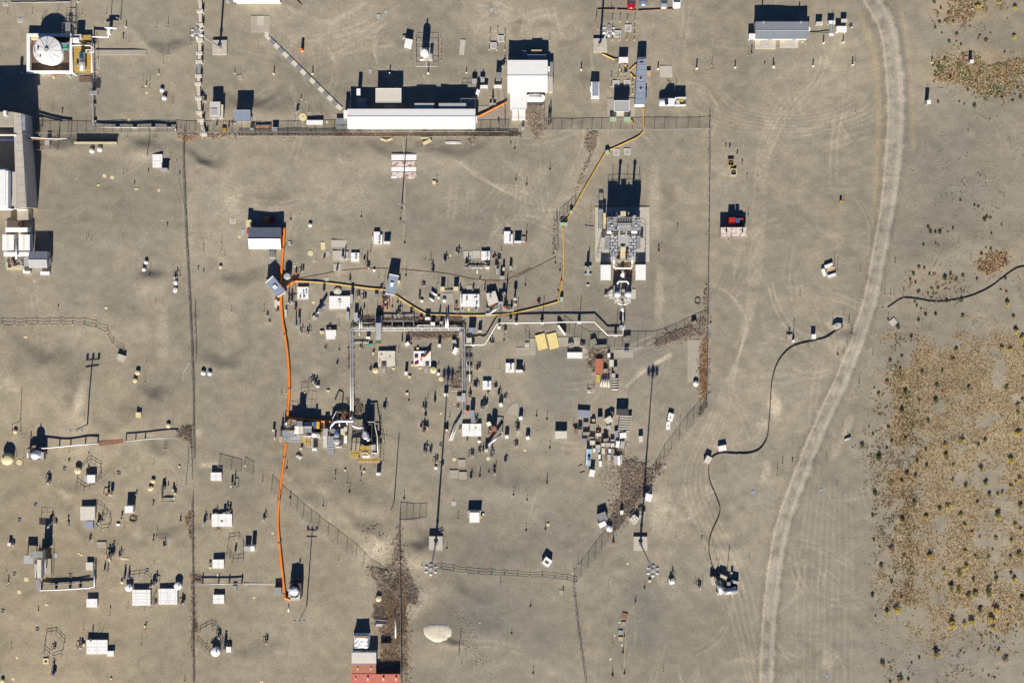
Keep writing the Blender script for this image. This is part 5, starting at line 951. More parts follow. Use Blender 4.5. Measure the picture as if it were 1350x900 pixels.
for x0 in (0,860):
    side='left' if x0 == 0 else 'right'
    P=Plant('white_cover','white cover with a step and blue hatch, %s of two in the upper farm' % side,'cover block',T8,x0+88,718) if x0 else None
    if P:P.b('slab','white',x0+62,675,x0+104,754,-.2,.5);P.b('step','white',x0+104,694,x0+120,754,-.2,.4);P.b('hatch','roof_blue',x0+96,700,x0+108,725,.5,.62);P.b('hatch','light_grey',x0+96,735,x0+108,745,.5,.62);P.b('fin','offwhite',x0+52,694,x0+57,724,-.1,.6);land('right white step cover',T8(950,718));cabinet(T8,990,738,1036,752,1.25,'white',label='white cabinet with a red standpipe beside the right step cover',lm='white cabinet with red standpipe');pipe('white bar with a red end right of the white cabinet',T8,[(1038,742),(1062,743)],.1,.7,'white');pipe('red standpipe beside the white cabinet in the upper farm',T8,[(1068,727),(1068,762)],.14,.5,'red',name='standpipe')
small('instrument_riser',T8,[(625,815,1.0),(540,870,.9),(685,885,.9),(812,885,.8),(858,850,.7),(882,860,.9),(20,870,.9),(5,860,.7)])
# ================================================================ centre farm: T9
cover(T9,806,66,876,138,'white cover with a blue hatch above the grey valve row',2,1,.5,lm='cover above the grey valve row',extras=((.22,.1,.2,.5,.12,'roof_blue','hatch'),));pad(T9,667,66,735,124,'pale_concrete',.05);pad(T9,738,62,800,122,'pale_concrete',.06);small('manhole_cover',T9,[(698,85,.35),(768,95,.2),(560,102,.3),(275,465,.15)])
small('marker_stake',T9,[(211,258),(148,470),(104,502),(252,798),(987,770),(1155,335)]);small('thin_post',T9,[(365,142),(398,145),(410,145),(964,72),(468,325),(540,355),(452,400),(430,445),(872,350),(855,350),(1055,200),(128,860),(152,870),(855,800)]);small('instrument_riser',T9,[(525,150,.8),(420,225,1.0),(628,82,.9),(700,190,1.0),(850,185,1.1),(935,180,.9),(345,335,.8),(745,360,.8),(835,375,1.0),(980,400,.9),(1072,450,1.0),(165,555,1.0),(262,560,.9),(480,560,.9),(690,440,.7),(765,520,.9),(660,520,.7),(990,690,.9),(1035,600,1.0),(890,790,.8),(1040,230,.8),(800,288,.5),(770,430,.8),(640,380,.8),(910,115,.5)])
P=Plant('valve_row','row of low grey pipe crosses below a white cover','valve row',T9,775,195);P.p('pipe','light_grey',[(690,195,.4),(870,195,.4)],.12)
for x_ in (742,775,805):P.p('cross_pipe','offwhite',[(x_,172,.3),(x_,215+(30 if x_ == 775 else -10),.3)],.12)
P.b('box','white',840,180,868,208,0,.7)
for q,h_,m_ in (((925,205,942,250),1.0,'light_grey'),((1030,185,1050,218),1.1,'light_grey'),((955,262,990,290),1.2,'light_grey'),((975,195,992,222),1.0,'offwhite')):cabinet(T9,*q,h_,m_,phrase='small pale instrument box')
for q in ((483,347,517,380),(586,347,626,380)):cabinet(T9,*q,1.2,'offwhite',phrase='cream cabinet on the low pipe loop',lid='lid')
pipe('low pipe loop around the rubble pit',T9,[(480,384),(585,384),(588,545),(632,545)],.1,.3,'light_grey',lm='low pipe loop');P=Plant('sample_tubes','two tilted white sample tubes lying side by side','tubes',T9,425,425);P.p('tube','white',[(415,385,.3),(455,415,.3)],.25);P.p('tube','white',[(395,430,.3),(432,460,.3)],.25);P.p('stand','dark_steel',[(452,395,-.1),(452,395,1.2)],.06)
pad(T9,500,400,582,480,'concrete',.04);small('white_drum',T9,[(338,458,.4),(515,455,.5),(470,432,.35)]);cabinet(T9,310,420,326,445,.8,'dark_steel',phrase='small dark box');cabinet(T9,600,478,618,520,.4,'rust',phrase='rusty trough');pad(T9,690,335,740,395,'concrete',.04)
cover(T9,640,405,793,508,'large white cover crossed by thin shadows in the farm centre',3,1,.6,lm='large white central cover',extras=((-.42,0,.06,.5,.5,'light_grey','cabinet'),(.35,-.3,.08,.12,.4,'light_grey','valve'),(-.15,.1,.06,.2,.3,'grey','valve')))
for q in ((648,510,670,540),(752,515,778,540)):cabinet(T9,*q,.6,'light_grey',phrase='small pale step',name='step',cat='step')
pad(T9,700,515,716,540,'lid',.1,name='ground_plate')
P=Plant('stained_cover','tilted stained cover block with a rusty lower edge','cover block',T9,895,440,'tilted stained cover');P.q('slab','offwhite',[(845,402),(918,380),(945,468),(862,500)],-.2,.9);P.q('edge','rust',[(862,500),(945,468),(948,482),(868,515)],-.2,.6);P.c('valve','grey',880,430,.2,.9,1.2);P.b('hatch','light_grey',870,400,890,415,.9,1.05);P.b('box','grey',845,512,875,538,0,.8);P.c('drum','light_grey',985,400,.4,0,1.1)
P=Plant('mixer_pump','long tilted grey mixer pump across the yellow hose','pump',T9,905,525,'tilted mixer pump');P.p('barrel','galvanised',[(868,562,.5),(965,490,1.3)],.32,12);P.b('motor','light_grey',940,465,975,500,.4,1.5);P.b('foot','offwhite',842,558,880,575,-.1,.5);P.c('cap','red',995,505,.3,.2,1.0);P.p('cable_arm','dark_steel',[(990,440,.3),(1008,480,2.6)],.12)
pole(T9,1000,490,3.6,'thick dark post right of the tilted mixer pump','dark_steel',name='post',r=.2);P=Plant('pump_pit','pale pit frame with dark valves right of the tilted mixer pump','pit',T9,1030,520);P.b('frame','concrete',980,500,1065,545,-.2,.2);P.c('valve','dark_steel',1010,520,.2,.2,.9);P.c('valve','grey',1045,525,.25,.2,1.0);P.c('valve','light_grey',1025,535,.2,.2,.6)
P=Plant('long_pump','slim upright pump with a round head right of the farm centre','pump',T9,1074,445);P.c('column','grey',1072,470,.2,-.2,1.4);P.c('head','light_grey',1074,440,.45,1.2,1.7,.2);P.b('foot','pale_concrete',1060,480,1088,500,-.2,.3)
cabinet(T9,362,588,402,610,1.0,'white',label='white cabinet above the pipe rack, left of the equipment box pair',lid='white');cabinet(T9,406,628,440,655,1.0,'white',label='white box touching the pipe rack from above',lid='white');cabinet(T9,705,672,762,710,1.3,'light_grey',label='grey-blue equipment cabinet right of the pipe rack corner',lid='roof_blue',lm='equipment cabinet at the rack corner');cabinet(T9,780,692,810,712,1.2,'offwhite',label='small dark-backed box right of the equipment cabinet');cabinet(T9,692,752,730,788,1.1,'offwhite',label='pale box beside the pipe rack below the equipment cabinet');small('manhole_cover',T9,[(795,618,.55)])
cabinet(T9,318,590,342,604,.5,'brick_red',phrase='small orange crate');cabinet(T9,780,740,806,756,.4,'offwhite',phrase='low pale trough');cabinet(T9,478,622,505,642,.8,'light_grey',phrase='small pale instrument box')
# ================================================================ pipe rack
P=Plant('pipe_rack','silver twin-pipe rack bending in a square U through the farm','pipe rack',T12,535,183,'silver pipe rack');ZR=.8
for off,r_ in ((-9,.13),(9,.13),(0,.06)):
    k=off;P.p('pipe','light_grey',[(130+k,850,ZR),(130+k,500,ZR),(127+k,200-k*.3,ZR),(140+k,184+k,ZR),(500,184+k,ZR),(900,181+k,ZR),(922-k,181+k,ZR),(934-k,195+k,ZR),(934-k,450,ZR),(936-k,780,ZR),(928-k,808,ZR),(870-k,900,ZR-.1),(840-k,985,.4)],r_,10)
for y_ in (845,755,685,610,540,460,400,335,290,235):P.b('crossbar','light_grey',118,y_-3,147,y_+3,ZR-.5,ZR-.25);P.legs(120,y_,145,y_,ZR-.5,2)
for x_ in (182,245,370,435,510,580,635,705,765,825,895):P.b('crossbar','light_grey',x_-3,170,x_+3,197,ZR-.5,ZR-.25);P.b('clamp','white',x_-2,171,x_+2,196,ZR+.18,ZR+.26);P.legs(x_,172,x_,195,ZR-.5,1)
for y_ in (225,290,330,395,470,545,610,690,770):P.b('crossbar','light_grey',922,y_-3,950,y_+3,ZR-.5,ZR-.25);P.legs(924,y_,948,y_,ZR-.5,2)
P.p('branch','white',[(605,178,ZR),(605,155,ZR),(690,155,ZR)],.12);P.p('branch','white',[(820,175,ZR),(820,70,ZR)],.22);P.p('branch','white',[(806,175,ZR),(806,80,ZR)],.14);P.p('branch','light_grey',[(186,180,ZR),(186,80,.6)],.22);P.p('branch','light_grey',[(200,176,ZR),(202,90,.6)],.14);P.p('branch','light_grey',[(185,190,ZR),(185,232,.4)],.12);P.p('branch','offwhite',[(148,280,.4),(250,282,.4),(252,250,.6)],.1);P.p('branch','light_grey',[(930,625,.7),(830,625,.7)],.1);P.b('valve_box','light_grey',900,205,925,228,0,.9);P.b('valve_box','offwhite',886,665,918,695,0,.8);P.b('valve_box','light_grey',920,645,948,705,ZR,ZR+.4)
P=Plant('lower_trestle','low pipe trestle behind the upper run of the silver pipe rack','trestle',T12,460,140)
P.p('pipe','grey',[(345,125,.9),(580,125,.9)],.12);P.p('pipe','dark_steel',[(420,160,.5),(585,160,.5)],.15);P.p('pipe','grey',[(160,140,.6),(290,138,.6)],.14)
for x_ in (350,420,500,575):P.b('post','grey',x_-3,108,x_+3,160,-.2,.85)
P=Plant('footbridge','grey grated footbridge with green ends crossing the pipe rack','footbridge',T12,320,170,'grated footbridge')
P.b('landing','green',303,56,344,84,-.2,.35);P.b('landing','green',300,262,341,287,-.2,.35)
for k in range(6):P.b('step','roof_grey',300,86+k*9,342,94+k*9,-.1+.28*k,.55+.25*k);P.b('step','light_grey',298,254-k*9,340,262-k*9,-.1+.28*k,.55+.25*k)
P.b('deck','light_grey',298,140,342,208,1.85,1.98);P.rail([(299,262),(299,208),(299,140),(301,86)],1.4,.9,'light_grey');P.rail([(341,262),(341,208),(341,140),(343,86)],1.4,.9,'light_grey')
cover(T12,318,340,442,452,'stained white cover with yellow patches inside the pipe rack',2,1,.5,lm='stained cover inside the pipe rack',m='offwhite',extras=((-.3,.25,.1,.1,.1,'mustard','patch'),(-.4,-.2,.06,.3,.1,'mustard','patch'),(.2,.1,.08,.12,.1,'mustard','patch'),(-.15,-.35,.25,.25,.15,'dark_steel','grille')));cover(T12,574,341,699,450,'white cover with orange hoses inside the pipe rack',2,1,.5,lm='cover with orange hoses',extras=((.28,-.35,.2,.25,.15,'dark_steel','grille'),(.15,.3,.06,.2,.2,'roof_blue','hatch')))
P=Plant('orange_hose_set','short orange hoses lying on the white cover inside the pipe rack','hose',T12,640,395)
for p_ in ([(580,388,.75),(606,388,.75)],[(625,386,.75),(655,382,.75),(672,365,.75),(696,330,.6)],[(582,442,.72),(608,430,.72)],[(625,412,.72),(630,410,.72)]):P.p('hose','orange',p_,.2)
for q in ((338,452,375,500),(645,450,682,500)):
    P=Plant('entry_cage','dark open steel cage below the %s cover inside the rack' % ('stained' if q[0] < 400 else 'orange-hosed'),'cage',T12,(q[0]+q[2])/2,q[3]-20);P.rail([(q[0],q[1]),(q[0],q[3]),(q[2],q[3]),(q[2],q[1])],0,1.2,'light_grey');P.b('tray','concrete',q[0]+3,q[1]+6,q[2]-3,q[3]-6,-.1,.1)
small('cream_drum',T12,[(302,477,.7),(717,474,.85)]);small('manhole_cover',T12,[(771,543,.62)]);small('white_drum',T12,[(754,502,.42)]);
for q in ((516,640,536,658),(535,520,556,535),(556,434,570,453),(610,458,630,472),(420,462,440,476),(277,350,290,370),(595,316,612,330)):cabinet(T12,*q,.3,'lid',phrase='small square cream block')
for q,h_,m_ in (((508,490,530,514),1.1,'white'),((748,292,770,314),1.2,'white'),((232,238,262,254),.7,'white'),((790,646,822,666),.95,'white'),((958,248,988,276),1.0,'offwhite'),((238,288,278,302),.4,'teal'),((848,262,880,284),.8,'light_grey'),((980,768,1012,818),1.4,'light_grey')):cabinet(T12,*q,h_,m_,phrase='small %s equipment box' % ('teal' if m_ == 'teal' else 'white'),lid='roof_blue' if m_ == 'light_grey' and h_ > 1.3 else None)
cabinet(T12,514,278,544,304,1.1,'white',phrase='small white equipment box',rot=35);cabinet(T12,858,316,890,366,1.1,'white',label='tilted long white box left of the pipe rack right leg',rot=-28,lid='white');
small('marker_stake',T12,[(291,335),(540,695),(558,290),(40,330),(107,320)]);small('instrument_riser',T12,[(492,265,.8),(372,750,1.1),(728,700,.9),(655,750,.8),(655,800,.7),(660,880,.9),(205,320,.8),(270,480,.7),(870,270,.9),(1035,470,.9),(1030,590,.9),(980,650,.8),(1085,730,1.0),(1110,640,.7),(1160,600,.6),(1118,860,.8),(975,350,.8),(975,500,.8),(632,885,.7),(1140,285,.6),(755,435,.5)])
small('thin_post',T12,[(445,350),(466,358),(452,455),(160,620),(240,70),(130,40),(335,850),(830,820),(675,690),(975,450),(1000,420)])
cabinet(T12,950,767,976,782,.5,'orange',label='orange crate at the lower bend of the pipe rack',name='crate',cat='crate');P=Plant('right_trestle','narrow steel pipe frame right of the pipe rack right leg','trestle',T12,965,440);P.p('pipe','light_grey',[(975,310,.8),(978,560,.8)],.12);P.p('pipe','grey',[(955,340,.6),(956,460,.6)],.1)
for y_ in (340,400,460,530):P.b('crossbar','grey',950,y_,995,y_+4,.3,.7);P.legs(952,y_+2,993,y_+2,.3,2)
# white elevated pipe to the exhauster
P=Plant('elevated_pipe','long white elevated pipe on supports leading to the exhauster','pipe',T11,240,427,'white elevated pipe')
P.p('pipe','white',[(-302,560,1.1),(-230,560,1.1),(-195,560,1.1),(-180,552,1.1),(-115,440,1.1),(-95,430,1.1),(5,430,1.1),(150,428,1.1),(300,424,1.1),(466,424,1.1),(545,502,1.1),(634,502,1.1),(636,470,1.1),(636,400,1.1),(636,325,1.2)],.145)
for x_,y_ in ((-255,555),(-100,455),(3,428),(156,425),(376,424),(593,500),(630,455)):P.b('support','pale_concrete',x_-11,y_-14,x_+11,y_+14,-.3,.25);P.b('saddle','white',x_-8,y_-6,x_+8,y_+6,.25,.92);P.p('stake','dark_steel',[(x_+3,y_-12,-.1),(x_+3,y_-12,2.9)],.07,6)
P.b('valve','white',622,348,636,356,1.2,1.5);P.b('valve','light_grey',615,445,648,462,.9,1.6);P.p('side_pipe','grey',[(648,380,.9),(648,470,.9)],.08)
# ================================================================ exhauster plant
P=Plant('exhauster_plant','large grey exhauster filter plant with twin stacks on a pale slab','exhauster',T30,303,300,'exhauster plant')
P.b('slab','pale_concrete',88,78,517,510,-.4,.15)
for x0,x1 in ((188,258),(380,446)):P.b('filter_housing','galvanised',x0,160,x1,268,.15,4.4);[P.b('housing_rib','light_grey',x0-2,175+22*k,x1+2,179+22*k,4.4,4.46) for k in range(4)];P.c('port','grey',(x0+x1)/2,185,.25,4.4,4.75);P.c('port','white',(x0+x1)/2,225,.2,4.4,4.7)
P.b('fan_grille','dark_steel',264,165,376,205,.15,4.0);P.b('fan_housing','light_grey',266,205,374,238,.15,4.2);P.b('control_deck','galvanised',262,240,378,268,3.6,3.75);P.legs(265,242,375,266,3.6,3)
for k in range(6):P.b('grille_slat','grey',264+k*19,166,268+k*19,204,4.0,4.06)
P.b('intake_duct','cream',290,110,330,160,.15,3.8)
for x_ in (258,352,420):P.b('back_strut','roof_blue',x_-5,118,x_+5,160,.15,3.6)
for x_ in (282,400):P.c('stack','galvanised',x_,150,.28,.15,6.6,n=14);P.c('stack_collar','light_grey',x_,150,.4,6.2,6.5)
for x_ in (225,345,440):P.c('lamp_post','dark_steel',x_,140,.06,.15,6.0,n=6)
P.rail([(185,160),(185,275),(260,280),(375,280),(450,275),(450,160),(185,160)],4.0,1.1,'light_grey');P.b('stair','grating',118,110,146,250,1.2,1.35);P.rail([(115,95),(115,255)],1.3,1.1,'dark_steel');P.rail([(150,95),(150,255)],1.3,1.1,'dark_steel');P.b('landing','grating',115,95,150,125,2.4,2.5);P.legs(118,98,147,250,1.2,3);P.b('stair_panel','cream',152,125,172,248,.15,1.8)
for k in range(9):P.b('tread','light_grey',119,118+15*k,145,123+15*k,1.36,1.42)
for x0,x1,s_ in ((212,262,1),(355,408,-1)):
    P.b('filter_train','galvanised',x0,298,x1,470,.3,2.6)
    for k in range(6):P.b('train_rib','white',x0-2,312+k*26,x1+2,316+k*26,2.6,2.68);P.c('train_port','grey',(x0+x1)/2+(8 if k % 2 else -8),326+k*26,.16,2.6,2.85,n=8)
    P.p('header_pipe','white',[((x0+x1)/2,470,1.6),((x0+x1)/2,510,1.5),((x0+x1)/2,520,1.4)],.3);P.b('train_valve','light_grey',x0-2,478,x0+44,496,.8,1.9)
    for k in range(3):P.b('bracket','light_grey',x0-8,340+40*k,x0,348+40*k,.2,2.2);P.b('bracket','light_grey',x1,340+40*k,x1+8,348+40*k,.2,2.2)
P.b('side_deck','grey',166,303,210,412,1.5,1.6);P.b('side_deck','grey',410,303,446,408,1.5,1.6);P.legs(168,305,208,410,1.5,2);P.legs(412,305,444,406,1.5,2)
for k in range(5):P.b('deck_bar','light_grey',167,312+20*k,209,314+20*k,1.6,1.63);P.b('deck_bar','light_grey',411,312+20*k,445,314+20*k,1.6,1.63)
P.b('middle_deck','light_grey',268,298,352,388,2.3,2.4);P.legs(270,300,350,386,2.3,2);P.b('control_unit','cream',288,386,326,486,.15,2.7);P.b('control_lid','offwhite',292,392,322,420,2.7,2.8);P.b('pump_base','grey',255,488,350,503,.15,1.0);P.b('junction','white',180,265,215,290,1.6,2.9);P.b('junction','white',375,262,420,288,1.6,2.9);P.c('motor','rust',268,450,.25,.15,1.5);P.c('motor','rust',343,450,.25,.15,1.5);P.c('motor','dark_steel',268,430,.25,.15,1.5)
P.rail([(135,340),(105,470),(140,468)],.15,1.0,'grey');P.rail([(485,340),(490,465),(478,470)],.15,1.0,'grey');P.rail([(170,270),(130,320)],1.6,1.0,'grey','side_rail');P.rail([(450,230),(490,260),(485,300)],.2,1.0,'grey','side_rail');P.rail([(265,298),(352,298)],2.4,1.0,'light_grey')
q_=random.Random(9)
for k in range(70):
    x_,y_=q_.uniform(190,446),q_.uniform(165,500);z_=4.4 if y_ < 268 and (x_ < 256 or x_ > 382) else 2.3 if y_ < 298 else 2.6 if (214 < x_ < 260 or 357 < x_ < 406) and y_ < 468 else 1.0;m_=q_.choice(['light_grey','white','grey','dark_steel','light_grey'])
    if k % 2:P.b('fitting',m_,x_,y_,x_+q_.uniform(3,10),y_+q_.uniform(2,7),z_-.3,z_+q_.uniform(.1,.5))
    else:e_=q_.choice([(q_.uniform(-40,40),0),(0,q_.uniform(-50,50))]);P.p('small_pipe',m_,[(x_,y_,z_+.25),(min(446,max(190,x_+e_[0])),min(500,max(165,y_+e_[1])),z_+.25)],.055,5)
for q in ((140,300,165,320),(448,300,470,322)):P.b('blower','dark_steel',*q,.15,1.2)
for x_ in (245,362):P.c('beacon','yellow',x_,244,.15,3.75,4.1,n=8)
P.c('gauge','white',270,242,.15,3.75,4.0,n=8);P.c('gauge','white',380,242,.15,3.75,4.0,n=8)
for q,s_ in (((131,535,211,656),'left'),((407,533,488,655),'right')):cabinet(T30,*q,1.6,'white',label='plain white container, %s of two below the exhauster plant' % s_,name='container',cat='container',lid='white',lm='%s white container by the exhauster' % s_)
P=Plant('exhauster_header','white header pipe with valves below the exhauster plant','pipe',T30,305,580);P.p('pipe','white',[(236,500,1.3),(236,548,1.3),(246,560,1.3),(370,560,1.3),(378,548,1.3),(378,500,1.3)],.26);P.p('down_pipe','white',[(306,560,1.3),(306,640,1.2)],.26);P.c('valve','white',304,618,.5,.2,1.4);P.b('valve_body','light_grey',280,610,330,628,.6,1.1);P.p('u_pipe','white',[(265,715,1.5),(265,675,1.6),(275,664,1.6),(340,664,1.6),(350,675,1.6),(350,715,1.5)],.26);P.b('stand','grey',296,640,314,664,-.2,1.3);P.b('stand','concrete',226,520,258,540,-.2,.3)
P=Plant('separator_skid','twin white separator vessels on a slab below the exhauster','skid',T30,305,770,'twin separator vessels');P.b('slab','pale_concrete',197,727,410,803,-.3,.12);P.b('slab_step','pale_concrete',240,804,370,838,-.3,.1)
for x_ in (266,350):P.c('vessel','white',x_,768,.78,.12,2.4,.35,20);P.c('riser','light_grey',x_,720,.38,.12,1.7,.1);P.c('lower_pot','light_grey',x_,806,.42,.12,1.3,.1);P.c('flange','light_grey',x_,740,.5,1.5,1.6)
P.p('bottom_pipe','white',[(268,815,.9),(272,842,.9),(306,850,1.2),(342,842,.9),(348,815,.9)],.18);P.p('bottom_pipe','white',[(306,850,1.2),(306,905,1.35)],.2);P.b('ladder','grey',234,700,244,790,.1,2.0);P.b('ladder','grey',372,700,380,750,.1,2.0);P.p('side_pipe','light_grey',[(245,762,.8),(215,765,.8),(178,778,.5)],.16);P.c('cap','light_grey',172,778,.35,-.1,.7);P.b('box','light_grey',300,728,322,750,.1,1.2);P.b('box','grey',290,780,322,800,.1,.9);P.rail([(240,735),(240,825),(262,840)],.12,1.1,'grey')
P=Plant('lattice_riser','grey H-shaped riser left of the left white container','riser',T11,428,120);P.b('bar','light_grey',408,94,450,102,.2,.5);P.b('bar','light_grey',408,138,450,145,.0,.3);P.b('column','light_grey',422,98,436,142,-.1,1.9);P.p('stem','grey',[(430,110,.2),(430,110,2.6)],.12);cabinet(T11,419,202,437,211,.25,'offwhite',phrase='small square cream block')
small('red_post',T10,[(1160,672),(1025,825)]);small('thin_post',T10,[(538,595),(538,545)]);small('marker_stake',T10,[(246,235),(78,345),(268,770),(270,840),(78,690)]);small('marker_stake',T11,[(252,238),(57,205),(262,118),(235,75)]);small('traffic_cone',T11,[(272,182,1.2),(130,302),(848,3),(1170,175,.1)][:3]);small('instrument_riser',T11,[(140,312,.8),(48,712,.6)]);small('floor_hatch',T10,[(722,112,.78),(802,108,.78)],rot=0)
for q in ((498,640,560,648),):pipe('thin grey rod lying left of the exhauster slab',T10,[(498,642),(560,650)],.06,.08,'grey')
# ================================================================ yard below the elevated pipe
pad(T11,0,575,118,622,'concrete',.05,label='pale concrete apron left of the two yellow sheets');pad(T11,85,522,118,574,'concrete',.055);pad(T11,245,515,385,570,'concrete',.05);pad(T11,390,580,430,640,'concrete',.05);pad(T11,580,588,696,636,'concrete',.055,0);pad(T11,1018,530,1088,780,'concrete',.04,label='long sandy pad beside the right fence')
for q,l_ in (([(114,506),(170,490),(190,580),(134,594)],'left'),([(182,498),(238,486),(258,574),(204,589)],'right')):
    P=Plant('yellow_sheet','pale yellow sheet platform, %s of two' % l_,'platform',T11,sum(p[0] for p in q)/4,sum(p[1] for p in q)/4);P.q('sheet','sheet_yellow',q,.14,.24);c0=[((a+c)/2,(b+d)/2) for (a,b),(c,d) in (((q[0]),(q[3])),((q[1]),(q[2])))]
    P.q('bearer','wood',[(q[0][0]+4,q[0][1]+6),(q[1][0]-4,q[1][1]+6),(q[1][0]-3,q[1][1]+14),(q[0][0]+5,q[0][1]+14)],-.2,.14);P.q('bearer','wood',[(q[3][0]+2,q[3][1]-12),(q[2][0]-6,q[2][1]-12),(q[2][0]-5,q[2][1]-5),(q[3][0]+3,q[3][1]-5)],-.2,.14)
land('two yellow sheets',T11(186,540));P=Plant('leaning_board','tilted dark and white panel above the yellow sheets','panel',T11,270,470);P.q('panel','white',[(245,447),(256,440),(298,498),(288,506)],-.1,1.1);P.q('back','black',[(246,437),(254,433),(300,492),(297,497)],-.1,.9)
cabinet(T11,305,604,394,640,.7,'white',label='white container on the apron below the elevated pipe',name='container',cat='container',lid='white',lm='white container below the elevated pipe');cabinet(T11,0,708,40,724,1.15,'white',label='white tall cabinet beside the blue-hatched cover, left of the yellow sheets')
P=Plant('metal_rack','small triangular steel rack left of the yellow sheets','rack',T11,66,535);P.rail([(52,570),(55,500),(78,520),(80,570),(52,570)],0,1.1,'light_grey');P.b('tray','pale_concrete',52,545,80,572,-.1,.2)
P=Plant('rusty_sheet_roof','rusty red ribbed metal roof in the scrap strip','shelter',T11,493,686,'rusty red roof');P.b('roof','brick_red',472,643,516,731,.6,.72);[P.b('roof_rib','brick_red',474+7*k,644,475.5+7*k,730,.72,.78) for k in range(6)];P.legs(475,647,513,727,.6,2);cabinet(T11,478,736,498,782,.4,'yellow',label='yellow trough below the rusty red roof')
for i,(a_,b_,c_,d_) in enumerate(((517,738,503,808),(527,738,520,810),(538,738,534,810),(551,738,551,812))):pipe(['leftmost','second','third','rightmost'][i]+' pale beam of four below the rusty red roof',T11,[(a_,b_),(c_,d_)],.26,.2,'pale_concrete',name='beam',cat='beam',sides=4)
for k in range(5):pipe('pale stacked block row, %s from the top, right of the pale beams' % ['first','second','third','fourth','fifth'][k],T11,[(570,762+15*k),(608,760+15*k)],.3,.25,'pale_concrete',name='block_row',cat='blocks',sides=4)
for q,m_ in (((555,648,581,690),'offwhite'),((544,610,560,635),'white'),((520,702,545,725),'grey_wood'),((580,690,602,715),'grey_wood'),((568,730,590,755),'pale_concrete'),((645,592,672,605),'grey')):cabinet(T11,*q,.8,m_,phrase='pale scrap crate',name='crate',cat='crate')
for q,r_ in (((312,548,342,578),12),((380,562,412,578),-10),((447,525,478,558),20),((640,508,680,530),10),((1045,418,1072,440),20),((465,560,540,574),2)):cabinet(T11,*q,.7,'grey_wood',phrase='weathered wooden crate',name='crate',cat='crate',rot=r_,lid='grey_wood')
P=Plant('wire_rack','pale open wire rack standing on the gravel below the scrap strip','rack',T11,445,832);P.rail([(425,825),(428,845),(465,840),(462,815)],0,.8,'white');P.b('tray','offwhite',426,826,440,846,0,.2)
small('white_drum',T11,[(1066,788,.68)]);small('marker_stake',T11,[(50,712)]);P=Plant('cable_coil','small dark coil of cable on the ground near the right fence','coil',T11,1078,302)
b=MB();b.tube([(.7*math.cos(a) ,.8*math.sin(a),.1+.01*a) for a in np.linspace(0,12.4,40)],.05,6).build('coil','rubber',P.t)
small('thin_post',T11,[(1150,300,.6),(700,300,.01)][:1])
# laydown yard
cabinet(T15,143,307,213,350,1.15,'white',label='white container left of the laydown yard',name='container',cat='container',lid='offwhite',lm='white container by the laydown yard');
P=Plant('rail_stack','stack of long grey concrete beams in the laydown yard','beam stack',T15,552,258,'stack of grey beams')
for k in range(7):x_=528-2*k;y_=214+k*14.5;P.q('beam','pale_concrete',[(x_,y_),(x_+72,y_+2),(x_+70,y_+11),(x_-1,y_+9)],-.1,.75)
cabinet(T15,508,176,579,211,1.2,'grey',label='dark grey skip above the stack of grey beams',name='skip',cat='skip',lid='dark_steel');cabinet(T15,277,182,351,227,.7,'grey',label='dull grey metal box at the top of the laydown yard',rot=-3,lid='roof_grey',name='skip',cat='skip')
P=Plant('long_blue_trailer','pale blue long flatbed box in the laydown yard','flatbed',T15,342,465,'pale blue flatbed');P.q('bed','pale_blue',[(334,412),(362,414),(352,514),(322,510)],.3,1.0);P.b('load','blue',336,458,354,478,1.0,1.3);P.b('load','cardboard',338,480,352,492,1.0,1.2);P.b('bumper','rust',320,508,352,516,.0,.6);P.b('rim','white',330,414,334,500,1.0,1.15)
for v in (440,490):P.p('wheel','rubber',[(328,v,.25),(332,v,.25)],.28,12);P.p('wheel','rubber',[(352,v,.25),(356,v,.25)],.28,12)
CR=[(498,305,518,348,'roof_grey',8),(527,316,566,348,'white',5),(504,366,526,404,'white',-8),(531,368,555,408,'light_grey',-10),(384,388,411,410,'pale_concrete',0),(369,410,382,432,'white',0),(394,412,409,432,'pale_blue',0),(421,408,437,442,'offwhite',0),(460,412,475,436,'white',0),(482,412,494,440,'grey_wood',0),(400,445,413,472,'white',0),(455,445,472,480,'light_grey',3),(404,483,420,517,'white',2),
      (418,378,440,398,'offwhite',0),(446,376,468,400,'pale_concrete',0),(474,356,494,376,'pale_concrete',0),(472,378,494,402,'offwhite',0),(350,362,380,388,'offwhite',0),(302,350,332,380,'grey',0),(310,254,342,280,'grey_wood',0),(350,262,384,304,'grey_wood',-3),(308,312,350,330,'grey_wood',2),(256,292,276,320,'rust',0),(385,318,416,336,'offwhite',5),(442,222,482,258,'offwhite',30),(466,190,494,218,'dark_steel',-20),(450,272,474,298,'light_grey',20),(280,296,303,325,'grey_wood',4),(398,222,424,268,'grey_wood',4),(362,234,380,255,'cardboard',0),(492,452,512,506,'light_grey',4),(514,454,530,508,'white',4),(532,446,542,500,'light_grey',4),(345,340,372,358,'grey_wood',0),(430,350,460,366,'grey_wood',8)]
for q in CR:cabinet(T15,*q[:4],R.choice([.6,.8,1.0]),q[4],phrase={'white':'white crate','offwhite':'off-white crate','light_grey':'light grey crate','rust':'rusty crate','grey_wood':'weathered wooden crate','pale_concrete':'pale crate','cardboard':'tan crate','pale_blue':'pale blue crate','roof_grey':'blue-grey crate','dark_steel':'dark crate','grey':'mid-grey crate'}[q[4]],name='crate',cat='crate',rot=q[5])
land('laydown yard crates',T15(430,400));small('white_drum',T15,[(291,288,.5)]);small('orange_barrel',T15,[(398,302,.5)])
t,w_,d_=cabinet(T15,346,536,378,576,1.2,'white',label='white tilted trailer box below the pale blue flatbed',rot=-12,name='trailer_box',cat='trailer');cabinet(T15,640,336,664,370,.8,'offwhite',label='lone pale box right of the grey beam stack',rot=4)
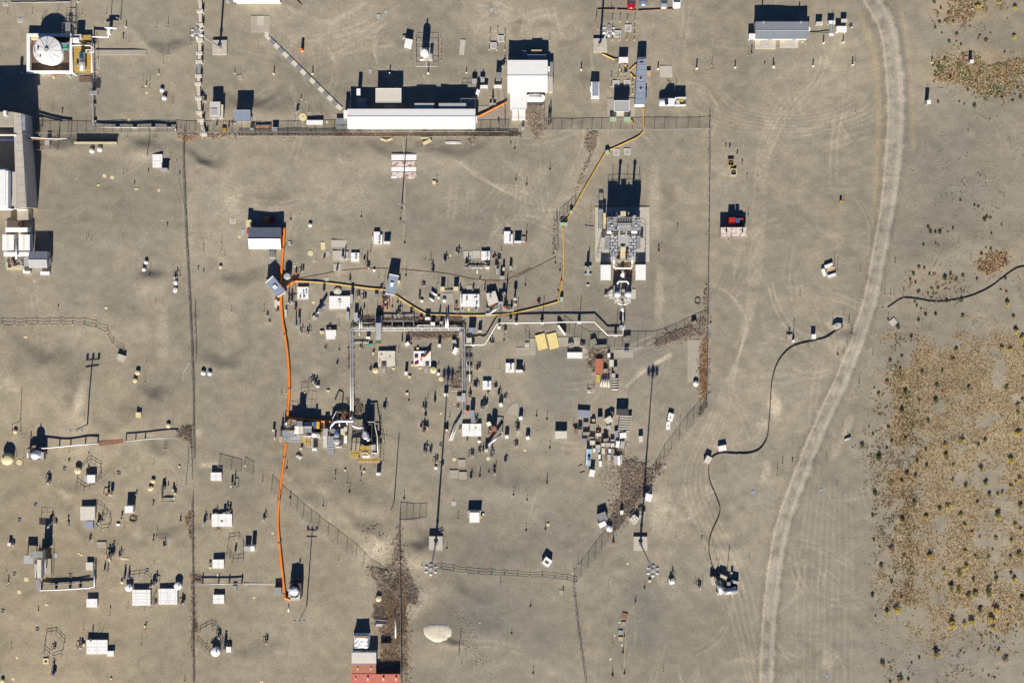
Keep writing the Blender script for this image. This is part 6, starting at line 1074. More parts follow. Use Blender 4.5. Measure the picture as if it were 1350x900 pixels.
P=Plant('white_pair','two linked white boxes standing near the diagonal fence','boxes',T15,828,245,'two linked white boxes');P.q('box','white',[(818,196),(850,206),(838,252),(809,242)],-.2,.6);P.q('box','white',[(804,250),(827,252),(823,298),(801,296)],-.2,.5);P.b('hatch','dark_steel',824,222,831,230,.6,.65);P.b('hatch','dark_steel',812,272,817,280,.5,.55)
cabinet(T15,676,678,718,722,.95,'white',label='white wrapped box beside the diagonal fence',rot=-15,lid='white',door='white',lm='white wrapped box by the diagonal fence');P=Plant('punched_slab','pale slab with dark holes beside the long mast shadow','slab',T15,612,832);P.q('slab','offwhite',[(586,828),(612,800),(644,826),(614,862)],-.2,1.0);[P.c('hole','dark_steel',x_,y_,.16,1.0,1.02) for x_,y_ in ((604,825),(618,818),(628,830),(612,842))]
P=Plant('bent_frame','dark L-shaped frame beside the mast shadow at the diagonal fence','frame',T15,662,775);P.q('arm','dark_steel',[(634,765),(650,752),(680,782),(668,794)],-.1,.5);P.q('arm','light_grey',[(660,790),(670,778),(680,790),(668,800)],-.1,.7)
cabinet(T15,530,778,548,800,1.0,'white',label='white box standing in the tumbleweed drift');cabinet(T15,402,845,446,875,1.0,'white',label='white slab on the lower left edge of the tumbleweed drift',rot=25);small('white_drum',T15,[(464,880,.8)]);cabinet(T15,398,790,450,840,.9,'shade_cloth',label='dark frame box at the lower left edge of the tumbleweed drift',rot=20,lid='grating')
small('marker_stake',T15,[(33,215),(95,235),(112,404),(95,615),(86,885),(252,275)]);small('manhole_cover',T15,[(102,861,.3)]);pad(T15,640,800,660,820,'light_grey',.05,name='ground_plate')
for i,p_ in enumerate(([(280,515),(305,505)],[(290,555),(318,545)])):pipe('thin dark rod on the ground, %s of two left of the trailer box' % ['upper','lower'][i],T15,p_,.06,.06,'dark_steel',name='rod',cat='rod')
# ================================================================ T14 farm
cover(T14,541,122,606,190,'white cover with a blue hatch right of the pipe rack, lower farm',2,1,.5,extras=((.15,.1,.2,.6,.12,'roof_blue','hatch'),),lm='lower farm white cover');cover(T14,388,440,533,534,'long white cover at the lower end of the pipe rack',3,1,.6,lm='long white cover at the rack end',extras=((-.1,.1,.03,.4,.2,'grey','valve'),(.2,.1,.06,.1,.15,'offwhite','hatch')))
cover(T14,711,-10,777,62,'white cover with blue and red hatches, left of the white tall cabinet',2,1,.5,extras=((.12,.25,.2,.25,.15,'roof_blue','hatch'),(.1,-.1,.15,.15,.2,'rust','hatch'),(-.1,-.3,.1,.1,.1,'lid','patch')),lm='blue and red hatched cover')

small('marker_stake',T14,[(940,383),(1018,408),(1040,618),(1018,882),(848,45)]);small('manhole_cover',T14,[(332,704,.5),(582,699,.48),(390,728,.22),(397,824,.22),(750,311,.35),(778,348,.3),(855,638,.35),(232,366,.28),(332,298,.2),(325,812,.3)]);pad(T14,360,705,415,758,'concrete',.06,label='small concrete slab with a cream lid, lower farm');pad(T14,298,783,360,843,'concrete',.06);pad(T14,367,795,424,850,'concrete',.06)
t=thing('round_slab','','slab',at(T14,768,335));MB().prism([(-1.4+.1,-1.2),(1.1,-1.3),(1.5,.2),(1.2,1.7),(.2,1.6),(-.9,.9),(-1.5,-.2)],-.3,.06).build('slab','concrete',t);t['label']='rounded pale slab with two cream lids, lower farm'
small('instrument_riser',T14,[(505,40,.7),(495,165,1.0),(445,240,.8),(580,205,.8),(635,170,.7),(668,225,.9),(715,248,.8),(545,320,1.1),(560,300,.9),(500,410,.8),(590,480,.8),(185,275,.9),(122,330,.8),(118,380,.8),(105,490,1.1),(125,470,.8),(125,650,1.1),(160,650,1.0),(190,720,.9),(235,755,.8),(235,610,.6),(525,650,.8),(545,640,.7),(615,680,.9),(715,715,1.0),(785,600,.9),(795,480,1.2),(625,800,.9),(640,760,.6),(458,840,.8),(520,830,.8),(457,670,.9),(430,560,.6),(355,320,.6),(372,480,.6),(590,805,.4),(460,130,.8)])
for q in ((664,288,690,316),(573,428,602,458),(708,526,734,550),(812,388,838,412),(864,534,890,560)):cabinet(T14,*q,1.0,'white',phrase='small white equipment box',rot=20)
small('white_drum',T14,[(516,568,.42),(195,764,.4)]);cabinet(T14,350,236,384,266,.7,'light_grey',phrase='small grey equipment box',legs=True);cabinet(T14,455,395,486,435,.6,'rust',phrase='dark steel frame',lid='grating',legs=True)
small('thin_post',T14,[(436,690),(470,690),(668,40),(300,395),(268,500)]);t=thing('capped_base','round rusty drum crossed by the long mast shadow, lower farm','drum',at(T14,270,488));MB().cyl((0,0,-.2),(0,0,.7),.6,n=14).build('body','rust',t);MB().cyl((.2,.1,.7),(.2,.1,.9),.35,n=12).build('cap','offwhite',t)
P=Plant('transfer_pump','long tilted grey transfer pump with a rusty head, lower farm','pump',T14,650,545,'tilted transfer pump');P.p('barrel','galvanised',[(585,595,.4),(680,515,1.3)],.3,12);P.c('head','rust',625,480,.7,.2,2.0);P.b('foot','light_grey',570,590,600,612,-.1,.6);P.b('box','offwhite',558,630,580,652,-.1,1.2);P.p('pipe','grey',[(610,600,.5),(615,690,.4)],.14);P.p('arm','grey',[(625,490,1.6),(690,500,1.6),(685,540,.6)],.12)
small('orange_barrel',T14,[(430,348,.6)])
# ================================================================ process plant (lower centre left)
P=Plant('process_plant','dense grey process plant of decks and tanks at the orange hose','process plant',T13,330,370,'orange-hosed process plant')
P.b('base_deck','grating',190,395,340,436,1.0,1.1);P.legs(195,398,335,434,1.0,4);P.b('upper_deck','roof_grey',192,345,290,390,2.2,2.3);P.legs(195,348,288,388,2.2,3);P.b('end_block','cardboard',167,390,192,438,-.2,1.1);P.b('tank_box','white',288,310,324,372,-.2,2.6);P.b('tank_box','offwhite',326,310,360,372,-.2,2.6);P.b('module','light_grey',365,310,425,332,.2,2.2);P.b('module','roof_blue',365,280,440,306,.2,1.8);P.b('module','grey',365,335,425,360,.2,1.9);P.b('yellow_box','yellow',455,275,487,330,.2,1.6);P.b('blue_box','blue',440,275,456,330,.2,2.2);P.b('frame','mustard',497,330,508,366,.2,1.2);P.b('yellow_deck','mustard',337,403,415,436,1.0,1.1);P.b('yellow_deck','mustard',380,437,415,468,1.0,1.1);P.legs(340,405,412,434,1.0,3);P.legs(383,438,412,466,1.0,2)
P.b('blower','offwhite',425,362,492,400,.2,1.9);P.c('motor','white',445,382,.5,.2,2.2);P.c('motor','light_grey',478,380,.4,.2,2.1);P.b('cabinet','light_grey',418,405,436,478,-.1,1.6);P.b('cabinet','white',430,484,465,504,-.1,1.2);P.b('foot_box','offwhite',330,480,350,496,-.1,1.2);P.p('pipe','light_grey',[(290,385,1.8),(420,385,1.8),(500,375,1.6)],.16);P.p('pipe','white',[(340,398,1.2),(420,396,1.2),(495,398,1.2)],.1);P.rail([(180,345),(180,392),(268,440),(338,440)],1.1,1.0,'light_grey');P.rail([(192,343),(290,343)],2.3,1.0,'grey');P.b('conveyor','light_grey',255,395,335,425,1.1,1.4);P.rail([(338,402),(338,440),(378,440),(378,472),(416,472)],1.1,1.0,'offwhite');P.b('yellow_rail','yellow',240,347,288,351,2.3,2.9);P.b('tower','dark_steel',300,275,350,306,.2,3.4);P.b('tower_top','grating',300,270,352,308,3.4,3.5);P.rail([(300,308),(300,270),(352,270),(352,308)],3.5,1.1,'dark_steel');P.rail([(360,290),(425,300)],1.8,2.2,'dark_steel');P.b('end_frame','dark_steel',175,345,190,390,.2,1.5);P.c('valve','light_grey',218,275,.3,-.1,1.0);P.b('valve_box','white',210,280,230,298,-.1,.7)
P=Plant('pipe_module','white curved pipes and grey tanks at the foot of the pipe rack','pipe module',T13,600,400,'curved pipe module')
P.b('slab','pale_concrete',516,330,548,480,-.2,.15);P.b('slab','pale_concrete',516,482,715,486,-.2,.12);P.b('box','light_grey',516,330,552,386,.15,2.0);P.b('box','offwhite',516,388,546,460,.15,1.6);P.b('deck','galvanised',550,390,600,532,1.6,1.75);P.legs(552,394,598,530,1.6,4);[P.b('deck_joint','grey',551,410+22*k,599,412+22*k,1.75,1.78) for k in range(6)]
P.p('big_pipe','white',[(580,330,1.6),(585,300,1.7),(605,275,1.7),(640,267,1.7),(750,267,1.5),(755,240,1.2)],.34,12);P.p('big_pipe','white',[(745,290,1.2),(760,310,1.2),(800,320,1.2),(835,315,1.3),(850,330,1.3)],.32,12);P.p('pipe','light_grey',[(645,270,1.5),(645,310,1.4)],.2);P.p('pipe','white',[(705,268,1.3),(705,310,1.0)],.2);P.p('pipe','offwhite',[(600,450,.8),(620,470,.8),(660,470,.8)],.16);P.p('pipe','light_grey',[(560,340,1.4),(640,340,1.4)],.18);P.c('tank','light_grey',622,430,.8,.1,2.0,.2);P.c('tank','galvanised',622,385,.7,.1,1.8,.2);P.b('box','grey',575,330,606,365,.1,2.2);P.b('white_box','offwhite',680,318,705,350,.1,1.6);P.b('white_box','offwhite',655,330,678,375,.1,1.2);P.b('white_box','white',682,385,705,445,.1,1.4);P.b('pad','cream',640,350,705,380,-.1,.3);P.b('dark_bay','dark_steel',638,378,665,460,-.1,1.0);P.rail([(605,390),(605,480),(665,480)],.2,1.1,'white');P.b('panel','blue',612,350,632,372,.1,2.3);P.c('crane_post','grey',655,200,.15,-.2,2.2);P.p('crane_arm','grey',[(590,250,2.2),(620,190,2.4),(650,200,2.3)],.14)
P=Plant('yellow_platform','yellow-decked filter platform right of the curved pipes','platform',T13,850,530,'yellow-decked platform')
P.b('upper_deck','mustard',800,468,888,535,3.0,3.1);P.legs(803,472,885,532,3.0,3);P.b('lower_deck','mustard',725,503,800,562,2.2,2.3);P.legs(728,507,797,558,2.2,3);P.b('front_deck','mustard',790,556,962,598,2.0,2.1);P.legs(795,560,958,594,2.0,4)
for k in range(5):P.b('deck_joint','dark_steel',822+k*28,558,824+k*28,597,2.1,2.13)
P.b('deck_joint','dark_steel',792,574,960,577,2.1,2.14);P.b('deck_joint','dark_steel',846,470,849,534,3.1,3.14);P.b('deck_joint','dark_steel',802,500,886,503,3.1,3.13)
P.c('vessel','roof_grey',850,385,.9,-.1,3.0,.3);P.c('vessel','roof_blue',872,410,.6,-.1,2.6,.2);P.c('vessel','light_grey',845,370,.5,2.6,3.6);P.b('support_frame','dark_steel',830,290,905,300,.2,2.2);P.b('support_frame','dark_steel',898,300,906,450,.2,2.0);P.p('top_pipe','offwhite',[(860,275,2.2),(925,275,2.2),(930,320,2.2),(945,400,2.2),(948,530,2.1)],.14);P.p('mid_pipe','white',[(900,520,2.3),(945,520,2.3)],.14);P.b('panel','white',825,542,888,560,2.1,3.0);P.b('panel','light_grey',890,545,945,556,2.1,2.6);P.b('cabinet','light_grey',895,455,930,500,.0,2.2);P.b('cabinet','offwhite',905,498,945,525,.0,2.0);P.p('diag_brace','white',[(820,520,3.15),(860,515,3.2),(885,540,3.15)],.08);P.rail([(725,503),(725,562),(790,562)],2.3,1.0,'offwhite');P.rail([(790,598),(962,598),(962,556)],2.1,1.0,'offwhite');P.rail([(800,535),(800,468),(888,468),(888,535)],3.1,1.0,'yellow');P.rail([(735,440),(735,375),(815,345)],.3,2.2,'grey','stair_rail');P.b('fan','dark_steel',835,440,880,465,.1,2.6)
P.p('side_frame','dark_steel',[(905,380,1.5),(960,385,1.5),(960,500,1.5)],.1);P.c('leg_post','dark_steel',958,400,.1,-.2,1.5)
pad(T13,735,440,960,560,'concrete',.03)
cabinet(T13,934,678,970,698,1.2,'white',label='white cabinet below the yellow-decked platform',lid='white');cabinet(T13,112,336,132,354,.9,'offwhite',label='pale box left of the process plant, upper one');cabinet(T13,125,398,138,416,.9,'offwhite',label='pale box left of the process plant, lower one');P=Plant('pallet_base','tilted cream pallet base below the process plant','pallet',T13,325,552);P.q('base','offwhite',[(298,545),(318,530),(350,552),(332,576)],-.1,.25);P.q('top','light_grey',[(308,545),(318,536),(338,552),(328,562)],.25,.4)
small('thin_post',T13,[(38,750),(968,260),(980,345),(975,290),(990,400),(998,455),(992,535),(992,590),(1017,388),(925,640),(225,45),(195,50),(183,70),(610,735),(707,765),(812,750)]);small('guard_post',T13,[(985,385,.8),(998,420,.8)]);small('marker_stake',T13,[(230,640),(724,830),(1157,880),(256,872)]);small('cream_drum',T13,[(840,664,.3),(690,655,.25),(372,42,.2)]);small('pipe_plug',T13,[(810,660),(613,694),(818,707)],.8);small('instrument_riser',T13,[(1008,165,.9)]);cabinet(T13,542,24,568,40,.25,'lid',phrase='small square cream block');cabinet(T13,458,-10,486,4,.5,'white',phrase='small white equipment box')
pole(T13,1078,905,7.8,'tall bare wooden pole right of the yellow-decked platform',lm='bare pole by the yellow platform')
cabinet(PX,430,436,442,447,.6,'white',label='white cover with a dark hatch left of the silver pipe rack',name='pit_cover',cat='cover block',lid='white');small('white_drum',PX,[(268,491,.55),(277,492,.55),(232,372,.5),(232,381,.5),(277,491.5,.01)][:4]);small('instrument_riser',PX,[(411,503,.9),(417,505,.9),(445,480,.6),(430,460,.6),(405,440,.6)])
# ================================================================ left middle: T17
rope_barrier('rope barrier line of pale-based stanchions at the left edge',[(-40,262),(15,260),(86,260),(155,258),(224,257),(294,255),(363,254),(432,256),(503,257),(573,270),(640,300),(675,372),(738,412)],T17,['cream','cream','cream','cream','cream','cream','cream','cream','teal','teal','cream'],.8,'left rope barrier')
P=Plant('lamp_pole','tall lamp pole with three floodlights and a crossarm, left yard','lamp pole',T17,522,850,'three-lamp pole')
P.p('shaft','grey_wood',[(522,850,-.3),(522,850,7.6)],.15);X_,Y_=P.xy(522,850,0)
P2=P.t;MB().box(X_-1.6,Y_-.08,6.7,X_+1.6,Y_+.08,6.85).build('crossarm','grey_wood',P2);MB().box(X_-1.5,Y_-.06,7.35,X_+1.5,Y_+.06,7.47).build('crossarm','grey_wood',P2)
for u in (-1.4,0,1.4):
    f=MB().obox((X_+u,Y_-.1,7.75),(.55,.6,.45)).build('floodlight','light_grey',P2);MB().box(X_+u-.22,Y_-.42,7.58,X_+u+.22,Y_-.405,7.9).build('lens','glass',f)
pole(T17,122,830,4.6,'slim dark pole in the left yard near the cream drum','dark_steel',name='pole',r=.08);small('thin_post',T17,[(72,890),(122,895),(868,490),(860,605),(500,825)]);small('cream_drum',T17,[(93,893,.5),(819,543,.62),(804,590,.55),(1000,856,.55)]);small('manhole_cover',T17,[(203,5,.2),(630,162,.38)]);cabinet(T17,694,438,740,476,.7,'offwhite',label='tilted pale concrete box at the end of the left rope barrier',rot=-20,lid='pale_concrete',lm='pale box at the rope barrier end')
cabinet(T17,805,780,837,812,.4,'lid',label='square cream block on the slope in the left yard',lid='lid');pad(T17,142,327,165,340,'cream',.05,name='ground_plate');small('red_post',T17,[(345,178)]);small('white_drum',T17,[(1041,58,.5),(1046,16,.45),(1208,545,.6)]);hose('thin pale hose lying along the left fence',T17,[(1125,480),(1105,515),(1088,545),(1085,590)],.06,'offwhite',5);hose('thin pale conduit beside the left fence',T6,[(1000,215),(1000,290),(1020,390),(1038,470),(1050,540)],.07,'light_grey',4);pipe('small red rod on the ground left of the fence',T17,[(918,135),(926,115)],.06,.05,'red',name='rod',cat='rod')
b=MB();X_,Y_=gx(577,832);z_=gz(577,832);k=44;q=[1+.1*math.sin(2*a+1)+.05*math.sin(3*a)+R.uniform(-.05,.05) for a in np.linspace(0,2*math.pi,k,False)]
for f,h in ((1.0,-.02),(.96,.03),(.6,.035),(.25,.04)):
    for i in range(k):a=2*math.pi*i/k;x_,y_=3.3*f*q[i]*math.cos(a),2.4*f*q[i]*math.sin(a)-.3*f*math.cos(a);b.v.append((x_,y_,gz(577+x_/S,832-y_/S)-z_+h))
b.f=[(r*k+i,r*k+(i+1) % k,(r+1)*k+(i+1) % k,(r+1)*k+i) for r in range(3) for i in range(k)]+[tuple(range(3*k,4*k))]
tag(b.build('sand_heap','sand',None,True,loc=(X_,Y_,z_)),'bright pale sand heap in the lower yard','sand',None,'stuff');land('pale sand heap',(577,832))
# ================================================================ T18
t=thing('dome_tank','cream domed tank cut by the left edge','tank',at(T18,52,330,1.2));MB().cyl((0,0,-.2),(0,0,1.0),1.35,n=24).build('shell','cream',t,True);MB().dome((0,0,1.0),1.5,.55,24,5).build('dome','lid',t,True);MB().cyl((-.7,.3,1.3),(-.7,.3,1.75),.2,n=10).build('vent','light_grey',t);land('cream domed tank',T18(52,330))
P=Plant('scrubber_vessel','white upright vessel in a dark steel cradle, left yard','vessel',T18,285,310,'white upright vessel');P.c('vessel','white',275,300,1.05,.2,2.5,.5,24);P.b('skid','dark_steel',232,275,345,330,-.2,.3);P.b('cabinet','white',214,280,224,322,.2,1.4);P.b('box','light_grey',320,275,345,330,.3,1.6);P.p('pipe','white',[(310,240,1.2),(345,243,1.2),(460,232,1.1),(600,218,1.1),(770,205,1.0)],.16);P.p('post','dark_steel',[(240,235,-.2),(240,235,1.8)],.14);P.b('cradle','dark_steel',230,245,350,252,.2,1.2);[P.b('support','light_grey',x_-5,y_-4,x_+5,y_+4,-.2,.9) for x_,y_ in ((460,232),(550,224),(665,213),(765,206))];P.rail([(325,330),(350,330),(350,250)],.2,1.1,'dark_steel');P.c('nozzle','light_grey',262,290,.15,2.9,3.3)
pad(T18,785,178,978,212,'rust',.06,7,name='ground_mat',label='long rusty ground plate in line with the white pipe');P=Plant('low_pipe','low grey pipe on supports right of the rusty ground plate','pipe',T18,1090,175);P.p('pipe','light_grey',[(985,185,.9),(1065,180,.9),(1140,172,.9),(1230,165,.9),(1400,160,.7)],.13);[P.b('support','dark_steel',x_-4,y_-5,x_+4,y_+5,-.2,.8) for x_,y_ in ((988,185),(1065,180),(1140,172))]
small('manhole_cover',T18,[(152,355,.72),(125,116,.5),(932,848,.35)][:1]);small('cream_drum',T18,[(622,415,.85),(1192,560,.55)]);small('thin_post',T18,[(98,142),(165,140),(128,315),(188,325),(115,375),(183,388),(806,372),(550,280)]);small('dark_hatch',T18,[(510,405,.42),(940,440,.42),(280,690,.42),(155,815,.42)]);small('dark_hatch',T19,[(105,22,.42),(78,312,.42),(380,320,.42),(15,512,.42),(202,610,.42),(795,292,.42),(890,150,.42)])
small('instrument_riser',T18,[(383,500,1.3),(410,840,1.3),(440,830,.8),(550,350,.5),(705,292,.4)]);small('pipe_plug',T18,[(1082,605),(968,778),(545,852),(540,820)])
def octagon(label,T,pts,lm=None):fence(label,pts,T,.75,8,None,'post_and_rail_barrier',(.5,1.0),'grey',.05,'barrier',lm,group='octagonal barriers around wells')
octagon('octagonal rail barrier around a white pit cover, left yard',T18,[(720,345),(795,390),(800,480),(750,550),(670,575),(610,525),(622,440),(690,365),(720,345)],'left octagonal barrier');cabinet(T18,690,455,752,517,.9,'white',label='white pit cover inside the left octagonal barrier',lid='white',name='pit_cover',cat='cover block');cabinet(T18,668,460,690,512,.8,'light_grey',label='grey step unit inside the left octagonal barrier');small('instrument_riser',T18,[(700,440,.9),(860,600,1.6),(780,830,1.3),(810,820,1.0)])
cabinet(T18,634,705,750,812,.9,'white',label='white square shed roof beside the half octagon barrier',lid='offwhite',name='shed',cat='shed',lm='white square shed roof');octagon('half octagonal rail barrier right of the white square shed roof',T18,[(770,695),(825,730),(870,790),(878,840),(860,890),(800,900)]);cabinet(T18,672,820,735,880,.8,'light_grey',label='blue-grey equipment below the white square shed roof',lid='roof_blue');cabinet(T18,986,700,1052,755,1.5,'white',label='white cabinet above the dark hose coil, left yard',lid='white',lm='white cabinet above the hose coil')
P=Plant('hose_coil','tangled coil of dark hose on the ground, left yard','hose coil',T18,1050,800)
for k in range(3):MB().tube([((.75+.1*k)*math.cos(a)+.12*k,(.8-.1*k)*math.sin(a)-.1*k,.1+.06*k+.02*math.sin(3*a)) for a in np.linspace(0,6.6,24)],.05,6).build('coil','rubber',P.t)
small('bollard',T18,[(963,800,.7)]);cabinet(T18,918,840,948,857,.3,'white',phrase='small white block');small('thin_post',T18,[(983,880)])
# ================================================================ T19
P=Plant('scrap_sifter','tall grey steel tower frame with tanks, lower left corner','tower',T19,205,240,'steel tower, lower left');P.b('deck','light_grey',128,212,180,256,1.8,1.95);P.legs(130,215,178,253,1.8,2);P.b('duct','offwhite',200,235,222,335,.2,2.2);P.b('block','concrete',238,230,275,315,-.2,.5);P.b('tower_frame','dark_steel',205,180,245,235,.2,3.2);P.b('tower_deck','grating',165,190,230,225,3.4,3.5);P.rail([(165,225),(165,190),(230,190),(230,225)],3.5,1.1,'grey');P.p('arm','grey',[(245,300,1.0),(242,200,2.2)],.15);P.p('arm','grey',[(190,330,.6),(195,240,1.6)],.14);P.rail([(278,200),(278,330)],0,1.2,'dark_steel');P.b('vent_unit','light_grey',186,258,200,300,.2,1.6);P.p('pipe','white',[(222,330,1.0),(218,400,1.0),(330,395,1.0),(480,386,1.0),(508,380,1.0),(508,270,1.0)],.18);P.p('pipe','grey',[(235,372,.7),(400,362,.7),(480,352,.7)],.12);[P.b('support','light_grey',x_-4,y_-4,x_+4,y_+4,-.2,.85) for x_,y_ in ((218,398),(300,396),(375,392),(430,389),(505,385),(506,330))];[P.b('support','dark_steel',x_-3,360,x_+3,392,-.2,.6) for x_ in (300,375,430)];P.b('legs_block','grey',190,340,215,402,-.2,.7)
cabinet(T19,463,250,502,292,.7,'white',label='white cover with a dark hatch at the end of the tower pipe',lid='offwhite',name='pit_cover',cat='cover block',lm='cover at the tower pipe end');pad(T19,526,137,576,168,'concrete',.05);pad(T19,288,199,311,222,'light_grey',.06,name='ground_plate');pad(T19,420,196,432,206,'cream',.06,20,name='ground_plate');pad(T19,434,203,448,213,'cream',.06,20,name='ground_plate');pad(T19,654,224,696,234,'cream',.06,-3,name='ground_plate')
cabinet(T19,40,145,58,160,.8,'white',phrase='small white box');small('bollard',T19,[(45,358,.9),(208,513,.8),(280,158,1.0)]);small('manhole_cover',T19,[(104,408,.55),(142,340,.6),(92,763,.35),(70,877,.4),(250,478,.35)]);small('instrument_riser',T19,[(70,150,.8),(488,130,.7),(652,215,.8),(590,215,1.5),(610,200,1.0),(567,290,.9),(583,290,.8),(675,320,1.2),(697,320,.9),(845,360,1.3),(985,465,1.0),(835,470,.7),(498,655,1.0),(430,700,1.1),(290,838,1.2),(825,370,.9)])
small('marker_stake',T19,[(829,128),(655,14),(975,24)]);small('thin_post',T19,[(845,105),(833,260),(60,715),(763,698),(690,500),(452,618),(538,612),(553,640),(618,708),(0,850),(995,895),(690,400),(35,300)]);small('red_post',T19,[(594,528),(788,608)]);small('cream_drum',T19,[(15,886,.5),(660,355,.4),(452,690,.4),(600,875,.25),(783,592,.25)])
cover(T19,466,446,525,492,'small white cover below the tower pipe, lower left',1,1,.7,lm='cover below the tower pipe');cover(T19,713,397,812,483,'white panelled roof, left of two by the lower fence',1,5,.7,lm='left panelled roof');cover(T19,855,391,957,477,'white panelled roof, right of two by the lower fence',2,4,.7,lm='right panelled roof');small('white_drum',T19,[(700,380,.95),(965,370,1.0)]);cover(T19,466,667,580,744,'white cover beside a small white box, bottom left',2,2,.7,lm='bottom left white cover');cabinet(T19,577,727,614,756,.6,'white',label='small white box right of the bottom left white cover',lid='white')
octagon('hexagonal rail barrier around a riser, bottom left',T19,[(250,640),(303,630),(350,680),(335,752),(290,766),(240,730),(250,640)],'bottom left hexagonal barrier');small('instrument_riser',T19,[(290,712,.8)]);octagon('rail barrier behind the left panelled roof',T19,[(695,330),(780,320),(815,345),(810,390)]);octagon('rail barrier below the left panelled roof',T19,[(725,485),(780,505),(815,490),(845,410)])
P=Plant('square_frame','cream square frame with a dark centre, bottom left','frame',T19,247,782);[P.b('side','lid',*q,-.2,.2) for q in ((232,767,262,775),(232,789,262,797),(232,775,240,789),(254,775,262,789))];P.b('well','dark_steel',240,775,254,789,-.2,.08)
cabinet(T19,278,836,300,848,.6,'blue',phrase='small blue box')
# ================================================================ T20, T21
cover(T20,388,312,461,368,'white cover below the open fence gate, left of the orange hose',2,1,.8,lm='white cover below the open gate');cover(T20,395,586,530,670,'large white cover with yellow valves, left of the lower orange hose',3,1,.6,lm='yellow-valved white cover',extras=((0,-.1,.1,.08,.15,'roof_blue','hatch'),));cover(T21,253,72,318,122,'small white cover above the left pipe stub',2,1,.7,lm='cover above the pipe stub');cover(T21,256,268,319,318,'small white cover below the left pipe stub',2,1,.7,lm='cover below the pipe stub')
small('instrument_riser',T20,[(430,575,.7),(500,570,1.3),(520,560,1.2),(548,400,1.2),(355,640,1.1),(435,690,.6),(555,830,1.0),(88,795,.7),(88,400,1.0),(110,395,.6),(748,615,.9)]);small('red_post',T20,[(453,705)]);small('cream_drum',T20,[(12,367,.55),(0,412,.5),(112,5,.5),(183,273,.25)]);small('manhole_cover',T20,[(614,270,.35),(797,712,.32),(998,707,.12)]);small('marker_stake',T20,[(890,283),(913,478),(1130,532)]);small('thin_post',T20,[(83,160),(95,160),(14,265),(33,730),(165,400),(730,372),(138,10)]);small('pipe_plug',T20,[(385,622),(12,755),(190,630),(10,530)])
cabinet(T20,608,800,648,830,1.2,'white',label='white cabinet, left of a pair beside the lower octagonal barrier',lid='light_grey');cabinet(T20,650,798,678,830,1.7,'white',label='taller white cabinet, right of a pair beside the lower octagonal barrier',lid='white');octagon('octagonal rail barrier left of a pair of white cabinets',T20,[(510,755),(575,745),(605,790),(605,890),(535,900),(495,850),(510,755)],'octagon by the cabinets')
P=Plant('pump_corner','square pump frame with pale pipes left of the fence, lower left','pump frame',T20,110,460);P.p('pipe','offwhite',[(85,495,.4),(145,495,.4),(150,430,.4)],.16);P.p('pipe','dark_steel',[(68,400,.6),(68,505,.5),(150,500,.5)],.12);P.b('box','dark_steel',64,395,84,425,-.1,.8);P.c('valve','cream',152,455,.3,-.1,.6);P.c('valve','offwhite',138,430,.25,-.1,.8)
P=Plant('pipe_fence_stub','low pale pipe line with a rusty plate strip, left of the white tank','pipe',T21,290,205);P.p('pipe','light_grey',[(150,210,.6),(280,207,.7),(420,205,.7)],.13);[P.b('support','dark_steel',x_-3,186,x_+3,212,-.2,.7) for x_ in (195,285,345,415)];P.b('strip','pale_concrete',425,204,595,214,-.1,.1);P.b('box','grey',366,218,388,246,-.1,.5)
P=Plant('exhaust_vessel','white upright tank in a steel frame at the orange hose end','tank',T21,708,255,'white tank at the hose end');P.c('tank','white',708,250,1.05,.2,2.4,.4,22);P.b('frame','dark_steel',680,205,745,215,-.1,2.0);P.b('frame','dark_steel',738,215,746,290,-.1,2.0);P.b('base','light_grey',680,284,742,299,-.1,.5);P.b('box','light_grey',676,235,688,280,-.1,1.8);P.p('pipe','light_grey',[(740,240,2.0),(735,280,1.6),(715,290,.8)],.14);P.rail([(690,205),(690,180),(745,185),(745,205)],0,1.6,'grey');P.c('nozzle','light_grey',718,238,.2,2.7,3.1);cabinet(T21,597,228,636,270,1.0,'dark_steel',label='dark pump set left of the white tank at the hose end',lid='grey');cabinet(T21,596,258,606,270,.5,'white',phrase='small white block');pipe('short white tube below the white tank at the hose end',T21,[(676,332),(676,362)],.14,.2,'white')
pole(T21,778,330,9.3,'tall lamp pole right of the white tank at the hose end','galvanised',cross=2.6,name='lamp_pole',lamps=(-1.1,0,1.1),r=.15,cat='lamp pole',lm='lamp pole by the white tank')
small('instrument_riser',T21,[(240,92,.6),(85,310,1.0),(287,495,1.0),(325,550,1.5),(548,530,.9)]);small('manhole_cover',T21,[(285,160,.35),(485,284,.3),(623,188,.3),(527,755,.4)]);small('cream_drum',T21,[(242,115,.3)]);small('white_drum',T21,[(67,215,.01),(276,576,1.2)][1:]);small('traffic_cone',T21,[(249,535),(350,535)]);cabinet(T21,330,558,357,588,.6,'white',label='small white block right of the white drum, bottom left barrier');octagon('tilted rail barrier around a white drum, bottom left of the fence',T21,[(185,475),(250,440),(255,465)]);octagon('rail barrier from the left fence to the white drum',T21,[(170,530),(240,600),(295,608),(325,570),(265,440)],'barrier around the white drum');small('thin_post',T21,[(100,750),(955,82),(225,545),(1072,465)]);small('marker_stake',T21,[(1005,380,.3)])
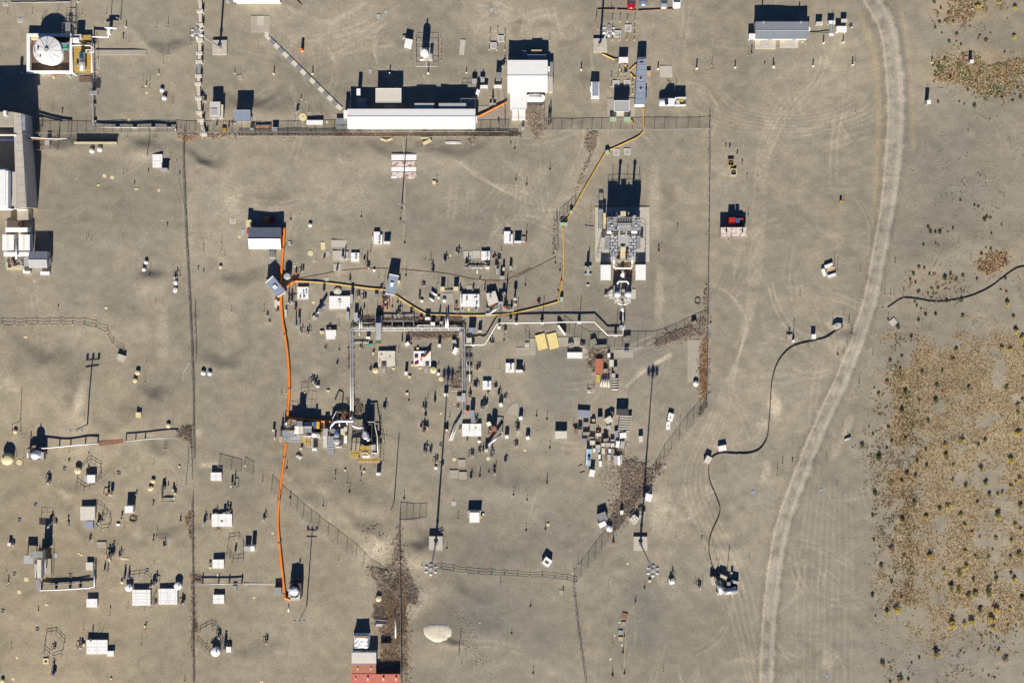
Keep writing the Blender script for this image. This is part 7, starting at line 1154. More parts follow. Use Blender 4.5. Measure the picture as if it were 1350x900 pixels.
building(T21,1026,588,1165,655,1.6,'white container roof, upper of the stacked containers at the bottom edge','white_container','container',0,flat=True,roofs=('offwhite',),lip='roof_blue',doors=(),lm='white container at the bottom edge');building(T21,1030,655,1163,708,1.5,'orange-brown container between the white and red ones, bottom edge','brown_container','container',0,flat=True,wall='brick_red',roofs=('brick_red',),lip='brick_red',doors=(),vents=((-.26,.05,.3,.6,.2,'offwhite','roof_vent'),(.3,.05,.3,.6,.2,'offwhite','roof_vent')));building(T21,1026,709,1297,765,1.5,'long red container cut by the bottom edge','red_container','container',0,flat=True,wall='red_roof',roofs=('red_roof',),lip='red_roof',doors=(),lm='red container at the bottom edge',vents=((-.41,.05,.25,.4,.25,'offwhite','roof_vent'),(-.16,.05,.4,.7,.3,'offwhite','roof_vent'),(.16,.05,.4,.7,.3,'offwhite','roof_vent'),(.42,.05,.4,.7,.3,'offwhite','roof_vent')))
t=thing('tarped_trailer','trailer under a crumpled white tarp above the stacked containers','trailer',at(T21,1085,520));rr=np.random.default_rng(5);nn=9;v_=[(-2.1+4.2*i/8,-1.9+3.8*j/8,(1.5+rr.uniform(-.09,.09)+.12*math.sin(i*1.3)) if 0 < i < 8 and 0 < j < 8 else .2) for j in range(9) for i in range(9)];MB().add(v_,[(j*9+i,j*9+i+1,j*9+i+10,j*9+i+9) for j in range(8) for i in range(8)]).build('tarp','white',t);MB().box(-1.9,-1.7,.15,1.9,1.7,.5).build('bed','dark_steel',t);wheels(t,(-.8,.8),1.5,.32);MB().box(-1.6,1.2,1.3,1.6,1.7,1.75).build('load','wood',t)
cabinet(T21,1187,537,1244,567,.9,'rust',label='rusty open skip beside the stacked containers',name='skip',cat='skip',lid='brown_mat');P=Plant('timber_pile','pile of grey boards and pipes beside the lower fence','timber pile',T21,1190,410,'grey board pile')
for k in range(7):P.p('board','grey',[(1150+R.uniform(-5,12),388+k*8,.15+.12*(k % 3)),(1225+R.uniform(-8,6),396+k*7,.15+.12*(k % 3))],.14,4)
P.b('stack','light_grey',1165,425,1198,446,-.1,.4);pipe('grey metal ladder lying beside the lower fence',T21,[(1270,350),(1272,430),(1272,508)],.25,.2,'light_grey',name='ladder',cat='ladder',sides=4);cabinet(T21,1168,275,1194,297,.6,'grey_wood',phrase='weathered wooden crate',name='crate',cat='crate')
# ================================================================ T16, T22: masts and lower yard
mast(T16,457,455,19.8,'tall floodlight mast on a concrete footing above the green rope barrier',6,18,'lower mast by the rope barrier');mast(T29,37,411,20.5,'tall floodlight mast on a footing right of the diagonal fence',6,18,'lower right mast')
rope_barrier('rope barrier line of green-based stanchions below the mast',[(368,595),(490,620),(569,633),(648,645),(728,652),(810,655),(891,659),(974,663),(1053,670),(1133,668),(1211,677),(1290,687),(1350,700)],T16,['teal','teal','teal','cream','teal'],.7,'green rope barrier')
t,w_,d_=cabinet(T16,670,266,733,330,1.4,'white',label='white cabin with a frame behind it in the lower yard',name='cabin',cat='cabin',lid='white',lm='white cabin in the lower yard');MB().box(-w_/2-.4,d_/2+.1,-.1,w_/2+.5,d_/2+.35,1.25).build('rear_frame','pale_concrete',t);MB().box(-w_/2-.4,-d_*.1,-.1,-w_/2-.2,d_/2+.1,1.1).build('side_frame','pale_concrete',t);MB().box(w_/2+.1,-d_*.2,-.1,w_/2+.3,d_/2+.1,1.1).build('side_frame','pale_concrete',t);MB().box(w_/2+.35,-d_*.15,-.1,w_/2+.7,d_*.05,.5).build('side_box','yellow',t);small('white_drum',T16,[(758,275,.25)]);small('thin_post',T16,[(597,312,1.3),(866,718),(1330,648,.7)])
t,w_,d_=cabinet(T16,1138,556,1188,606,.8,'white',label='tilted small white trailer in the lower yard',rot=-35,name='small_trailer',cat='trailer',lm='tilted white trailer');wheels(t,(0,),d_/2,.3);MB().box(-w_*.25,-d_*.2,0.8,w_*.25,d_*.1,.86).build('roof_vent','dark_steel',t)
small('marker_stake',T16,[(254,176),(950,154),(1036,184),(1030,380),(1152,372),(1162,80),(1058,860),(525,492),(682,42),(736,35)]);cabinet(T16,1162,336,1178,353,.2,'lid',phrase='small square cream block');pad(T16,555,193,585,221,'light_grey',.06,name='ground_plate');pad(T16,474,368,508,402,'concrete',.08,25,name='ground_plate');pad(T16,1240,758,1264,785,'concrete',.06,name='ground_plate');small('instrument_riser',T16,[(1264,762,.6),(1162,72,.7),(490,385,.5)]);small('cream_drum',T16,[(93,810,.7)])
small('marker_stake',T22,[(673,332),(589,453),(685,630),(1140,313),(1180,250)]);pole(T22,356,527,2.6,'slim dark post with an orange foot beside the pale sand pile','dark_steel',name='post',r=.1,cat='post');small('manhole_cover',T22,[(1105,144,.3),(1204,218,.35),(864,185,.25),(885,152,.2),(1068,405,.25),(1047,463,.25),(1080,506,.28),(1029,568,.3),(448,409,.2)]);small('traffic_cone',T22,[(1041,48,1.4),(1084,538),(1091,632),(1038,640,1.2),(1091,466,.7)]);small('thin_post',T22,[(1018,250),(1022,425),(1036,500),(1038,615),(1265,610),(366,592),(884,150),(864,170),(1078,615),(540,230)])
for q,m_ in (((1080,363,1104,388),'rust'),((1074,402,1096,420),'grey_wood'),((1062,440,1084,460),'grey'),((1064,470,1084,486),'cardboard')):cabinet(T22,*q,.2,m_,phrase={'rust':'rusty flat plate','grey_wood':'grey wooden pallet','grey':'grey metal plate','cardboard':'tan flat plate'}[m_],name='plate',cat='plate',rot=-4 if m_ != 'rust' else -15)
hose('thin cream cord between markers in the lower yard',T22,[(1140,315),(1110,380),(1098,440),(1095,500),(1090,560),(1092,630)],.04,'cream',4,name='cord')
# ================================================================ fences
fence('long chain-link fence above the tank farm, left half',[(28,176),(78,176),(160,176),(245,175),(330,175),(440,175),(560,174.5),(670,174.5)],PX,1.5,12,lm='top fence');fence('low screened barrier below the top fence',[(315,180),(400,180),(500,181),(600,181),(682,181)],PX,1.0,24,'screen','screen_barrier',(1.0,),'light_grey');fence('short fence panel right of the concrete building, closing a pen',[(36,188),(46,198),(78,198),(78,176)],PX,1.3,12)
fence('chain-link fence below the trailers, top right stretch',[(345,778),(450,776),(630,774),(800,774),(940,772),(1060,772),(1200,768),(1330,765)],T4,1.5,13,lm='trailer fence');fence('short fence beside the annex and weed strip',[(113,785),(112,700),(112,630)],T4,1.6,12);fence('short fence right of the weed strip beside the annex',[(345,776),(345,700),(345,620)],T4,1.4,12)
fence('long chain-link fence down the right side of the farm',[(935,156),(935,170),(935,240),(934,320),(933,400),(932,470),(931,536)],PX,1.6,13,lm='right fence');fence('diagonal chain-link fence at the lower right of the farm',[(931,536),(905,566),(875,605),(858,640),(836,668),(810,700),(784,735),(756,768),(756,786)],PX,1.8,15,lm='diagonal fence');fence('lower fence running down to the bottom edge',[(756,786),(760,820),(765,860),(772,905)],PX,1.5,13,lm='bottom fence');fence('angled chain-link fence below the exhauster pipe',[(743,436),(757,445),(776,457),(800,458),(830,457),(850,457),(865,456),(890,448),(912,436),(933,427)],PX,1.9,11,lm='angled fence')
fence('open fence stretch beside the diagonal yellow hose',[(735,335),(734,300),(733,292)],PX,1.5,12);fence('bent fence panel at the diagonal yellow hose',[(737,292),(748,282),(758,272)],PX,1.5,9)
fence('long fence down the left side of the farm, upper stretch',[(243,176),(243,222),(246,300),(250,380),(253,440),(256,514)],PX,1.2,14,'screen',pm='grey',lm='left fence');fence('second parallel fence beside the left fence',[(257,408),(258,440),(259,478)],PX,1.2,12,pm='grey');fence('left fence, middle stretch beside a weed drift',[(256,514),(256,560),(257,604)],PX,1.2,14,'screen',pm='grey');fence('left fence, lower stretch to the bottom edge',[(254,660),(255,740),(255.5,820),(256,905)],PX,1.2,14,'screen',pm='grey',lm='lower left fence');fence('short pipe fence left of the left fence lower gap',[(245,640),(247,620),(248,600)],PX,1.0,12,None,pm='light_grey');fence('short fence beside the left fence lower gap',[(253.5,632),(252.5,605),(252.5,590)],PX,1.0,10,None,pm='light_grey')
fence('open fence gate leaf above the white cover, left leaf',[(289,613),(305,618),(318,621)],PX,1.4,14,lm='open fence gate');fence('open fence gate leaf above the orange hose, right leaf',[(322,617),(334,624)],PX,1.4,14);fence('long diagonal chain-link fence in the lower left yard',[(358,645),(370,656),(383,666),(400,680),(420,696),(445,715),(470,732),(490,750),(512,770),(527,786)],PX,1.7,14,lm='lower left diagonal fence');fence('vertical chain-link fence through the dark weed drift',[(527,684),(527.5,740),(528.5,800),(529,850),(529.5,905)],PX,1.5,14,'screen',pm='grey',lm='vertical fence');fence('short fence at the top of the vertical fence',[(527,684),(544,684),(562,681)],PX,1.8,9,rails=(.04,1.0))
small('thin_post',PX,[(346,635),(280,560,.7)][:1])
# ================================================================ weeds, brush and shrubs
def twig_mesh(name,pts,rad,cols,M_,squash=.7,w=.22):
    n=len(pts);c=np.repeat(pts,M_,0);r=np.repeat(rad,M_)[:,None]
    d=rng.normal(size=(n*M_,3));d[:,2]=np.abs(d[:,2])*squash+.05;d /= np.linalg.norm(d,axis=1)[:,None]
    s=rng.normal(size=(n*M_,3));s=np.cross(d,s);s /= np.linalg.norm(s,axis=1)[:,None]+1e-9
    k=rng.uniform(.55,1.0,(n*M_,1));st=rng.uniform(0,.45,(n*M_,1))
    off=rng.normal(size=(n*M_,3))*.25*r;off[:,2]=np.abs(off[:,2])*.5
    a=c+off+d*r*st;b_=a+s*r*w;e=a-s*r*w;t_=c+off+d*r*k
    v=np.stack([b_,e,t_],1).reshape(-1,3)
    me=bpy.data.meshes.new(name);m=n*M_
    me.vertices.add(m*3);me.vertices.foreach_set('co',v.ravel());me.loops.add(m*3);me.loops.foreach_set('vertex_index',np.arange(m*3))
    me.polygons.add(m);me.polygons.foreach_set('loop_start',np.arange(0,m*3,3));me.polygons.foreach_set('loop_total',np.full(m,3));me.update(calc_edges=True)
    cc=np.repeat(cols,M_*3,0)*rng.uniform(.75,1.2,(m,1)).repeat(3,0)
    at_=me.attributes.new('tint','FLOAT_COLOR','POINT');at_.data.foreach_set('color',np.concatenate([cc,np.ones((m*3,1))],1).astype(np.float32).ravel())
    me.materials.append(M['twigs']);return me
m=bpy.data.materials.new('twigs');m.use_nodes=True;n_,l_=m.node_tree.nodes,m.node_tree.links;a_=n_.new('ShaderNodeAttribute');a_.attribute_name='tint'
l_.new(a_.outputs['Color'],n_['Principled BSDF'].inputs['Base Color']);n_['Principled BSDF'].inputs['Roughness'].default_value=.9;M['twigs']=m
C_={'straw':(.57,.44,.2),'tan':(.52,.34,.16),'brown':(.4,.29,.2),'rust':(.42,.21,.1),'olive':(.2,.2,.06),'green':(.1,.14,.04),'grey':(.46,.4,.34),'yellow':(.72,.55,.06),'greygreen':(.37,.36,.2),'pale':(.74,.6,.46),'dark':(.21,.18,.155)}
def inpoly(x,y,poly):
    r=np.zeros(x.shape,bool);j=len(poly)-1
    for i in range(len(poly)):
        xi,yi=poly[i];xj,yj=poly[j]
        r ^= ((yi > y) != (yj > y)) & (x < (xj-xi)*(y-yi)/(yj-yi+1e-12)+xi);j=i
    return r
def scatter(name,label,cat,poly,n,palette,rad=(.15,.4),T=PX,M_=9,clump=None,squash=.7,zoff=0,seed=1,w=.22,feather=0,dens=None):
    poly=[T(*p) for p in poly];xs,ys=zip(*poly);e_=feather*1.5;N_=n*(6 if dens else 3)
    x=rng.uniform(min(xs)-e_,max(xs)+e_,N_);y=rng.uniform(min(ys)-e_,max(ys)+e_,N_);k=inpoly(x,y,poly)
    if feather:
        e=seg_dist(x,y,poly+poly[:1]);f_=np.where(k,np.clip(e/feather,.06,1),.10*np.clip(1-e/(feather*1.6),0,1));k=rng.random(len(x)) < f_
    if dens is not None:k &= rng.random(len(x)) < dens(x,y)*.97+.012
    if clump:k &= (vnoise(x,y,clump[0],seed)*.65+vnoise(x,y,clump[0]/3,seed+1)*.35) > clump[1]+rng.uniform(-.12,.12,len(x))
    x,y=x[k][:n],y[k][:n]
    pts=np.stack([(x-675)*S,(450-y)*S,gz_at(x,y)+zoff],1);r=rng.uniform(*rad,len(x)) ** 1.0
    hue=(vnoise(x,y,14,seed+9)*.6+rng.random(len(x))*.55)*len(palette)*.88
    cols=np.array([C_[palette[min(int(h),len(palette)-1)]] for h in hue]).reshape(-1,3)
    o=bpy.data.objects.new(name,twig_mesh(name,pts,r,cols,M_,squash,w));col.objects.link(o);tag(o,label,cat,None,'stuff');return o
BR=['straw','tan','straw','brown','rust','tan','olive','greygreen']
def field(nm,lab,polys):
    for i,p in enumerate(polys):scatter(nm,lab[i] if isinstance(lab,list) else lab,'brush',p['p'],p['n'],p.get('c',BR),p.get('r',(.14,.42)),p.get('T',PX),p.get('m',9),p.get('k',(22,.5)),p.get('sq',.5),seed=40+7*i,feather=p.get('f',5),dens=p.get('d'))
field('dry_brush',['dense dry tan brush covering the right side field','sparse dry brush along the left margin of the right field','dry rust-brown brush at the top right corner','dry rust-brown brush band at the right edge, upper right','dry rust-coloured brush patch above the black hose at the right edge','scattered green-brown brush along the black hose at the right edge','sparse brush at the bottom right corner','thin low brush across the bare ground, right edge'],
      [dict(p=[(1140,420),(1372,420),(1372,880),(1130,880)],n=34000,k=None,r=(.07,.26),d=brush_density,f=2,sq=.4,c=['straw','tan','tan','greygreen','straw','rust','tan','olive']),dict(p=[(1172,432),(1215,440),(1220,560),(1210,800),(1160,812),(1150,770),(1146,620),(1128,575),(1165,500)],n=5000,r=(.08,.34),c=['brown','tan','rust','olive','green','tan'],k=(12,.5),f=8),
       dict(p=[(1210,-10),(1330,-10),(1322,15),(1290,20),(1272,40),(1240,35),(1228,20)],n=1100,c=['rust','tan','brown','olive','rust','straw'],k=(16,.42)),dict(p=[(1228,78),(1262,70),(1290,72),(1300,85),(1350,72),(1370,80),(1370,125),(1300,132),(1278,118),(1230,108)],n=2400,c=['tan','rust','brown','straw','olive','green'],k=(16,.36)),
       dict(p=[(1285,345),(1300,332),(1330,330),(1332,350),(1318,358),(1300,368),(1288,360)],n=700,c=['rust','tan','brown','rust'],k=(10,.3)),dict(p=[(1198,352),(1235,355),(1275,365),(1270,400),(1225,402),(1196,385)],n=420,c=['olive','green','brown','tan'],k=(12,.5)),
       dict(p=[(1155,850),(1350,820),(1372,905),(1160,905)],n=700,c=['olive','tan','brown','green'],k=(14,.66)),dict(p=[(1215,15),(1370,0),(1370,440),(1195,440),(1215,330),(1225,200)],n=900,c=['olive','brown','green','rust'],r=(.12,.3),k=(18,.62))])
TB=['pale','grey','brown','grey','pale','grey','tan']
def drift(label,poly,n,T=PX,pal=TB,rad=(.17,.42),zo=.08):
    scatter('tumbleweed_drift',label,'tumbleweeds',poly,int(n*2.1),pal,rad,T,13,(9,.27),.6,zo,seed=200+n % 37,w=.09,feather=min(4.5,.035*n ** .6+.8))
drift('large brown tumbleweed drift piled along the diagonal fence',[(545,480),(590,470),(660,490),(700,530),(755,500),(800,480),(800,500),(720,610),(640,730),(580,830),(520,900),(440,910),(450,860),(480,790),(470,740),(520,690),(530,600),(500,520)],2600,T15);drift('brown tumbleweeds among the crates in the laydown yard',[(330,330),(420,330),(500,345),(560,380),(560,470),(480,500),(420,470),(380,420),(340,400)],420,T15);drift('sparse tumbleweed litter below the laydown yard',[(420,520),(520,510),(530,640),(480,680),(420,640),(390,560)],120,T15,rad=(.12,.25),zo=.08)
drift('tumbleweeds along the upper bend of the diagonal fence',[(985,215),(1005,170),(1030,130),(1045,160),(1010,230)],160,T15);drift('orange-brown tumbleweeds packed along the right fence',[(1098,560),(1130,520),(1137,600),(1135,900),(1105,880),(1086,780),(1088,640)],900,T11,['tan','pale','rust','tan','pale','brown']);drift('tumbleweed band below the angled fence',[(830,530),(900,490),(1020,450),(1110,390),(1135,410),(1130,510),(1000,530),(900,570),(840,600),(815,560)],1100,T11);drift('thin tumbleweed strip along the upper right fence',[(1122,380),(1112,270),(1130,200),(1137,210),(1136,390)],160,T11)
drift('tumbleweeds around the rusty red roof',[(440,580),(550,580),(560,730),(480,735),(425,700),(425,620)],520,T11,['grey','brown','pale','dark','brown']);drift('tumbleweed pile beside the annex of the gabled building',[(250,625),(340,625),(345,770),(310,830),(265,780),(240,700)],620,T4);drift('tumbleweeds in the gap of the top fence',[(610,785),(660,785),(655,860),(640,895),(600,895),(590,840)],300,T4);drift('thin tumbleweed line beside the diagonal yellow hose',[(505,0),(580,0),(575,100),(540,180),(470,340),(430,420),(425,390),(480,250),(530,130),(500,60)],420,T10);drift('tumbleweeds along the open fence stretch',[(272,600),(290,610),(290,840),(270,840)],60,T10)
drift('dark tumbleweed triangle at the diagonal fence end',[(0,600),(60,600),(130,620),(180,560),(205,400),(235,350),(240,480),(300,660),(350,780),(350,860),(80,860),(110,790),(40,680)],2000,T16,['dark','grey','pale','grey','dark','pale']);drift('tumbleweeds piled along the lower vertical fence',[(1165,260),(1250,200),(1300,100),(1340,180),(1345,420),(1345,759),(1310,759),(1310,700),(1180,680),(1175,620),(1200,520),(1140,400)],2200,T21,['brown','pale','grey','tan','brown','dark'])
drift('weeds packed behind the screened barrier below the top fence',[(0,875),(500,875),(500,900),(0,900)],420,T3,['pale','brown','rust','tan'],(.2,.4));drift('dark weeds along the top fence, right part',[(500,862),(1130,862),(1240,880),(1240,905),(500,905)],420,T3,['dark','olive','brown','grey'],(.2,.4));drift('weeds at the left part of the top fence',[(250,880),(740,882),(1110,885),(1110,902),(560,905),(250,920)],420,T2,['rust','brown','pale','dark'],(.2,.4));drift('reddish weeds where the duct line meets the fence',[(1000,70),(1075,70),(1130,80),(1060,120),(1000,100)],160,T6,['rust','pale','tan']);drift('reddish weeds right of the concrete building',[(185,100),(230,90),(240,160),(190,165)],130,T6,['rust','pale','brown'])
drift('dark weeds above the upper run of the pipe rack',[(150,90),(300,95),(300,170),(150,165)],160,T12,['dark','brown','grey','rust']);drift('dark weeds behind the pipe rack, right part',[(345,110),(620,100),(800,90),(920,90),(940,165),(600,165),(345,165)],900,T12,['dark','brown','grey','dark']);drift('brown weeds below the upper run of the pipe rack',[(510,200),(800,195),(920,195),(920,235),(800,260),(690,260),(560,255),(520,230)],620,T12,['pale','brown','grey','tan']);drift('weeds along the right leg of the pipe rack',[(905,340),(925,340),(928,620),(845,610),(830,580),(870,510),(905,480)],360,T12,['brown','pale','dark']);drift('round weed patch at the foot of the pipe rack left leg',[(100,690),(180,690),(215,740),(210,790),(150,810),(95,780)],360,T12,['brown','grey','pale']);drift('thin weeds along the pipe rack left leg',[(105,350),(122,350),(122,470),(105,470)],50,T12,['rust','pale'])
drift('weed drift at the left fence middle stretch',[(190,20),(265,0),(265,150),(245,120),(160,75)],360,T20,['dark','brown','grey','pale']);drift('weeds along the lower left fence',[(215,620),(262,560),(265,760),(255,760),(240,700)],130,T20,['pale','brown','tan']);drift('weeds along the lower left fence near the bottom edge',[(130,150),(190,170),(190,210),(150,210),(175,480),(150,490),(148,600),(135,600)],260,T21,['pale','brown','tan']);drift('dry weeds under the exhauster header',[(260,540),(385,520),(380,610),(330,600),(270,620)],160,T30,['rust','tan','pale']);drift('brown weeds at the crane of the process plant',[(600,170),(735,190),(740,260),(660,260),(620,220)],160,T13,['rust','brown','dark']);drift('brown weed heap at the tumbleweed triangle corner',[(1158,330),(1215,330),(1215,390),(1150,385)],160,T21,['dark','grey','brown']);drift('weeds in the corner below the top fence, right',[(650,60),(735,60),(735,105),(690,100)],90,T8,['rust','pale','dark']);drift('weeds at the pen fence beside the diagonal fence',[(955,15),(1035,120),(1010,130),(940,30)],120,T20,['pale','tan'])
drift('thin weed line along the upper part of the right fence',[(932,160),(937,160),(936,420),(931,420)],110,PX,['rust','tan','brown'],(.1,.22));drift('thin weed line along the diagonal fence',[(931,532),(906,563),(862,615),(862,622),(906,570),(934,538)],90,PX,['rust','tan','brown'],(.1,.24));drift('thin weed line along the bottom fence',[(752,772),(760,772),(776,900),(770,900)],150,PX,['brown','grey','tan'],(.1,.26));drift('thin weed line along the left fence',[(242,230),(246,230),(258,510),(252,510)],150,PX,['dark','brown','grey'],(.1,.24));drift('thin weed line along the lower stretch of the left fence',[(252,660),(257,660),(259,900),(252,900)],150,PX,['brown','pale','tan'],(.1,.26))
drift('pale gravel spoil around the transfer pump',[(590,470),(620,500),(600,530),(580,510)],40,T14,['rust','brown'])
for lb,pl,n in (('loose stones on the bank beside the pale sand heap',[(598,800),(618,805),(640,850),(648,885),(620,880),(606,850)],260),('loose stones on the slope above the tumbleweed triangle',[(470,690),(500,680),(518,720),(510,740),(480,715)],220),('pale stones scattered beyond the gravel road',[(1205,150),(1290,170),(1340,300),(1240,350),(1190,330)],260),('pale stones around the upper left drums',[(170,190),(230,200),(225,250),(175,245)],60)):
    scatter('loose_stones',lb,'stones',pl,n,['pale','grey','pale','tan'],(.06,.17),PX,9,None,.6,.01,seed=n,w=.7,feather=6)
# ---- single shrubs
def shrub_mesh(kind,v):
    k=34;a=rng.uniform(0,2*math.pi,k);rr=np.sqrt(rng.random(k))*.72;z=rng.uniform(.15,.8,k)*np.sqrt(1-rr ** 2)
    pts=np.stack([rr*np.cos(a),rr*np.sin(a),z],1)
    pal={'yellow':['yellow','yellow','yellow','greygreen'],'green':['green','olive','green'],'grey':['greygreen','greygreen','olive','yellow'],'rust':['rust','brown','tan']}[kind]
    cols=np.array([C_[pal[int(rng.integers(len(pal)))]] for _ in range(k)])
    return twig_mesh('foliage',pts,rng.uniform(.26,.42,k),cols,12,1.0,.2)
SH={k:[shrub_mesh(k,v) for v in range(4)] for k in ('yellow','green','grey','rust')}
STEM=MB();[STEM.cyl((0,0,-.25),(.4*math.cos(a),.4*math.sin(a),.5),.05,.02,5) for a in (0,1.2,2.5,3.8,5.1)];STEM=STEM.mesh('stem','grey_wood')
SHRUBS=[]
def shrubs(kind,T,pts,s=1.0):
    for p in pts:
        k=(p[2] if len(p) > 2 else 1)*s*.74;t=thing('shrub','','shrub',at(T,p[0],p[1]),R.uniform(0,6.3),'single shrubs right of the gravel road');t.scale=(k*R.uniform(.9,1.15),k*R.uniform(.9,1.15),k*R.uniform(.75,1.0))
        inst('foliage',R.choice(SH[kind]),t);inst('stem',STEM,t);q=T(p[0],p[1]);SHRUBS.append((t,kind,q[0],q[1]))
shrubs('yellow',T25,[(830,55,1.1),(1128,70,.9),(1000,20,.9),(1065,158,.35),(645,370,.4),(665,340,.45),(1120,300,.9)]);shrubs('green',T25,[(490,25,.6),(495,222,.5),(550,263,.4),(606,335,.6),(700,357,.45),(520,810,.55),(686,808,.4),(728,828,.35),(806,840,.8),(714,430,.5),(570,470,.6),(478,525,.4),(495,600,.4),(613,612,.6),(485,650,.35),(540,70,.5),(520,105,.35),(530,180,.6),(835,310,.35),(935,265,.35),(1022,776,.5),(1170,775,.7),(1150,700,.6),(755,718,.5),(805,740,.4),(836,725,.4),(1110,800,.45),(1015,680,.4),(1040,820,.3),(1125,750,.4),(765,570,.5),(690,510,.5)]);shrubs('rust',T25,[(770,220,.5),(665,285,.7),(900,335,.9),(848,290,.5),(712,158,.45),(580,175,.5),(640,180,.6),(600,120,.6),(925,530,.5),(1045,420,.5),(850,590,.6),(925,625,.6)])
shrubs('green',T26,[(442,240,.65),(455,278,.75),(497,280,.6),(533,280,.75),(402,380,.5),(637,248,.5),(595,278,.4),(500,367,.4),(806,66,.45),(838,76,.55),(696,28,.45),(885,180,.8),(905,160,.6),(942,290,.45),(618,608,.6),(572,640,.9),(715,622,.6),(827,650,.6),(300,655,.6),(325,610,.6),(340,675,.5),(452,610,.55),(365,750,.7),(520,720,.6),(585,822,.7),(705,810,.65),(1050,645,.6),(335,830,.5),(350,860,.5),(935,410,.5),(860,450,.6),(385,880,.4),(465,720,.4),(480,765,.4),(440,765,.4)]);shrubs('rust',T26,[(365,562,.7),(410,565,.6),(930,170,.6),(1020,225,.5),(665,655,.6),(1060,755,.5),(480,608,.4)]);shrubs('yellow',T26,[(1014,455,.6),(1065,845,1.0),(1015,735,.5),(960,700,.2)])
shrubs('yellow',T27,[(1075,120,1.0),(1110,165,1.1),(1090,720,1.2),(655,800,.9),(660,855,1.0),(1045,880,1.0),(1040,225,.8)]);shrubs('grey',T27,[(990,220,.9),(798,460,.9),(1020,462,1.0),(1085,560,.9),(1115,530,.8),(1088,608,.8),(755,770,1.2),(893,770,.8),(853,800,.7),(1060,40,.7),(922,533,.4),(1120,395,.6),(988,620,.4)]);shrubs('green',T27,[(606,440,.8),(640,355,.6),(520,360,.7),(600,22,.6),(540,22,.6),(498,55,.6),(165,798,.8),(265,870,.9),(312,812,.5),(230,730,.6),(555,655,.8),(600,535,.9),(420,480,.9),(320,690,.7),(375,95,.9),(455,155,.6),(500,530,.5),(760,30,.7),(235,455,.4),(205,685,.4),(215,850,.4),(540,825,.6),(490,890,.6),(390,340,.5)]);shrubs('rust',T27,[(310,420,.8),(262,490,.7),(400,275,.8),(700,290,.9),(720,230,.8),(420,760,.9),(340,775,.7),(400,600,1.2),(640,480,.6),(330,300,.7)])
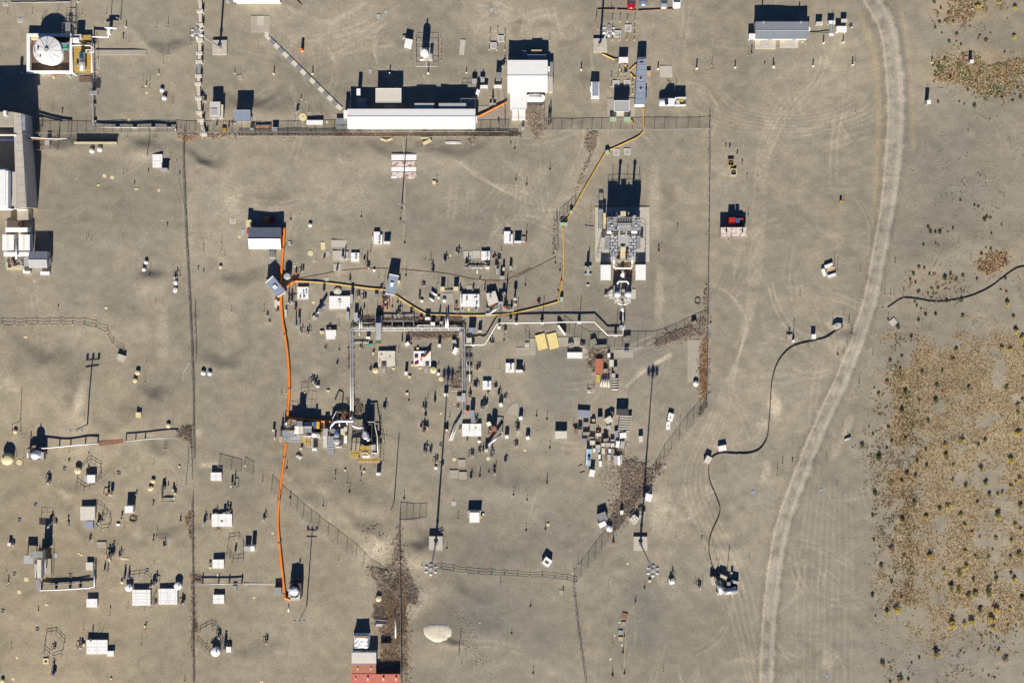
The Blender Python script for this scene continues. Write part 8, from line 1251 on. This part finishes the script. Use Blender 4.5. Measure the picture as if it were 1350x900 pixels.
shrubs('yellow',T28,[(333,245,1.1),(615,240,1.3),(487,382,.9),(347,395,1.1),(490,440,1.0),(218,612,1.5),(590,650,1.3),(606,610,1.4),(436,670,1.6),(512,660,1.2),(484,667,1.0),(666,605,.6),(680,492,1.1),(418,205,1.0),(598,682,.8),(706,295,.7),(402,455,.8),(485,278,.7),(515,305,.6),(668,342,.8),(632,150,.7),(703,98,.9),(688,108,.6),(668,125,.8),(665,22,1.2),(235,565,.8),(178,620,1.1),(618,775,.8),(617,158,.7),(378,350,.4)]);shrubs('grey',T28,[(550,55,1.2),(566,110,1.1),(582,158,.9),(705,200,1.2),(534,190,.8),(470,235,.9),(608,330,.9),(700,395,1.1),(665,405,.8),(465,470,1.1),(520,495,.8),(610,493,1.0),(433,525,1.5),(462,535,1.2),(527,550,1.2),(500,558,1.0),(580,545,1.4),(545,615,1.1),(712,570,1.1),(370,785,1.4),(605,470,.6),(668,470,.7),(438,100,.7),(384,215,.9),(410,8,1.2),(440,40,.7),(490,125,.9),(228,888,1.3),(580,405,.7),(645,435,.5),(688,675,.5),(656,672,.5),(552,717,.5),(588,705,.5),(610,718,.5),(538,770,.5),(580,872,.5),(602,880,.5),(685,275,.7),(525,400,.6),(595,375,.5),(545,325,.5)]);shrubs('green',T28,[(120,555,.8),(130,150,1.0),(195,500,.6),(120,240,.6),(125,335,.6),(290,80,.8),(245,395,.6),(210,465,.5),(145,12,1.0),(305,800,.5),(262,885,.6),(190,895,.5),(275,820,.4),(132,635,.4),(285,185,.8),(335,40,.8)]);shrubs('rust',T28,[(195,375,1.2),(155,440,1.0),(240,260,1.2),(255,75,.9),(235,105,.8),(160,825,1.0),(645,805,1.1)])
# ================================================================ labels of the small things
ORD=['nearest','second nearest','third nearest','fourth nearest','fifth nearest','sixth nearest','seventh nearest','eighth nearest','ninth nearest','tenth nearest','eleventh nearest','twelfth nearest']
def where(dx,dy):
    a=math.degrees(math.atan2(-dy,dx)) % 360
    return ['right of','upper right of','above','upper left of','left of','lower left of','below','lower right of'][int((a+22.5) // 45) % 8]
def label_small():
    cells={}
    for o,ph,x,y in PEND:
        k=min(range(len(LAND)),key=lambda i:(LAND[i][1]-x) ** 2+(LAND[i][2]-y) ** 2);n,lx,ly=LAND[k]
        cells.setdefault((ph,n,where(x-lx,y-ly)),[]).append((math.hypot(x-lx,y-ly),o))
    for (ph,n,w),L in cells.items():
        L.sort(key=lambda q:q[0])
        for i,(d,o) in enumerate(L):o['label']='%s %s the %s%s' % (ph,w,n,'' if len(L) == 1 else ', ' +ORD[min(i,11)])
    cells={}
    cn={'yellow':'rounded yellow-flowered shrub','green':'small dark green shrub','grey':'round grey-green shrub','rust':'reddish-brown dry shrub'}
    for o,kind,x,y in SHRUBS:
        sd='left' if x < 1255 else 'right';rows=[(0,60,'top right corner, %s half' % sd),(60,150,'upper right brush band, %s half' % sd),(150,330,'bare ground upper right'),(330,440,'ground around the black hose, %s half' % sd)]
        zone=next((n for a,b,n in rows if y < b),None)
        if not zone:
            zone="brush field's %s %s" % ('top' if y < 520 else 'upper' if y < 600 else 'middle' if y < 680 else 'lower' if y < 760 else 'bottom','left' if x < 1200 else 'centre' if x < 1275 else 'right')
        cells.setdefault((kind,zone),[]).append((y,o))
    N=['first','second','third','fourth','fifth','sixth','seventh','eighth','ninth','tenth','eleventh','twelfth','thirteenth','fourteenth','fifteenth','sixteenth','seventeenth','eighteenth','nineteenth','twentieth']
    for (kind,zone),L in cells.items():
        L.sort(key=lambda q:q[0])
        for i,(y,o) in enumerate(L):o['label']='%s in the %s%s' % (cn[kind],zone,', the only one' if len(L) == 1 else ', %s from top' % N[min(i,19)])
label_small()
